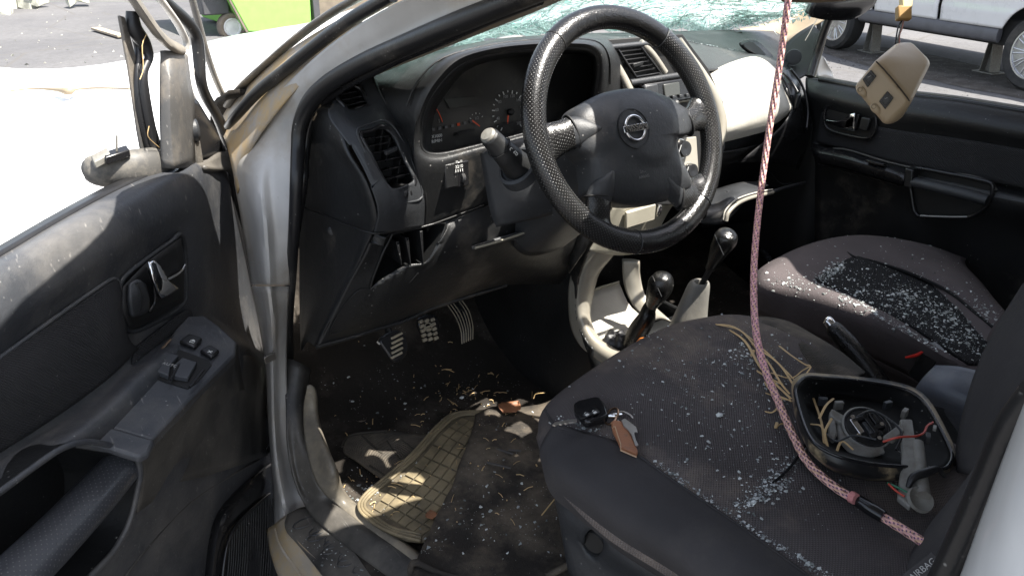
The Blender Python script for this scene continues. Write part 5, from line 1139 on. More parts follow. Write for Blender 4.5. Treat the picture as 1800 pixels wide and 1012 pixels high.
# ribbed cloth insert with raised edge
dg('insert_panel', [
 [(-90, 696, .026), (0, 630, .026), (100, 560, .024), (185, 500, .022), (205, 492, .020)],
 [(-90, 740, .036), (0, 680, .036), (100, 608, .034), (190, 545, .031), (214, 528, .028)],
 [(-90, 800, .036), (0, 742, .036), (100, 672, .034), (195, 610, .031), (222, 590, .028)],
 [(-90, 850, .028), (0, 792, .028), (100, 728, .028), (190, 662, .025), (240, 612, .020)]], 'mesh', DR, (6, 6), .006)
tube('insert_edge', [D(*p) for p in ((-90, 694, .026), (0, 628, .026), (100, 556, .025), (180, 500, .023), (200, 490, .021), (210, 500, .022), (214, 540, .026))], .003, M['doorp'], DR, 8, 4)
dg('insert_lower', [[(236, 612, .018), (290, 570, .016), (330, 545, .014), (338, 560, .012)], [(232, 640, .022), (290, 595, .02), (325, 565, .018), (340, 570, .014)]], 'mesh', DR, (3, 4), .004)
# release handle in its oval bezel
bz = [(212, 500, .02), (226, 480, .022), (262, 452, .022), (300, 425, .020), (314, 412, .018), (322, 420, .014), (326, 455, .008), (327, 520, .006), (316, 540, .010), (280, 562, .014), (235, 582, .018), (220, 570, .02), (213, 540, .02)]
HZ = tube('handle_bezel', [D(*p) for p in bz], .0042, M['plastic2'], DR if 0 else CAR, 10, 4, True)
ctr = D(270, 498, .0)
bm = bmesh.new(); oo = cr([D(a, b, w) for a, b, w in bz], 4, True); a_ = [bm.verts.new(p) for p in oo]; b_ = [bm.verts.new(ctr+(p-ctr)*.9-dn*.018) for p in oo]; 
for i in range(len(oo)): bm.faces.new((a_[i], a_[(i+1) % len(oo)], b_[(i+1) % len(oo)], b_[i]))
bm.faces.new(b_)
cc = [bm.verts.new(p-dn*.0) for p in oo]
bmlink('handle_recess', bm, M['black'], HZ)
# the sheet above covers the recess, so lift the pieces just proud of it
dg('recess_face', [[(216, 504, .030), (262, 458, .031), (318, 418, .028)], [(216, 545, .032), (270, 505, .034), (323, 470, .024)], [(228, 578, .030), (275, 558, .028), (322, 530, .020)]], 'black', HZ, (4, 4), .001)
tube('handle_lip', [D(*p) for p in ((262, 460, .044), (266, 475, .046), (276, 495, .044), (296, 490, .040), (316, 478, .034), (324, 466, .030))], [.0035, .006, .006, .003, .0025, .002], M['chrome'], HZ, 12, 5, ry=[.0035, .004, .003, .004, .004, .003])
dg('handle_blade', [[(262, 462, .046), (270, 458, .047), (280, 466, .046)], [(268, 490, .050), (280, 486, .050), (292, 488, .046)], [(276, 512, .048), (288, 508, .046), (302, 498, .042)], [(282, 524, .040), (296, 518, .038), (312, 506, .034)]], 'chrome', HZ, (5, 4), .004)
tube('handle_stem', [D(262, 470, .040), D(270, 500, .041), D(272, 530, .038), D(262, 548, .035)], .004, M['smooth'], HZ, 10, 4, ry=.003)
dg('lock_slider', [[(226, 500, .040), (238, 492, .042), (252, 500, .040)], [(226, 525, .044), (242, 518, .048), (258, 525, .042)], [(230, 556, .040), (246, 552, .042), (258, 545, .038)]], 'plastic2', HZ, (5, 4), .008)
tube('lock_slider_rib', [D(240, 497, .048), D(248, 520, .050), D(246, 545, .046)], .0022, M['plastic'], HZ, 8, 3)
# armrest with the switch panel
an = (V((0, 0, 1))+dn*.25).normalized(); ap = D(340, 620, .075)
def AP(px, py, w=0.): return QP(px, py, ap, an, w)
SWP = plate('switch_panel', [AP(*p) for p in ((318, 556), (360, 553), (388, 574), (416, 600), (414, 622), (340, 695), (268, 772), (210, 755), (150, 742), (205, 690), (286, 618))], -an*.02, M['doorp'], CAR, .004)
plate('armrest_cap', [AP(*p, .002) for p in ((150, 740), (212, 754), (272, 772), (262, 795), (244, 802), (190, 785), (128, 775))], -an*.013, M['doorp'], CAR, .004)
dg('armrest_flank', [[(416, 603, .052), (342, 698, .078), (270, 775, .095), (244, 805, .10)], [(420, 640, .03), (350, 722, .05), (276, 800, .07), (250, 830, .085)], [(430, 690, .015), (370, 770, .035), (290, 860, .05), (240, 900, .06)]], 'dusty', DR, (5, 6), .004)
dg('lower_panel', [
 [(420, 625, .012), (440, 625, .004), (462, 640, -.03)],
 [(395, 700, .030), (430, 690, .016), (466, 680, -.026)],
 [(345, 770, .042), (410, 755, .030), (466, 740, -.014)],
 [(300, 850, .048), (380, 830, .040), (470, 800, -.004)]], 'dusty', DR, (5, 5), .004)
def key(name, q, m='smooth', h=.006, par=SWP, b=.0015): return plate(name, [AP(a, b_, .001) for a, b_ in q], an*h, M[m], par, b)
plate('switch_well', [AP(*p, .0005) for p in ((258, 658), (296, 620), (318, 616), (366, 634), (372, 642), (348, 672), (330, 684), (290, 672))], an*.0012, M['black'], SWP, 0)
key('window_switch', ((262, 655), (288, 626), (314, 632), (300, 648), (296, 668)), 'doorp', .009); key('window_switch', ((304, 650), (320, 636), (346, 644), (330, 672), (306, 668)), 'doorp', .009)
tube('switch_ridge', [AP(300, 668, .010), AP(314, 640, .011)], .0018, M['smooth'], SWP, 8, 1); tube('switch_ridge', [AP(334, 680, .010), AP(358, 650, .012)], .0022, M['smooth'], SWP, 8, 1)
key('lock_button', ((314, 606), (332, 592), (356, 600), (342, 616)), 'smooth', .008, b=.003); key('child_lock_button', ((350, 622), (368, 612), (386, 622), (372, 634)), 'smooth', .008, b=.003)
su = (AP(330, 650)-AP(290, 640)).normalized(); svv = an.cross(su)
text('switch_lettering', 'AUTO', AP(299, 641, .0105), su, svv, .0085, M['midp'], SWP, .0002)
pp = AP(338, 600, .0100); tube('lock_symbol', [pp+su*a+svv*b for a, b in ((-.0035, -.0025), (.0035, -.0025), (.0035, .0025), (-.0035, .0025))], .0006, M['white'], SWP, 5, 1, True)
tube('lock_symbol', [pp+su*a+svv*b for a, b in ((-.002, .0025), (-.001, .005), (.002, .005))], .0005, M['white'], SWP, 5, 1)
pp = AP(369, 618, .0100); tube('cross_symbol', [pp-su*.003-svv*.002, pp+su*.003+svv*.003], .0006, M['white'], SWP, 5, 1); tube('cross_symbol', [pp+su*.003-svv*.002, pp-su*.003+svv*.003], .0006, M['white'], SWP, 5, 1)
tube('dust_groove', [AP(212, 690, .002), AP(250, 655, .002), AP(280, 618, .002), AP(300, 596, .002)], [.002, .004, .003, .002], mat('brown_dust_line', (.16, .11, .07), .8), SWP, 6, 4, ry=.0012)
# pull pocket: lip, dark well, dimpled grip bar
lip = [(-60, 906, .078), (0, 864, .078), (60, 820, .078), (108, 788, .08), (150, 776, .085), (200, 784, .092), (236, 800, .095), (246, 822, .092), (244, 850, .085), (228, 915, .075), (205, 960, .07), (178, 992, .068), (120, 1050, .06), (60, 1100, .055), (-60, 1150, .05)]
PK = tube('pocket_lip', [D(*p) for p in lip], .0042, M['doorp'], CAR, 10, 4)
L1 = cr([D(*p) for p in lip], 4); cw = D(90, 960, -.03); bm = bmesh.new(); a_ = [bm.verts.new(p) for p in L1]; b_ = [bm.verts.new(cw+(p-cw-dn*(p-cw).dot(dn))*.95) for p in L1]
for i in range(len(L1)-1): bm.faces.new((a_[i], a_[i+1], b_[i+1], b_[i]))
bm.faces.new(b_); bmlink('pocket_well', bm, M['plastic'], PK)
tube('grip_bar', [D(-40, 1080, .055), D(50, 992, .058), D(112, 930, .06), (D(170, 868, .062)), D(226, 806, .062)], [.031, .031, .030, .029, .026], M['gripdot'], PK, 24, 5)
# speaker pod with a slatted grille
SP_ = dg('speaker_pod', [
 [(352, 1060, .02), (362, 960, .022), (378, 905, .022), (410, 868, .02), (458, 826, .012), (478, 812, -.01)],
 [(368, 1065, .05), (378, 965, .05), (392, 912, .05), (420, 880, .045), (462, 848, .03), (480, 840, .0)],
 [(392, 1065, .055), (402, 975, .055), (414, 925, .055), (434, 900, .05), (466, 870, .035), (482, 862, .005)],
 [(440, 1065, .055), (444, 985, .055), (450, 940, .052), (460, 915, .045), (474, 890, .03), (484, 880, .005)],
 [(486, 1065, .03), (486, 985, .03), (486, 940, .03), (486, 915, .025), (486, 895, .015), (486, 885, .0)]], 'smooth', DR if 0 else CAR, (5, 5), .004)
for k in range(19):
    x = 404+k*4.2; ytop = 945-70*math.sin(min(1, k/17)*math.pi/2)**1.1
    tube('grille_slat', [D(x, ytop, .066-.0012*k), D(x-2, (ytop+1040)/2, .068-.0012*k), D(x-8, 1045, .068-.0012*k)], .0017, M['plastic'], SP_, 6, 2)
tube('grille_frame', [D(*p) for p in ((388, 1045, .066), (396, 975, .066), (408, 935, .064), (428, 908, .06), (455, 884, .052), (474, 868, .04))], .0035, M['smooth'], SP_, 8, 4)
tube('pod_crease', [D(*p) for p in ((200, 1040, .042), (260, 960, .045), (330, 885, .038), (400, 838, .022), (455, 808, .004))], .003, M['dusty'], DR, 8, 4)
lathe('door_screw', [(.008, 0), (.008, .003), (.003, .001)], D(470, 790, .004), dn, M['black'], DR, 12)
# hinge-side check strap and latch bits
rbox('check_strap', Q(474, 628, 'x', -.79), (V((1, .3, 0)), V((0, 1, 0)), V((0, 0, 1))), (.012, .004, .007), M['steel'], CAR, .001)
# ---- bent stump of the door's window frame, mirror foot and triangle
FR = dg('quarter_panel', [[(282, 92, -.02), (300, 92, -.01), (325, 96, -.02)], [(284, 150, -.01), (302, 150, .004), (330, 140, -.02)], [(284, 220, -.01), (305, 225, .006), (338, 190, -.02)], [(286, 294, -.01), (310, 296, .006), (338, 292, -.02)]], 'bracketd', None, (5, 4), .010)
dg('mirror_triangle', [[(326, 175, -.04), (342, 175, -.035), (352, 190, -.04)], [(330, 230, -.03), (360, 225, -.03), (380, 235, -.045)], [(336, 292, -.03), (370, 280, -.03), (398, 272, -.05)]], 'smooth', None, (4, 4), .006)
lathe('tweeter_cap', [(.021, -.006), (.021, .002), (.018, .006), (.001, .007)], D(341, 228, -.02), (dn+dd*-.9+V((0, 0, .0))).normalized(), M['plastic2'], FR, 28)
rbox('tweeter_foot', D(343, 270, -.022), (dd, dn, XYZ[2]), (.011, .008, .022), M['dusty'], FR, .003)
plate('frame_blade', [D(205, 27, -.05), D(214, 30, -.05), D(250, 160, -.05), D(290, 290, -.05), D(284, 302, -.05), D(252, 304, -.05), D(238, 230, -.05), D(222, 120, -.05)], dn*.006, M['bracketd'], CAR, .002)
dgt = lambda name, pts, r, m, ry=None: tube(name, [D(*p) for p in pts], r, M[m], CAR, 12, 5, ry=ry)
dgt('window_seal', [(232, 20, -.04), (236, 50, -.04), (252, 75, -.035), (262, 100, -.03), (252, 128, -.03), (254, 165, -.03), (264, 220, -.03), (280, 292, -.03)], [.009, .012, .011, .007, .007, .008, .008, .008], 'rubber')
dgt('window_seal', [(238, 62, -.045), (244, 90, -.045), (242, 140, -.04), (248, 200, -.04), (268, 290, -.04)], [.007]*5, 'smooth')
dgt('bent_window_frame', [(215, -30, -.03), (240, 6, -.02), (262, 38, -.015), (280, 62, -.01), (298, 78, -.01), (318, 88, -.015)], [.018, .019, .019, .019, .017, .010], 'rail', [.008]*6)
dgt('bent_window_frame', [(262, -30, -.03), (290, 10, -.02), (312, 42, -.02), (326, 70, -.02), (328, 88, -.02)], [.010, .010, .011, .009, .005], 'paint', [.005]*5)
dgt('outer_seal_strip', [(255, -30, -.04), (292, 5, -.04), (328, 38, -.04), (345, 65, -.04), (350, 100, -.04), (353, 140, -.04), (362, 170, -.045), (382, 205, -.05), (395, 235, -.055), (404, 262, -.06)], [.010, .010, .011, .011, .011, .010, .010, .010, .011, .012], 'rubber')
dgt('inner_channel', [(330, -30, -.07), (346, 30, -.07), (358, 75, -.07), (372, 120, -.07), (386, 155, -.07), (402, 184, -.07)], [.014, .013, .012, .012, .012, .013], 'rail', [.006]*6)
dgt('frame_flange', [(338, 120, -.05), (336, 165, -.045), (360, 205, -.045), (380, 240, -.05), (396, 262, -.055)], [.004, .006, .004, .003, .003], 'paint', [.002]*5)
dg('corner_cap', [[(340, 290, -.02), (362, 282, -.02), (385, 268, -.03), (402, 266, -.05)], [(360, 296, .004), (384, 300, -.01), (400, 300, -.035), (414, 312, -.06)]], 'dusty', None, (4, 4), .008)
dg('wood_dust_film', [[(262, 60, -.05), (268, 60, -.05)], [(256, 130, -.05), (262, 130, -.05)]], 'straw', None, (1, 1), .001) if 0 else None
tube('straw_in_seal', [D(258, 60, -.02), D(250, 80, -.02), D(252, 120, -.02), D(246, 140, -.02)], .0007, M['straw'], CAR, 5, 3); tube('straw_in_seal', [D(262, 222, -.015), D(260, 240, -.015), D(275, 255, -.015), D(284, 262, -.015)], .0007, M['straw'], CAR, 5, 3)
# broken mirror arm outside
def mr(px, py, y): return Q(px, py, 'y', y)
tube('mirror_arm', [mr(146, 297, .53), mr(152, 297, .53), mr(175, 299, .52), (mr(205, 298, .52)), mr(240, 295, .515), mr(272, 292, .53), mr(286, 292, .55)], [.006, .014, .020, .022, .0225, .022, .022], mat('worn_mirror_arm', (.085, .082, .077), .55, dust=((.3, .27, .22), .45, .8, 20), scr=.6), CAR, 20, 4, ry=[.006, .018, .026, .029, .030, .030, .028])
rbox('mirror_hinge_bit', mr(178, 278, .50), (V((1, .3, .3)), V((0, 1, .2)), V((0, 0, 1))), (.014, .012, .006), M['bracket'], CAR, .002); rbox('mirror_hinge_bit', mr(205, 272, .5), (V((1, .3, .1)), V((0, 1, .2)), V((0, 0, 1))), (.02, .01, .006), M['shell'], CAR, .002)
tube('mirror_pin', [mr(205, 238, .5), mr(205, 272, .5)], .0018, M['bracket'], CAR, 6, 1)

# ================================================================== far (passenger) door
PX = .70
def E_(px, py, w=0.): return Q(px, py, 'x', PX-w)
def eg_(name, rows, m, par=None, n=(4, 6), th=.004, **k):
    return gs(name, [[E_(*p) for p in r] for r in rows], M[m] if isinstance(m, str) else m, par or CAR, n, th, **k)
PD = eg_('passenger_door', [
 [(1418, 136, -.05), (1450, 142, -.05), (1560, 160, -.05), (1680, 174, -.05), (1800, 193, -.05), (1990, 222, -.05)],
 [(1416, 142, .0), (1450, 147, .0), (1560, 166, .0), (1680, 180, .0), (1800, 200, .0), (1990, 230, .0)],
 [(1418, 165, .03), (1460, 172, .035), (1560, 192, .035), (1680, 210, .035), (1800, 232, .035), (1990, 262, .035)],
 [(1426, 192, .02), (1465, 200, .02), (1560, 222, .02), (1680, 238, .02), (1800, 258, .02), (1990, 290, .02)],
 [(1430, 225, .01), (1470, 238, .008), (1560, 250, .006), (1680, 268, .006), (1800, 290, .006), (1990, 330, .006)],
 [(1426, 252, .01), (1470, 262, .006), (1560, 282, .006), (1680, 310, .006), (1800, 335, .006), (1990, 375, .006)],
 [(1426, 264, .05), (1470, 272, .05), (1560, 298, .05), (1680, 322, .05), (1800, 350, .05), (1990, 390, .05)],
 [(1434, 284, .05), (1480, 294, .05), (1570, 316, .05), (1680, 345, .05), (1800, 372, .05), (1990, 410, .05)],
 [(1434, 330, .02), (1500, 345, .02), (1600, 370, .02), (1700, 395, .02), (1800, 420, .02), (1990, 470, .02)],
 [(1434, 430, .01), (1500, 440, .01), (1600, 460, .01), (1700, 500, .01), (1800, 530, .01), (1990, 600, .01)],
 [(1434, 600, .01), (1500, 620, .01), (1600, 650, .01), (1700, 690, .01), (1800, 730, .01), (1990, 800, .01)]], 'doorp' if 0 else 'plastic', None, (4, 5), .006)
tube('window_channel', [E_(*p) for p in ((1416, 132, -.02), (1450, 138, -.02), (1560, 157, -.02), (1680, 171, -.02), (1800, 190, -.02), (1990, 219, -.02))], .004, M['rail'], PD, 8, 3)
tube('window_wiper_strip', [E_(*p) for p in ((1440, 140, -.005), (1560, 162, -.005), (1680, 177, -.005), (1800, 196, -.005), (1990, 226, -.005))], .005, M['rubber'], PD, 8, 3)
PIN = eg_('insert_panel', [
 [(1445, 198, .022), (1490, 206, .022), (1560, 226, .022), (1680, 243, .022), (1800, 263, .022), (1990, 298, .022)],
 [(1440, 228, .018), (1490, 240, .018), (1560, 255, .018), (1680, 278, .018), (1800, 300, .018), (1990, 340, .018)],
 [(1436, 250, .018), (1490, 262, .018), (1560, 282, .018), (1680, 308, .018), (1800, 330, .018), (1990, 375, .018)]], 'mesh', PD, (4, 5), .006)
HB2 = tube('far_handle_bezel', [E_(a, b, .030) for a, b in ((1450, 196), (1455, 187), (1470, 184), (1510, 190), (1535, 200), (1540, 215), (1536, 235), (1522, 243), (1490, 238), (1462, 230), (1450, 218))], .004, M['smooth'], CAR, 10, 4, True)
plate('recess_face', [E_(a, b, .026) for a, b in ((1450, 196), (1455, 187), (1470, 184), (1510, 190), (1535, 200), (1540, 215), (1536, 235), (1522, 243), (1490, 238), (1462, 230), (1450, 218))], V((-.001, 0, 0)), M['black'], HB2, 0, sm=3)
gs('handle_blade', [[E_(1449, 210, .036), E_(1450, 213, .036)], [E_(1470, 213, .040), E_(1466, 220, .038)], [E_(1485, 209, .044), E_(1484, 228, .040)], [E_(1494, 201, .046), E_(1500, 230, .040)], [E_(1503, 199, .046), E_(1502, 230, .040)]], M['chrome'], HB2, (5, 4), .004)
rbox('lock_slider', E_(1521, 218, .036), (XYZ[1], XYZ[0], V((0, -.1, 1))), (.012, .006, .016), M['plastic'], HB2, .003); rbox('handle_divider', E_(1507, 215, .036), (XYZ[1], XYZ[0], V((0, -.1, 1))), (.003, .006, .02), M['smooth'], HB2, .001)
# armrest ledge, switch, pull cup
eg_('armrest_ledge', [[(1428, 256, .05), (1480, 266, .052), (1560, 288, .055), (1600, 300, .055)], [(1432, 268, .085), (1480, 278, .085), (1560, 302, .085), (1592, 315, .085)], [(1440, 286, .075), (1485, 296, .075), (1560, 318, .075), (1590, 326, .075)]], 'smooth', PD, (4, 5), .006)
tube('ledge_dust_line', [E_(*p) for p in ((1432, 268, .056), (1480, 262, .035), (1560, 285, .035), (1640, 302, .04), (1700, 308, .045), (1740, 320, .05), (1752, 335, .05))], .003, M['dusty'], PD, 6, 4)
rbox('far_window_switch', E_(1541, 286, .082), (XYZ[1], V((1, 0, 0)), V((0, 0, 1))), (.022, .008, .003), M['smooth'], PD, .001)
GC = tube('far_pull_cup', [E_(*p) for p in ((1598, 303, .06), (1612, 296, .06), (1660, 304, .06), (1730, 318, .06), (1745, 328, .06), (1738, 355, .06), (1722, 372, .06), (1698, 382, .06), (1650, 380, .06), (1612, 378, .06), (1602, 340, .06))], .0045, M['smooth'], CAR, 8, 4, True)
plate('cup_well', [E_(a, b, .052) for a, b in ((1598, 303), (1612, 296), (1660, 304), (1730, 318), (1745, 328), (1738, 355), (1722, 372), (1698, 382), (1650, 380), (1612, 378), (1602, 340))], V((-.001, 0, 0)), M['black'], GC, 0, sm=3)
tube('cup_grip', [E_(*p) for p in ((1606, 320, .078), (1650, 330, .080), (1700, 342, .080), (1736, 352, .075))], .0155, M['plastic2'], GC, 14, 4, ry=.012)
rbox('grip_end', E_(1602, 312, .078), (XYZ[1], XYZ[0], V((0, .15, 1))), (.010, .014, .022), M['plastic'], GC, .003)
tube('cup_bottom_lip', [E_(*p) for p in ((1618, 379, .075), (1660, 381, .075), (1700, 381, .075))], .0018, M['midp'], GC, 6, 3)
tube('lower_crease', [E_(*p) for p in ((1440, 288, .055), (1500, 304, .055), (1580, 326, .055))], .003, M['smooth'], PD, 6, 3)
tube('rear_crease', [E_(*p) for p in ((1745, 345, .055), (1800, 356, .055), (1990, 395, .055))], .003, M['plastic2'], PD, 6, 3)
# far pillar: tan trim, black triangle with tweeter, frame, mirror outside
yg('far_pillar_trim', [
 [(1285, 58, .86), (1300, 52, .86), (1330, 46, .84), (1380, 30, .80), (1440, 5, .74), (1500, -30, .66)],
 [(1330, 72, .80), (1345, 66, .80), (1362, 62, .78), (1400, 52, .74), (1450, 26, .68), (1530, -20, .6)],
 [(1368, 96, .70), (1369, 92, .70), (1373, 85, .70), (1402, 62, .66), (1448, 36, .62), (1540, -10, .55)]], 'tan', (6, 5), .005)
yg('far_quarter_triangle', [
 [(1368, 98, .60), (1378, 84, .62), (1400, 62, .62), (1430, 44, .60)],
 [(1380, 125, .52), (1395, 110, .54), (1420, 85, .54), (1440, 55, .54)],
 [(1402, 140, .46), (1418, 130, .47), (1435, 110, .48), (1452, 60, .49)]], 'black', (4, 4), .006)
lathe('far_tweeter', [(.021, -.004), (.020, .003), (.015, .004), (.001, .003)], Q(1395, 101, 'y', .525), V((-.8, -.6, .1)), M['plastic2'], CAR, 24)
tube('far_door_frame', [Q(a, b, 'y', c) for a, b, c in ((1424, 135, .42), (1434, 100, .43), (1445, 65, .42), (1458, 32, .40), (1480, -5, .36), (1510, -40, .3))], .010, M['rubber'], CAR, 10, 4)
tube('far_frame_edge', [Q(a, b, 'y', c) for a, b, c in ((1432, 136, .42), (1442, 100, .43), (1453, 60, .42), (1460, 36, .41))], .0028, M['silver'], CAR, 8, 4)
tube('hanging_wire', [Q(a, b, 'y', c) for a, b, c in ((1444, 20, .40), (1430, 45, .40), (1422, 60, .40), (1415, 72, .40))], .0012, M['bracket'], CAR, 6, 3)
gs('far_mirror_stub', [[Q(*p) for p in r] for r in ([(1434, 108, 'x', .80), (1444, 98, 'x', .82), (1452, 108, 'x', .84)], [(1434, 128, 'x', .80), (1446, 120, 'x', .84), (1462, 128, 'x', .88)], [(1436, 136, 'x', .80), (1448, 134, 'x', .84), (1464, 138, 'x', .88)])], M['paint'], CAR, (4, 4), .006)
gs('interior_mirror', [[Q(*p) for p in r] for r in ([(1436, -16, 'y', .16), (1470, -20, 'y', .15), (1500, -24, 'y', .14), (1532, -10, 'y', .13)], [(1425, 8, 'y', .16), (1460, 10, 'y', .14), (1505, 6, 'y', .13), (1534, -2, 'y', .13)], [(1420, 26, 'y', .165), (1460, 29, 'y', .155), (1498, 27, 'y', .145), (1528, 8, 'y', .135)])], M['shell'], CAR, (5, 5), .02)
gs('sun_visor_end', [[Q(*p) for p in r] for r in ([(1370, -20, 'y', .04), (1440, -22, 'y', .03), (1490, -24, 'y', .03)], [(1372, 0, 'y', .05), (1430, 2, 'y', .04), (1482, -1, 'y', .04)])], M['tan'], CAR, (2, 3), .012)
tube('far_pillar', [Q(1510, -40, 'y', .3), V((.64, .22, 1.46)), V((.62, .045, 1.50))], .03, M['rubber'], CAR, 10, 3)
tube('near_pillar_top', [S(850, -40, .02), V((-.60, .10, 1.46)), V((-.58, .03, 1.50))], .03, M['paint'], CAR, 10, 3)
# ================================================================== loose things
# ---- rope
m, t, b = nm('pink_braided_rope'); tc = N(t, 'ShaderNodeTexCoord'); mp = N(t, 'ShaderNodeMapping'); t.links.new(tc.outputs['UV'], mp.inputs[0])
mp.inputs['Scale'].default_value = (166.7, 52, 1)
sx = N(t, 'ShaderNodeSeparateXYZ'); t.links.new(mp.outputs[0], sx.inputs[0])
def mth(op, a, b_=None):
    n = N(t, 'ShaderNodeMath', operation=op)
    for i, s in enumerate((a, b_)):
        if s is None: continue
        if hasattr(s, 'links'): t.links.new(s, n.inputs[i])
        else: n.inputs[i].default_value = s
    return n.outputs[0]
nzp = N(t, 'ShaderNodeTexNoise', Scale=55., Detail=3.); t.links.new(tc.outputs['Object'], nzp.inputs['Vector']); jit = mth('MULTIPLY', nzp.outputs[0], 3.2)
sa = mth('SINE', mth('ADD', jit, mth('ADD', mth('MULTIPLY', sx.outputs[0], 6.0), mth('MULTIPLY', sx.outputs[1], 6.28))))
sb_ = mth('SINE', mth('SUBTRACT', mth('MULTIPLY', sx.outputs[0], 6.0), mth('MULTIPLY', sx.outputs[1], 6.28)))
sc_ = mth('SINE', mth('MULTIPLY', sx.outputs[1], 12.56))
purp = ramp(t, mth('MULTIPLY', sa, sc_), .55, .65); ora = ramp(t, mth('MULTIPLY', sb_, mth('SINE', mth('MULTIPLY', sx.outputs[1], 3.14))), .15, .35)
nzr = N(t, 'ShaderNodeTexNoise', Scale=2.2, Detail=2.); t.links.new(tc.outputs['Object'], nzr.inputs['Vector'])
pinkmix = mixc(t, ramp(t, nzr.outputs[0], .4, .6), (.88, .46, .50), (.86, .50, .44))
c1 = mixc(t, ora, pinkmix, (.84, .52, .36)); c2 = mixc(t, purp, c1, (.14, .06, .17)); t.links.new(c2, b.inputs['Base Color']); b.inputs['Roughness'].default_value = .75
bp = N(t, 'ShaderNodeBump', Strength=.9, Distance=.0012); t.links.new(mth('ADD', sa, sb_), bp.inputs['Height']); t.links.new(bp.outputs[0], b.inputs['Normal'])
ropem = m
RP = thing('braided_rope', 'pink and orange braided rope with purple flecks hanging down and lying over the driver seat', 'rope', Q(1326, 700, 'z', .88))
rp1 = [Q(1390, -40, 'y', -.02), Q(1384, 10, 'y', -.02), Q(1371, 110, 'y', -.02), Q(1352, 230, 'y', -.03), Q(1337, 340, 'y', -.05), Q(1327, 440, 'y', -.09), Q(1325, 520, 'y', -.14), Q(1330, 590, 'y', -.19),
       Q(1345, 650, 'z', .905), Q(1368, 705, 'z', .888), Q(1392, 760, 'z', .878), Q(1416, 806, 'z', .872), Q(1446, 838, 'z', .872), Q(1480, 864, 'z', .872), Q(1508, 880, 'z', .873), Q(1530, 895, 'z', .873), Q(1552, 908, 'z', .873), Q(1584, 928, 'z', .876), Q(1622, 952, 'z', .885), Q(1660, 976, 'z', .90)]
tube('rope_strand', rp1, [.0054]*20, ropem, RP, 14, 7)
tube('black_sleeve', [Q(1506, 878, 'z', .874), Q(1530, 894, 'z', .875), Q(1553, 908, 'z', .875)], [.0074, .0080, .0074], M['shell'], RP, 14, 4)
tube('frayed_knot', [Q(1496, 872, 'z', .878), Q(1505, 877, 'z', .879)], [.0075, .007], mat('frayed_fibre', (.62, .25, .24), .9, grain=(900, 1.)), RP, 8, 2)
# ---- hanging roof lamp
LP = thing('roof_lamp_console', 'beige overhead lamp console dangling on wires before the passenger window', 'lamp', Q(1575, 85, 'x', .10))
lo = V((0, 0, 0))
def lp(px, py, t_): return CAM+ray(px, py)*t_
LT = 1.17
PA = (lp(1541, 103, 1.125), lp(1604, 178, 1.125), lp(1557, 224, 1.148), lp(1500, 153, 1.148))
hv = list(PA)+[lp(1577, 72, 1.165), lp(1638, 108, 1.165), lp(1601, 72, 1.185), lp(1582, 213, 1.165)]
hb = [lp(1506, 158, 1.20), lp(1560, 214, 1.20), lp(1596, 190, 1.21), lp(1630, 120, 1.22), lp(1604, 84, 1.22), lp(1578, 84, 1.20), lp(1545, 112, 1.19)]
bm = bmesh.new()
for p in hv+hb: bm.verts.new(p)
r_ = bmesh.ops.convex_hull(bm, input=bm.verts); bmesh.ops.delete(bm, geom=[v for v in bm.verts if not v.link_faces], context='VERTS')
bmesh.ops.dissolve_limit(bm, angle_limit=.12, verts=bm.verts, edges=bm.edges)
LB = bmlink('lamp_body', bm, M['beige'], LP, 3.2); mm = LB.modifiers.new('bev', 'BEVEL'); mm.width = .0075; mm.segments = 5; mm.limit_method = 'ANGLE'; mm.angle_limit = .15
def onl(px, py, h=.0):   # a spot on the lamp's face
    n_ = (PA[1]-PA[0]).cross(PA[3]-PA[0]).normalized()
    if n_.dot(CAM-PA[0]) < 0: n_ = -n_
    return QP(px, py, PA[0], n_, h+.0005), n_
nl = onl(1550, 160)[1]
for q in (((1516, 139), (1531, 123), (1541, 134), (1525, 154)), ((1545, 178), (1560, 160), (1571, 172), (1556, 192))):
    plate('lamp_switch', [onl(a, b, -.001)[0] for a, b in q], nl*.004, M['shell'], LP, .0008)
    c = [sum(v[i] for v in q)/4 for i in (0, 1)]; plate('switch_rocker', [onl(c[0]+(a-c[0])*.62, c[1]+(b-c[1])*.62, .002)[0] for a, b in q], nl*.0026, M['smooth'], LP, .0006)
    plate('switch_mark', [onl(c[0]-3, c[1]-2, .0048)[0], onl(c[0]+2, c[1]-4, .0048)[0], onl(c[0]+2, c[1]-3, .0048)[0], onl(c[0]-3, c[1]-1, .0048)[0]], nl*.0002, M['midp'], LP, 0)
for px, py in ((1514, 160), (1538, 190)):
    c = onl(px, py, 0.)[0]; ud = (onl(px+10, py+13, 0.)[0]-c).normalized()
    tube('map_lamp_bump', [c-ud*.008, c-ud*.005, c, c+ud*.006, c+ud*.011], [.001, .0045, .0056, .0045, .001], M['beige'], LP, 14, 4, ry=[.0005, .0025, .0032, .0025, .0005], upd=nl)
    lathe('bump_socket', [(.0034, -.002), (.0034, .0022), (.0026, .0022), (.0022, .0008), (.0001, .0008)], c-ud*.003+nl*.0012, nl, mat('beige_recess', (.22, .165, .10), .6) if 'beige_recess' not in bpy.data.materials else bpy.data.materials['beige_recess'], LP, 14)
tube('lid_gap', [lp(1540, 108, 1.1265), lp(1556, 125, 1.1255), lp(1580, 153, 1.1255), lp(1599, 178, 1.1265)], .0011, mat('dark_gap', (.06, .045, .03), .8), LP, 6, 4)
rbox('lid_catch', onl(1577, 153, .0)[0], (V((.5, .3, -.6)), nl, V((0, 0, 1))), (.003, .0015, .002), M['shell'], LP, 0)
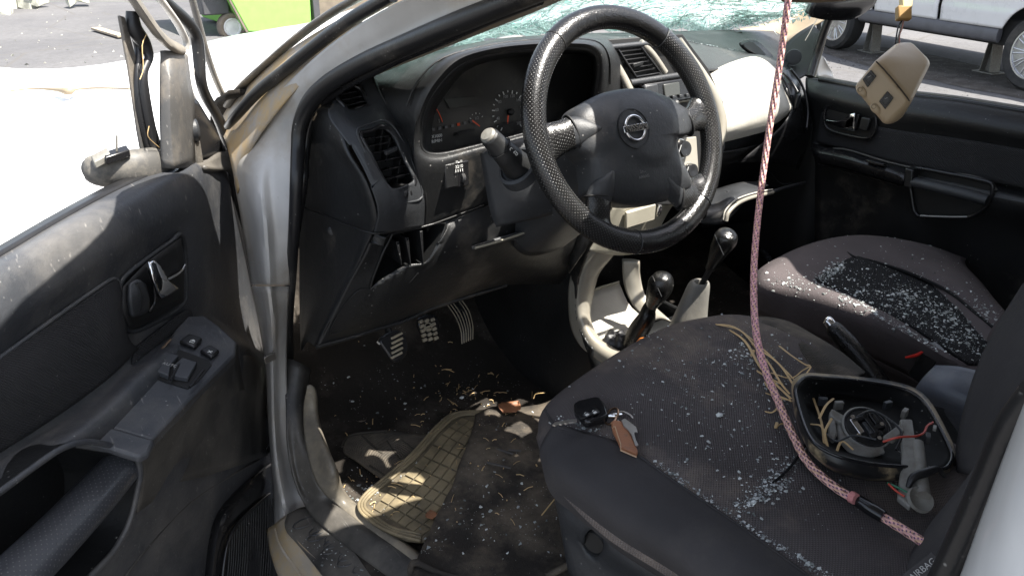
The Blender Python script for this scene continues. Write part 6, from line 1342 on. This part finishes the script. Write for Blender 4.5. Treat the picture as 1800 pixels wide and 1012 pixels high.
w0 = [(lp(1590, 32, 1.2), lp(1580, 45, 1.2), lp(1576, 62, 1.2), lp(1573, 82, 1.2)), (lp(1586, 34, 1.2), lp(1583, 52, 1.2), lp(1579, 66, 1.2), lp(1578, 80, 1.2)), (lp(1588, 32, 1.2), lp(1586, 48, 1.2), lp(1581, 62, 1.2), lp(1581, 78, 1.2))]
for p, c in zip(w0, ('shell', 'bracket', 'red')): tube('lamp_wire', list(p), .0013, M[c] if c != 'red' else mat('dull_pink_wire', (.35, .16, .13), .5), LP, 6, 4)
co = lp(1588, 24, 1.2); rbox('wire_connector', co, (rt, fw, upv), (.0105, .006, .0105), mat('yellow_brown_connector', (.33, .20, .07), .4), LP, .002)
rbox('connector_socket', lp(1592, 0, 1.2), (rt, fw, upv), (.008, .006, .014), mat('cream_connector', (.62, .52, .28), .4), LP, .002)
tube('lamp_wire', [lp(1592, -8, 1.2), lp(1594, -40, 1.2), lp(1596, -80, 1.2)], .004, M['shell'], LP, 8, 2)
# ---- bunch of keys
sz = .868
def kq(px, py, h=0.): return Q(px, py, 'z', sz+h)
KB = thing('car_keys', 'bunch of car keys with black remote fob and brown leather tag on the driver seat', 'keys', kq(1060, 735))
def qz(l, h=0.): return [kq(a, b, h) for a, b in l]
FB = plate('key_fob', qz(((1008, 721), (1016, 716), (1045, 709), (1053, 710), (1064, 724), (1069, 741), (1062, 746), (1035, 754), (1026, 751), (1010, 733)), .002), V((0, 0, .013)), M['shell'], KB, .004)
plate('fob_step', qz(((1013, 722), (1045, 713), (1054, 726), (1020, 738)), .0155), V((0, 0, .0018)), M['smooth'], FB, .001)
for (px, py) in ((1032, 728), (1046, 724)):
    rbox('fob_button', kq(px, py, .018), (V((.96, .2, 0)), V((-.2, .96, 0)), XYZ[2]), (.0055, .0042, .0010), M['plastic'], FB, .001)
    rbox('padlock_icon', kq(px, py+.4, .0195), (V((.96, .2, 0)), V((-.2, .96, 0)), XYZ[2]), (.0026, .0018, .0003), M['white'], FB, 0)
    c = kq(px, py-1, .0193); tube('padlock_icon', [c+V((-.0024, .001, 0)), c+V((-.0014, .0038, 0)), c+V((.0012, .0038, 0))], .0004, M['white'], FB, 4, 2)
plate('key_blade', qz(((971, 748), (975, 744), (1008, 738), (1013, 738), (1014, 743), (1003, 745), (1000, 744.5), (996, 746.5), (992, 745.5), (987, 748), (982, 747), (976, 750)), .013), V((0, 0, .0024)), M['steel'], KB, .0004)
def ring(name, px, py, r, m, n_, par, rr=.0011, h=.008, tilt=None):
    c = kq(px, py, h); z = (tilt or V((0, 0, 1))).normalized(); x = z.orthogonal().normalized(); y = z.cross(x)
    return tube(name, [c+(x*math.cos(a)+y*math.sin(a))*r for a in [2*math.pi*k/28 for k in range(28)]], rr, m, par, 8, 1, True)
bronze = mat('bronze_ring', (.42, .27, .18), .3, metal=1.)
ring('split_ring', 1075, 731, .0125, bronze, 0, KB, .0016, .009, V((-.6, .3, .6))); ring('split_ring', 1098, 735, .0125, M['steel'], 0, KB, .0013, .007, V((.1, -.3, 1)))
tube('swivel_link', [kq(1071, 731, .012), kq(1080, 730, .014), kq(1092, 728, .012)], [.003, .004, .0022], M['chrome'], KB, 10, 3)
TG_ = plate('leather_tag', qz(((1074, 749), (1079, 745), (1090, 747), (1100, 752), (1112, 780), (1121, 799), (1119, 805), (1091, 793), (1086, 780), (1077, 762)), .004), V((0, 0, .0075)), M['brownl'], KB, .0015)
tube('tag_edge', qz(((1077, 752), (1081, 749), (1086, 765), (1091, 780), (1091, 791)), .0122), .0007, mat('pale_leather_edge', (.5, .33, .2), .6), TG_, 5, 2); tube('tag_edge', qz(((1091, 791), (1105, 797), (1119, 803)), .0115), .0009, bpy.data.materials['pale_leather_edge'], TG_, 5, 2)
plate('house_key', qz(((1092, 740), (1098, 737), (1108, 744), (1118, 752), (1121, 761), (1115, 760), (1115, 765), (1118, 775), (1122, 783), (1120, 785), (1116, 783), (1110, 766), (1104, 757), (1096, 750)), .012), V((0, 0, .0022)), M['steel'], KB, .0005)
# ---- detached mirror shell on the seat
MH = thing('broken_mirror_housing', 'black wing mirror housing with bare motor and grey bracket lying on the driver seat', 'mirror housing', Q(1520, 780, 'z', .88))
def mz(px, py, z): return Q(px, py, 'z', z)
rim = [(1398, 690, .925), (1402, 674, .93), (1418, 663, .93), (1450, 664, .925), (1500, 668, .915), (1560, 677, .905), (1600, 688, .90), (1625, 708, .895), (1648, 745, .888), (1668, 785, .882), (1673, 805, .88), (1662, 822, .88), (1640, 822, .885), (1590, 820, .895), (1530, 815, .905), (1475, 802, .915), (1440, 785, .92), (1422, 765, .92), (1408, 730, .92)]
rim_o = [(1394, 690, .915), (1398, 668, .92), (1418, 658, .92), (1450, 659, .915), (1500, 663, .905), (1562, 671, .895), (1606, 683, .89), (1632, 704, .885), (1655, 742, .878), (1674, 783, .872), (1678, 808, .87), (1665, 828, .872), (1640, 830, .872), (1590, 838, .882), (1530, 836, .89), (1470, 822, .90), (1432, 798, .905), (1414, 772, .905), (1400, 733, .905)]
bot = [(1412, 712, .885), (1420, 690, .885), (1435, 680, .885), (1460, 680, .883), (1510, 684, .88), (1562, 694, .875), (1596, 705, .872), (1618, 722, .87), (1638, 752, .868), (1652, 785, .866), (1655, 800, .866), (1650, 815, .866), (1632, 826, .868), (1590, 840, .87), (1530, 842, .872), (1475, 830, .875), (1445, 812, .878), (1430, 790, .88), (1418, 752, .882)]
inn = [(1425, 712, .895), (1432, 700, .895), (1445, 692, .895), (1465, 690, .893), (1510, 696, .89), (1558, 705, .885), (1588, 716, .882), (1606, 730, .88), (1622, 756, .878), (1634, 782, .876), (1636, 795, .876), (1630, 802, .876), (1615, 804, .878), (1580, 802, .88), (1530, 798, .882), (1482, 788, .885), (1456, 775, .888), (1444, 760, .89), (1430, 735, .892)]
gs('mirror_shell', [rowz(*bot), rowz(*rim_o), rowz(*rim)], M['mirrorg'], MH, (4, 4), .003, cu=True)
gs('shell_inside', [rowz(*rim), rowz(*inn), [V(Q(1530, 750, 'z', .878)).lerp(p, .5) for p in rowz(*inn)]], M['inshell'], MH, (4, 4), .002, cu=True)
bm = bmesh.new(); bm.faces.new([bm.verts.new(p) for p in cr(rowz(*inn), 3, True)]); bmlink('shell_floor', bm, M['inshell'], MH)
tube('shell_rim', rowz(*rim), .0026, M['shell'], MH, 8, 4, True)
mc = Q(1522, 754, 'z', .905); mn = (V((-.25, -.35, .9))).normalized()
MO = lathe('mirror_motor', [(.027, -.016), (.031, -.004), (.031, .004), (.029, .006), (.028, .002), (.001, .002)], mc, mn, M['bracket'], MH, 32)
tube('motor_ring', [mc+mn*.004+(mn.orthogonal().normalized()*math.cos(a)+mn.cross(mn.orthogonal().normalized())*math.sin(a))*.0275 for a in [2*math.pi*k/28 for k in range(28)]], .0022, M['shell'], MO, 8, 1, True)
mu = (Q(1545, 748, 'z', .905)-Q(1500, 760, 'z', .905)).normalized(); mu = (mu-mn*mu.dot(mn)).normalized(); mv = mn.cross(mu)
lathe('motor_face', [(.026, .002), (.026, .005), (.001, .005)], mc, mn, M['black'], MO, 28)
for k, (a, b, hx, hy, mm_) in enumerate(((-.014, .004, .004, .011, 'chrome'), (-.005, .012, .012, .003, 'smooth'), (.004, .0, .003, .016, 'smooth'), (.012, -.006, .008, .003, 'smooth'), (.001, -.014, .009, .0035, 'smooth'), (.013, .006, .0035, .008, 'smooth'), (-.003, -.004, .0025, .010, 'plastic2'))):
    rbox('motor_part', mc+mu*a+mv*b+mn*.008, (mu, mv, mn), (hx, hy, .003), M[mm_], MO, .0008)
for a, b in ((-.012, .017), (.017, -.004), (.002, -.020), (-.020, -.008), (.012, .016)): lathe('motor_screw', [(.0028, 0), (.0028, .002), (.001, .0024)], mc+mu*a+mv*b+mn*.009, mn, M['chrome'], MO, 10)
bmq = [('bracket_plate', ((1582, 735, .915), (1604, 736, .915), (1612, 790, .905), (1612, 870, .885), (1600, 890, .88), (1578, 872, .88), (1586, 800, .90))), ('bracket_plate', ((1458, 722, .915), (1466, 720, .915), (1472, 760, .905), (1466, 772, .90), (1456, 765, .90))),
       ('bracket_arm', ((1462, 716, .92), (1474, 724, .918), (1500, 736, .91), (1494, 748, .908), (1470, 736, .912), (1458, 728, .915))), ('bracket_arm', ((1552, 765, .91), (1584, 742, .915), (1590, 756, .912), (1572, 772, .908)))]
for nme, pts in bmq: plate(nme, rowz(*pts), V((0, 0, -.008)), M['bracket'], MH, .002)
tube('bracket_tube', rowz((1612, 778, .905), (1618, 830, .892), (1622, 872, .885)), [.0075, .008, .0085], M['bracket'], MH, 16, 3)
tube('bracket_curve', rowz((1484, 742, .905), (1482, 760, .90), (1495, 782, .895), (1518, 795, .892), (1550, 790, .893)), [.009, .009, .010, .009, .006], M['bracket'], MH, 12, 4, ry=.004)
lathe('bracket_cup', [(.012, -.006), (.016, .0), (.0145, .004), (.011, .001), (.001, -.003)], Q(1617, 878, 'z', .882), V((-.2, -.5, .8)), M['bracket'], MH, 24)
tube('torn_gasket', rowz((1596, 856, .888), (1606, 838, .897), (1628, 830, .900), (1648, 824, .898), (1660, 836, .885)), [.003, .005, .0055, .004, .003], M['rubber'], MH, 10, 4)
redw = mat('red_wire', (.45, .05, .03), .4)
tube('red_wire', rowz((1552, 776, .915), (1580, 768, .925), (1610, 766, .92), (1624, 760, .915), (1630, 748, .91), (1640, 742, .905)), .0014, redw, MH, 6, 5); tube('red_wire', rowz((1562, 850, .885), (1575, 862, .884), (1590, 872, .884)), .0014, redw, MH, 6, 3)
tube('green_wire', rowz((1560, 848, .884), (1578, 856, .886), (1600, 868, .884)), .0013, mat('green_wire', (.03, .16, .09), .4), MH, 6, 3)
tube('loose_wire', rowz((1500, 735, .915), (1530, 722, .925), (1560, 735, .92), (1585, 760, .915), (1575, 790, .905)), .0016, M['smooth'], MH, 6, 5); tube('loose_wire', rowz((1450, 760, .905), (1470, 775, .915), (1500, 765, .92), (1540, 772, .92)), .0013, M['plastic2'], MH, 6, 5)
for k_, (a, b) in enumerate(((1446, 705), (1474, 712), (1560, 712), (1590, 726), (1630, 770), (1468, 745))): rbox('moulded_clip', Q(a, b, 'z', .903-.002*k_), (V((1, .4*k_-1, 0)), V((1-.4*k_, 1, 0)), XYZ[2]), (.006, .003, .006), M['bracket' if k_ % 2 else 'plastic2'], MH, .001)
rbox('wire_plug', Q(1643, 752, 'z', .905), (V((1, .5, 0)), V((-.5, 1, 0)), XYZ[2]), (.005, .002, .002), M['bracket'], MH, .0006)
# ---- straw, in single stalks
stalks = [[(1240, 570, .885), (1290, 574, .89), (1340, 612, .888), (1380, 650, .885), (1408, 680, .89)], [(1255, 569, .887), (1300, 580, .893), (1330, 610, .888), (1370, 640, .89), (1402, 688, .888)],
 [(1275, 575, .885), (1310, 600, .888), (1340, 650, .88), (1390, 700, .88)], [(1355, 655, .878), (1390, 664, .885), (1412, 650, .895), (1425, 645, .90), (1408, 668, .895)], [(1370, 608, .90), (1392, 625, .905), (1415, 640, .90), (1424, 642, .898)],
 [(1325, 615, .885), (1318, 640, .877), (1345, 660, .878), (1375, 675, .88)], [(1290, 662, .866), (1330, 669, .867), (1350, 672, .872)], [(1306, 717, .863), (1340, 722, .865), (1358, 724, .868), (1370, 712, .872)],
 [(1366, 742, .866), (1364, 752, .868), (1372, 745, .872), (1388, 744, .87)], [(1345, 690, .87), (1380, 702, .875), (1398, 697, .885)], [(1388, 692, .88), (1372, 672, .885), (1350, 636, .888), (1322, 604, .886)], [(1392, 705, .88), (1360, 690, .876), (1338, 662, .872)]]
lbl = ['longest straw stalk arching from the seat front edge to the mirror housing', 'straw stalk running beside the longest one towards the mirror housing', 'straw stalk bowed just left of the rope', 'looped straw stalk above the corner of the mirror housing', 'straw stalk sticking up right of the rope', 'short curled straw stalk crossed by the rope', 'thin straw stalk lying left of the rope', 'straw stalk lying flat on the seat left of the rope bend', 'tiny bent straw by the edge of the mirror housing', 'straw stalk pointing at the mirror housing corner', 'straw stalk lying close along the right of the rope', 'short straw stalk under the mirror housing corner']
for k, (s, l) in enumerate(zip(stalks, lbl)):
    pts = rowz(*s); o = tube('straw_stalk', pts, [.0014+.0004*(k % 3)]*len(s), M['straw'], None, 6, 6, ry=.0007, origin=pts[len(pts)//2]); tag(o, l, 'straw', 'dry straw on the driver seat')
ms = [[(1430, 700, .90), (1444, 742, .905), (1450, 790, .90)], [(1440, 735, .91), (1452, 712, .915), (1465, 700, .91)], [(1456, 790, .90), (1450, 760, .91), (1462, 735, .915)], [(1470, 795, .90), (1480, 775, .905), (1500, 790, .90)], [(1425, 745, .905), (1445, 750, .91), (1455, 785, .90)]]
for k, s in enumerate(ms):
    pts = rowz(*s); o = tube('straw_stalk', pts, .0016, M['straw'], None, 6, 4, ry=.0008, origin=pts[1])
    tag(o, ['broken straw at the left wall inside the mirror housing', 'short straw poking up beside the bracket inside the mirror housing', 'straw standing along the grey bracket inside the mirror housing', 'straw scrap under the motor inside the mirror housing', 'straw crossing the floor of the mirror housing'][k], 'straw', 'straw inside the mirror housing')
# ---- shattered windscreen: torn laminated sheet sagging on the dash
def glass_mat():
    m, t, b = nm('shattered_laminated_glass'); L = t.links; tc = N(t, 'ShaderNodeTexCoord')
    cols = []
    def crack(scale, rot, sx, w_, rnd=1.):
        mp = N(t, 'ShaderNodeMapping'); mp.inputs['Rotation'].default_value = rot; mp.inputs['Scale'].default_value = sx; L.new(tc.outputs['Object'], mp.inputs[0])
        nz = N(t, 'ShaderNodeTexNoise', Scale=6.); L.new(mp.outputs[0], nz.inputs['Vector'])
        ad = N(t, 'ShaderNodeMix', data_type='VECTOR'); ad.inputs[0].default_value = .06; L.new(mp.outputs[0], ad.inputs[4]); L.new(nz.outputs[1], ad.inputs[5])
        v = N(t, 'ShaderNodeTexVoronoi', Scale=scale, feature='DISTANCE_TO_EDGE'); v.inputs['Randomness'].default_value = rnd; L.new(ad.outputs[1], v.inputs['Vector'])
        return ramp(t, v.outputs[0], w_*.3, w_, (1, 1, 1, 1), (0, 0, 0, 1))
    f1 = crack(11, (.2, .1, .5), (1, 2.2, 1), .035); f2 = crack(20, (.4, .3, -.6), (.6, 3.5, 1.4), .05); f3 = crack(46, (.1, .8, .2), (1, 1.6, 1), .07); f4 = crack(8, (.0, .1, 1.1), (.35, 5, 1), .03)
    mx = None
    for f in (f1, f2, f3, f4):
        if mx is None: mx = f; continue
        q = N(t, 'ShaderNodeMath', operation='MAXIMUM'); L.new(mx, q.inputs[0]); L.new(f, q.inputs[1]); mx = q.outputs[0]
    n1 = N(t, 'ShaderNodeTexNoise', Scale=7., Detail=5.); L.new(tc.outputs['Object'], n1.inputs['Vector'])
    base = mixc(t, ramp(t, n1.outputs[0], .42, .62), (.20, .50, .44), (.56, .80, .75))
    col = mixc(t, mx, base, (.92, .96, .95))
    tr = N(t, 'ShaderNodeBsdfTranslucent'); df = N(t, 'ShaderNodeBsdfDiffuse'); L.new(col, tr.inputs[0]); L.new(col, df.inputs[0])
    tp = N(t, 'ShaderNodeBsdfTransparent'); tp.inputs[0].default_value = (.62, .85, .80, 1); gl = N(t, 'ShaderNodeBsdfGlossy', Roughness=.12)
    m1 = N(t, 'ShaderNodeMixShader'); m1.inputs[0].default_value = .5; L.new(tr.outputs[0], m1.inputs[1]); L.new(df.outputs[0], m1.inputs[2])
    inv = ramp(t, mx, 0, 1, (.26, .26, .26, 1), (.03, .03, .03, 1)); m2 = N(t, 'ShaderNodeMixShader'); L.new(inv, m2.inputs[0]); L.new(m1.outputs[0], m2.inputs[1]); L.new(tp.outputs[0], m2.inputs[2])
    m3 = N(t, 'ShaderNodeMixShader'); m3.inputs[0].default_value = .12; L.new(m2.outputs[0], m3.inputs[1]); L.new(gl.outputs[0], m3.inputs[2])
    bp = N(t, 'ShaderNodeBump', Strength=1., Distance=.003); L.new(mx, bp.inputs['Height'])
    for s in (tr, df, gl): L.new(bp.outputs[0], s.inputs['Normal'])
    L.new(m3.outputs[0], t.nodes['Material Output'].inputs[0]); return m
GL = glass_mat()
WSH = yg('shattered_windscreen', [
 [(560, 190, .43), (662, 120, .50), (750, 94, .56), (860, 70, .64), (990, 56, .72), (1120, 50, .80), (1240, 56, .82), (1290, 54, .78), (1385, 30, .68)],
 [(575, 170, .44), (680, 108, .53), (760, 82, .60), (865, 56, .70), (990, 42, .77), (1120, 36, .82), (1240, 40, .82), (1310, 34, .76), (1405, 20, .65)],
 [(600, 150, .40), (720, 92, .50), (800, 64, .58), (900, 36, .68), (1000, 20, .76), (1130, 16, .78), (1250, 18, .76), (1330, 18, .70), (1430, 8, .60)],
 [(640, 130, .34), (760, 74, .42), (850, 40, .48), (950, 5, .56), (1020, -15, .62), (1140, -20, .62), (1250, -15, .60), (1350, -8, .56), (1450, -5, .50)],
 [(700, 100, .28), (800, 56, .34), (900, 10, .40), (980, -40, .46), (1050, -60, .50), (1150, -70, .50), (1260, -60, .48), (1370, -50, .46), (1470, -40, .44)]], GL, (10, 10), 0, wob=.014, wsc=9)
# slivers standing proud along the crack lines, real edges in the crazed sheet
bpy.context.view_layer.update(); _ob = WSH.evaluated_get(bpy.context.evaluated_depsgraph_get()); _me = _ob.to_mesh(); vsw = [(v.co.copy(), v.normal.copy()) for v in _me.vertices]; _ob.to_mesh_clear()
rn = random.Random(8); bm = bmesh.new()
for k in range(2600):
    c, nn_ = rn.choice(vsw)
    if nn_.dot(CAM-c) < 0: nn_ = -nn_
    a = rn.gauss(0, .5) if rn.random() < .7 else rn.uniform(0, 3.14); t1 = nn_.cross(V((0, 0, 1))).normalized(); t2 = nn_.cross(t1); d = t1*math.cos(a)+t2*math.sin(a); L_ = .006+.055*rn.random()**3; e = nn_.cross(d)*rn.uniform(.0003, .0011)
    c = c+nn_*.004+t1*rn.uniform(-.012, .012)+t2*rn.uniform(-.012, .012); q = [c-d*L_-e, c-d*L_+e, c+d*L_+e, c+d*L_-e]
    b0 = [bm.verts.new(p) for p in q]; b1 = [bm.verts.new(p*.5+c*.5+nn_*rn.uniform(.0008, .003)) for p in q]
    bm.faces.new(b1)
    for i in range(4): bm.faces.new((b0[i], b0[(i+1) % 4], b1[(i+1) % 4], b1[i]))
tag(bmlink('crack_slivers', bm, mat('white_glass_fracture', (.74, .86, .83), .25), CAR, .1), kind='stuff')
rn = random.Random(8)
def shards(name, spots, n, s0, s1, mt, label, seed, cat='broken glass'):
    rn = random.Random(seed); bm = bmesh.new(); k = 0
    while k < n:
        p = spots(rn)
        if p is None: continue
        s = s0+(s1-s0)*rn.random()**4.5; a = rn.uniform(0, 6.28); ca, sa_ = math.cos(a), math.sin(a); e = rn.uniform(.4, 1)
        tz = rn.uniform(-.5, .5); q = []
        for x, y in ((-1, -.7), (1, -1), (.8, 1), (-.9, .7))[:rn.choice((3, 4, 4))]:
            x *= s*rn.uniform(.6, 1.1); y *= s*e*rn.uniform(.6, 1.1); q.append(V((x*ca-y*sa_, x*sa_+y*ca, x*tz*.6)))
        b0 = [bm.verts.new(p+v+V((0, 0, .0003))) for v in q]; b1 = [bm.verts.new(p+v*.85+V((0, 0, s*.5+.0004))) for v in q]
        bm.faces.new(b0[::-1]); bm.faces.new(b1)
        for i in range(len(q)): bm.faces.new((b0[i], b0[(i+1) % len(q)], b1[(i+1) % len(q)], b1[i]))
        k += 1
    o = bmlink(name, bm, mt, None, .1); return tag(o, label, cat, kind='stuff')
m, t, b = nm('glass_crumb'); tcx = N(t, 'ShaderNodeNewGeometry'); b.inputs['Base Color'].default_value = (.62, .72, .70, 1)
t.links.new(ramp(t, tcx.outputs['Random Per Island'], 0, 1, (.16, .18, .175, 1), (.88, .91, .89, 1)), b.inputs['Base Color']); b.inputs['Roughness'].default_value = .12; b.inputs['Transmission Weight'].default_value = .35; b.inputs['IOR'].default_value = 1.5
CR = m
from mathutils.bvhtree import BVHTree
bpy.context.view_layer.update(); dg_ = bpy.context.evaluated_depsgraph_get(); trees = {}
def drop(o, p):
    if o.name not in trees:
        ob = o.evaluated_get(dg_); me = ob.to_mesh(); mw = o.matrix_world
        trees[o.name] = BVHTree.FromPolygons([mw@v.co for v in me.vertices], [p_.vertices for p_ in me.polygons]); ob.to_mesh_clear()
    h = trees[o.name].ray_cast(V((p.x, p.y, 1.45)), V((0, 0, -1)))
    return h[0]
def spot(objs, zz, gens):
    def f(rn):
        g = rn.choice(gens); 
        if len(g) == 4: px, py = rn.gauss(g[0], g[2]), rn.gauss(g[1], g[3])
        else:
            t_ = rn.random(); px = g[0]+(g[2]-g[0])*t_+rn.gauss(0, g[4]); py = g[1]+(g[3]-g[1])*t_+rn.gauss(0, g[4])
        q = Q(px, py, 'z', zz)
        for o in objs:
            h = drop(o, q)
            if h is not None and abs(h.z-zz) < .08: return h
        return None
    return f
shards('glass_crumbs', spot([DS], .865, [(1230, 690, 110, 60), (1270, 740, 60, 50), (1200, 640, 70, 40), (1350, 640, 40, 40), (1360, 820, 90, 60), (1290, 900, 1420, 780, 7), (1300, 905, 1390, 835, 6), (1150, 815, 1300, 925, 3), (1300, 925, 1500, 1060, 3), (1320, 640, 25, 20), (970, 720, 1090, 780, 6)]), 2400, .0005, .0030, CR, 'glass crumbs sprinkled over the dark driver seat cushion', 11)
pc = [o for o in bpy.data.objects if o.name.startswith('cushion_centre_panel')][0]
shards('glass_crumbs', spot([pc, PS], .845, [(1500, 520, 50, 25), (1560, 530, 50, 25), (1620, 560, 40, 22), (1690, 600, 40, 20), (1470, 530, 1640, 630, 5), (1560, 510, 1680, 560, 9), (1440, 495, 1480, 470, 6), (1560, 490, 80, 40), (1390, 505, 30, 12), (1720, 570, 30, 30)]), 3000, .0006, .0038, CR, 'glass crumbs heaped over the black centre of the passenger seat', 12)
fc = [o for o in bpy.data.objects if o.name.startswith('floor_carpet')][0]; fs = [o for o in bpy.data.objects if o.name.startswith('felt_sheet')][0]; mb = [o for o in bpy.data.objects if o.name.startswith('mat_base')][0]
shards('glass_crumbs', spot([fs, mb, fc], .485, [(760, 700, 90, 40), (850, 860, 110, 80), (660, 830, 40, 40), (900, 940, 90, 50), (620, 880, 30, 30), (700, 960, 60, 30)]), 800, .0006, .0045, CR, 'glass crumbs and grit strewn over the driver footwell floor', 13)
shards('glass_crumbs', spot([[o for o in bpy.data.objects if o.name.startswith('scuff_plate')][0]], .465, [(590, 960, 50, 30)]), 60, .0008, .0035, CR, 'glass crumbs on the oval-patterned scuff plate of the sill', 14)
tp_ = [o for o in bpy.data.objects if o.name.startswith('dash_top_pad')][0]
shards('glass_crumbs', lambda rn: (lambda h: h)(drop(tp_, Q(rn.gauss(1250, 70), rn.gauss(85, 15), 'y', .55))), 260, .0008, .004, CR, 'glass crumbs on the dash top in front of the passenger', 15)
# ragged fragments hanging at the torn far edge of the windscreen
bm = bmesh.new(); rn = random.Random(9)
for k in range(70):
    t_ = rn.random(); c = Q(1385+95*t_+rn.gauss(0, 6), 32-26*t_+rn.gauss(0, 7), 'y', .62-.1*t_); s = rn.uniform(.003, .011); q = [c+V((rn.uniform(-s, s), rn.uniform(-s, s)*.4, rn.uniform(-s, s))) for _ in range(4)]
    vs = [bm.verts.new(p) for p in q]
    for f in ((0, 1, 2), (0, 2, 3), (0, 1, 3), (1, 2, 3)): bm.faces.new([vs[i] for i in f])
tag(bmlink('windscreen_fragments', bm, GL, CAR, .1), kind='stuff')
# litter: twigs and dust fluff on the floor
bm = bmesh.new(); rn = random.Random(21)
for k in range(190):
    g_ = rn.choice(((800, 690, 45, 18), (840, 700, 40, 15), (700, 800, 60, 40), (860, 850, 70, 60), (660, 850, 30, 30), (780, 720, 110, 60)))
    px, py = rn.gauss(g_[0], g_[2]), rn.gauss(g_[1], g_[3]); q = Q(px, py, 'z', .48); h = None
    for o in (fs, mb, fc):
        h = drop(o, q)
        if h: break
    if not h: continue
    a = rn.uniform(0, 6.28); L_ = .002+.026*rn.random()**2.6; d = V((math.cos(a), math.sin(a), .1))*L_
    tubebm(bm, [h+V((0, 0, .002)), h+d*.5+V((0, 0, .004)), h+d+V((0, 0, .002))], rn.uniform(.0004, .0012), 4)
o = bmlink('floor_litter', bm, M['straw']); tag(o, 'bits of straw and twig littering the dark driver footwell', 'litter', kind='stuff')
tube_ = tube('straw_stalk', rowz((952, 905, .515), (968, 885, .52), (984, 866, .53)), .0012, M['straw'], None, 5, 3, origin=Q(968, 885, 'z', .52)); tag(tube_, 'single straw stalk on the felt mat beside the seat skirt', 'straw')
tube_ = tube('straw_stalk', rowz((938, 700, .50), (942, 692, .51), (958, 690, .512)), .001, M['straw'], None, 5, 3, origin=Q(942, 692, 'z', .51)); tag(tube_, 'hooked fibre on the dark carpet above the brown leaf', 'straw')
# pale glass pebble on the seat and floor
for (px, py, z, l) in ((1265, 729, .872, 'green glass pebble in the middle of the driver seat'), (812, 698, .50, 'green glass pebble on the dark carpet near the brown leaf'), (652, 857, .492, 'white glass pebble by the edge of the pale rubber mat')):
    c = Q(px, py, 'z', z); bm = bmesh.new(); bmesh.ops.create_icosphere(bm, subdivisions=1, radius=.0055)
    rn = random.Random(px)
    for v in bm.verts: v.co = V((v.co.x*rn.uniform(.8, 1.3), v.co.y*rn.uniform(.7, 1.1), v.co.z*.5))+c
    tag(bmlink('glass_pebble', bm, CR, None, .3, origin=c), l, 'glass')
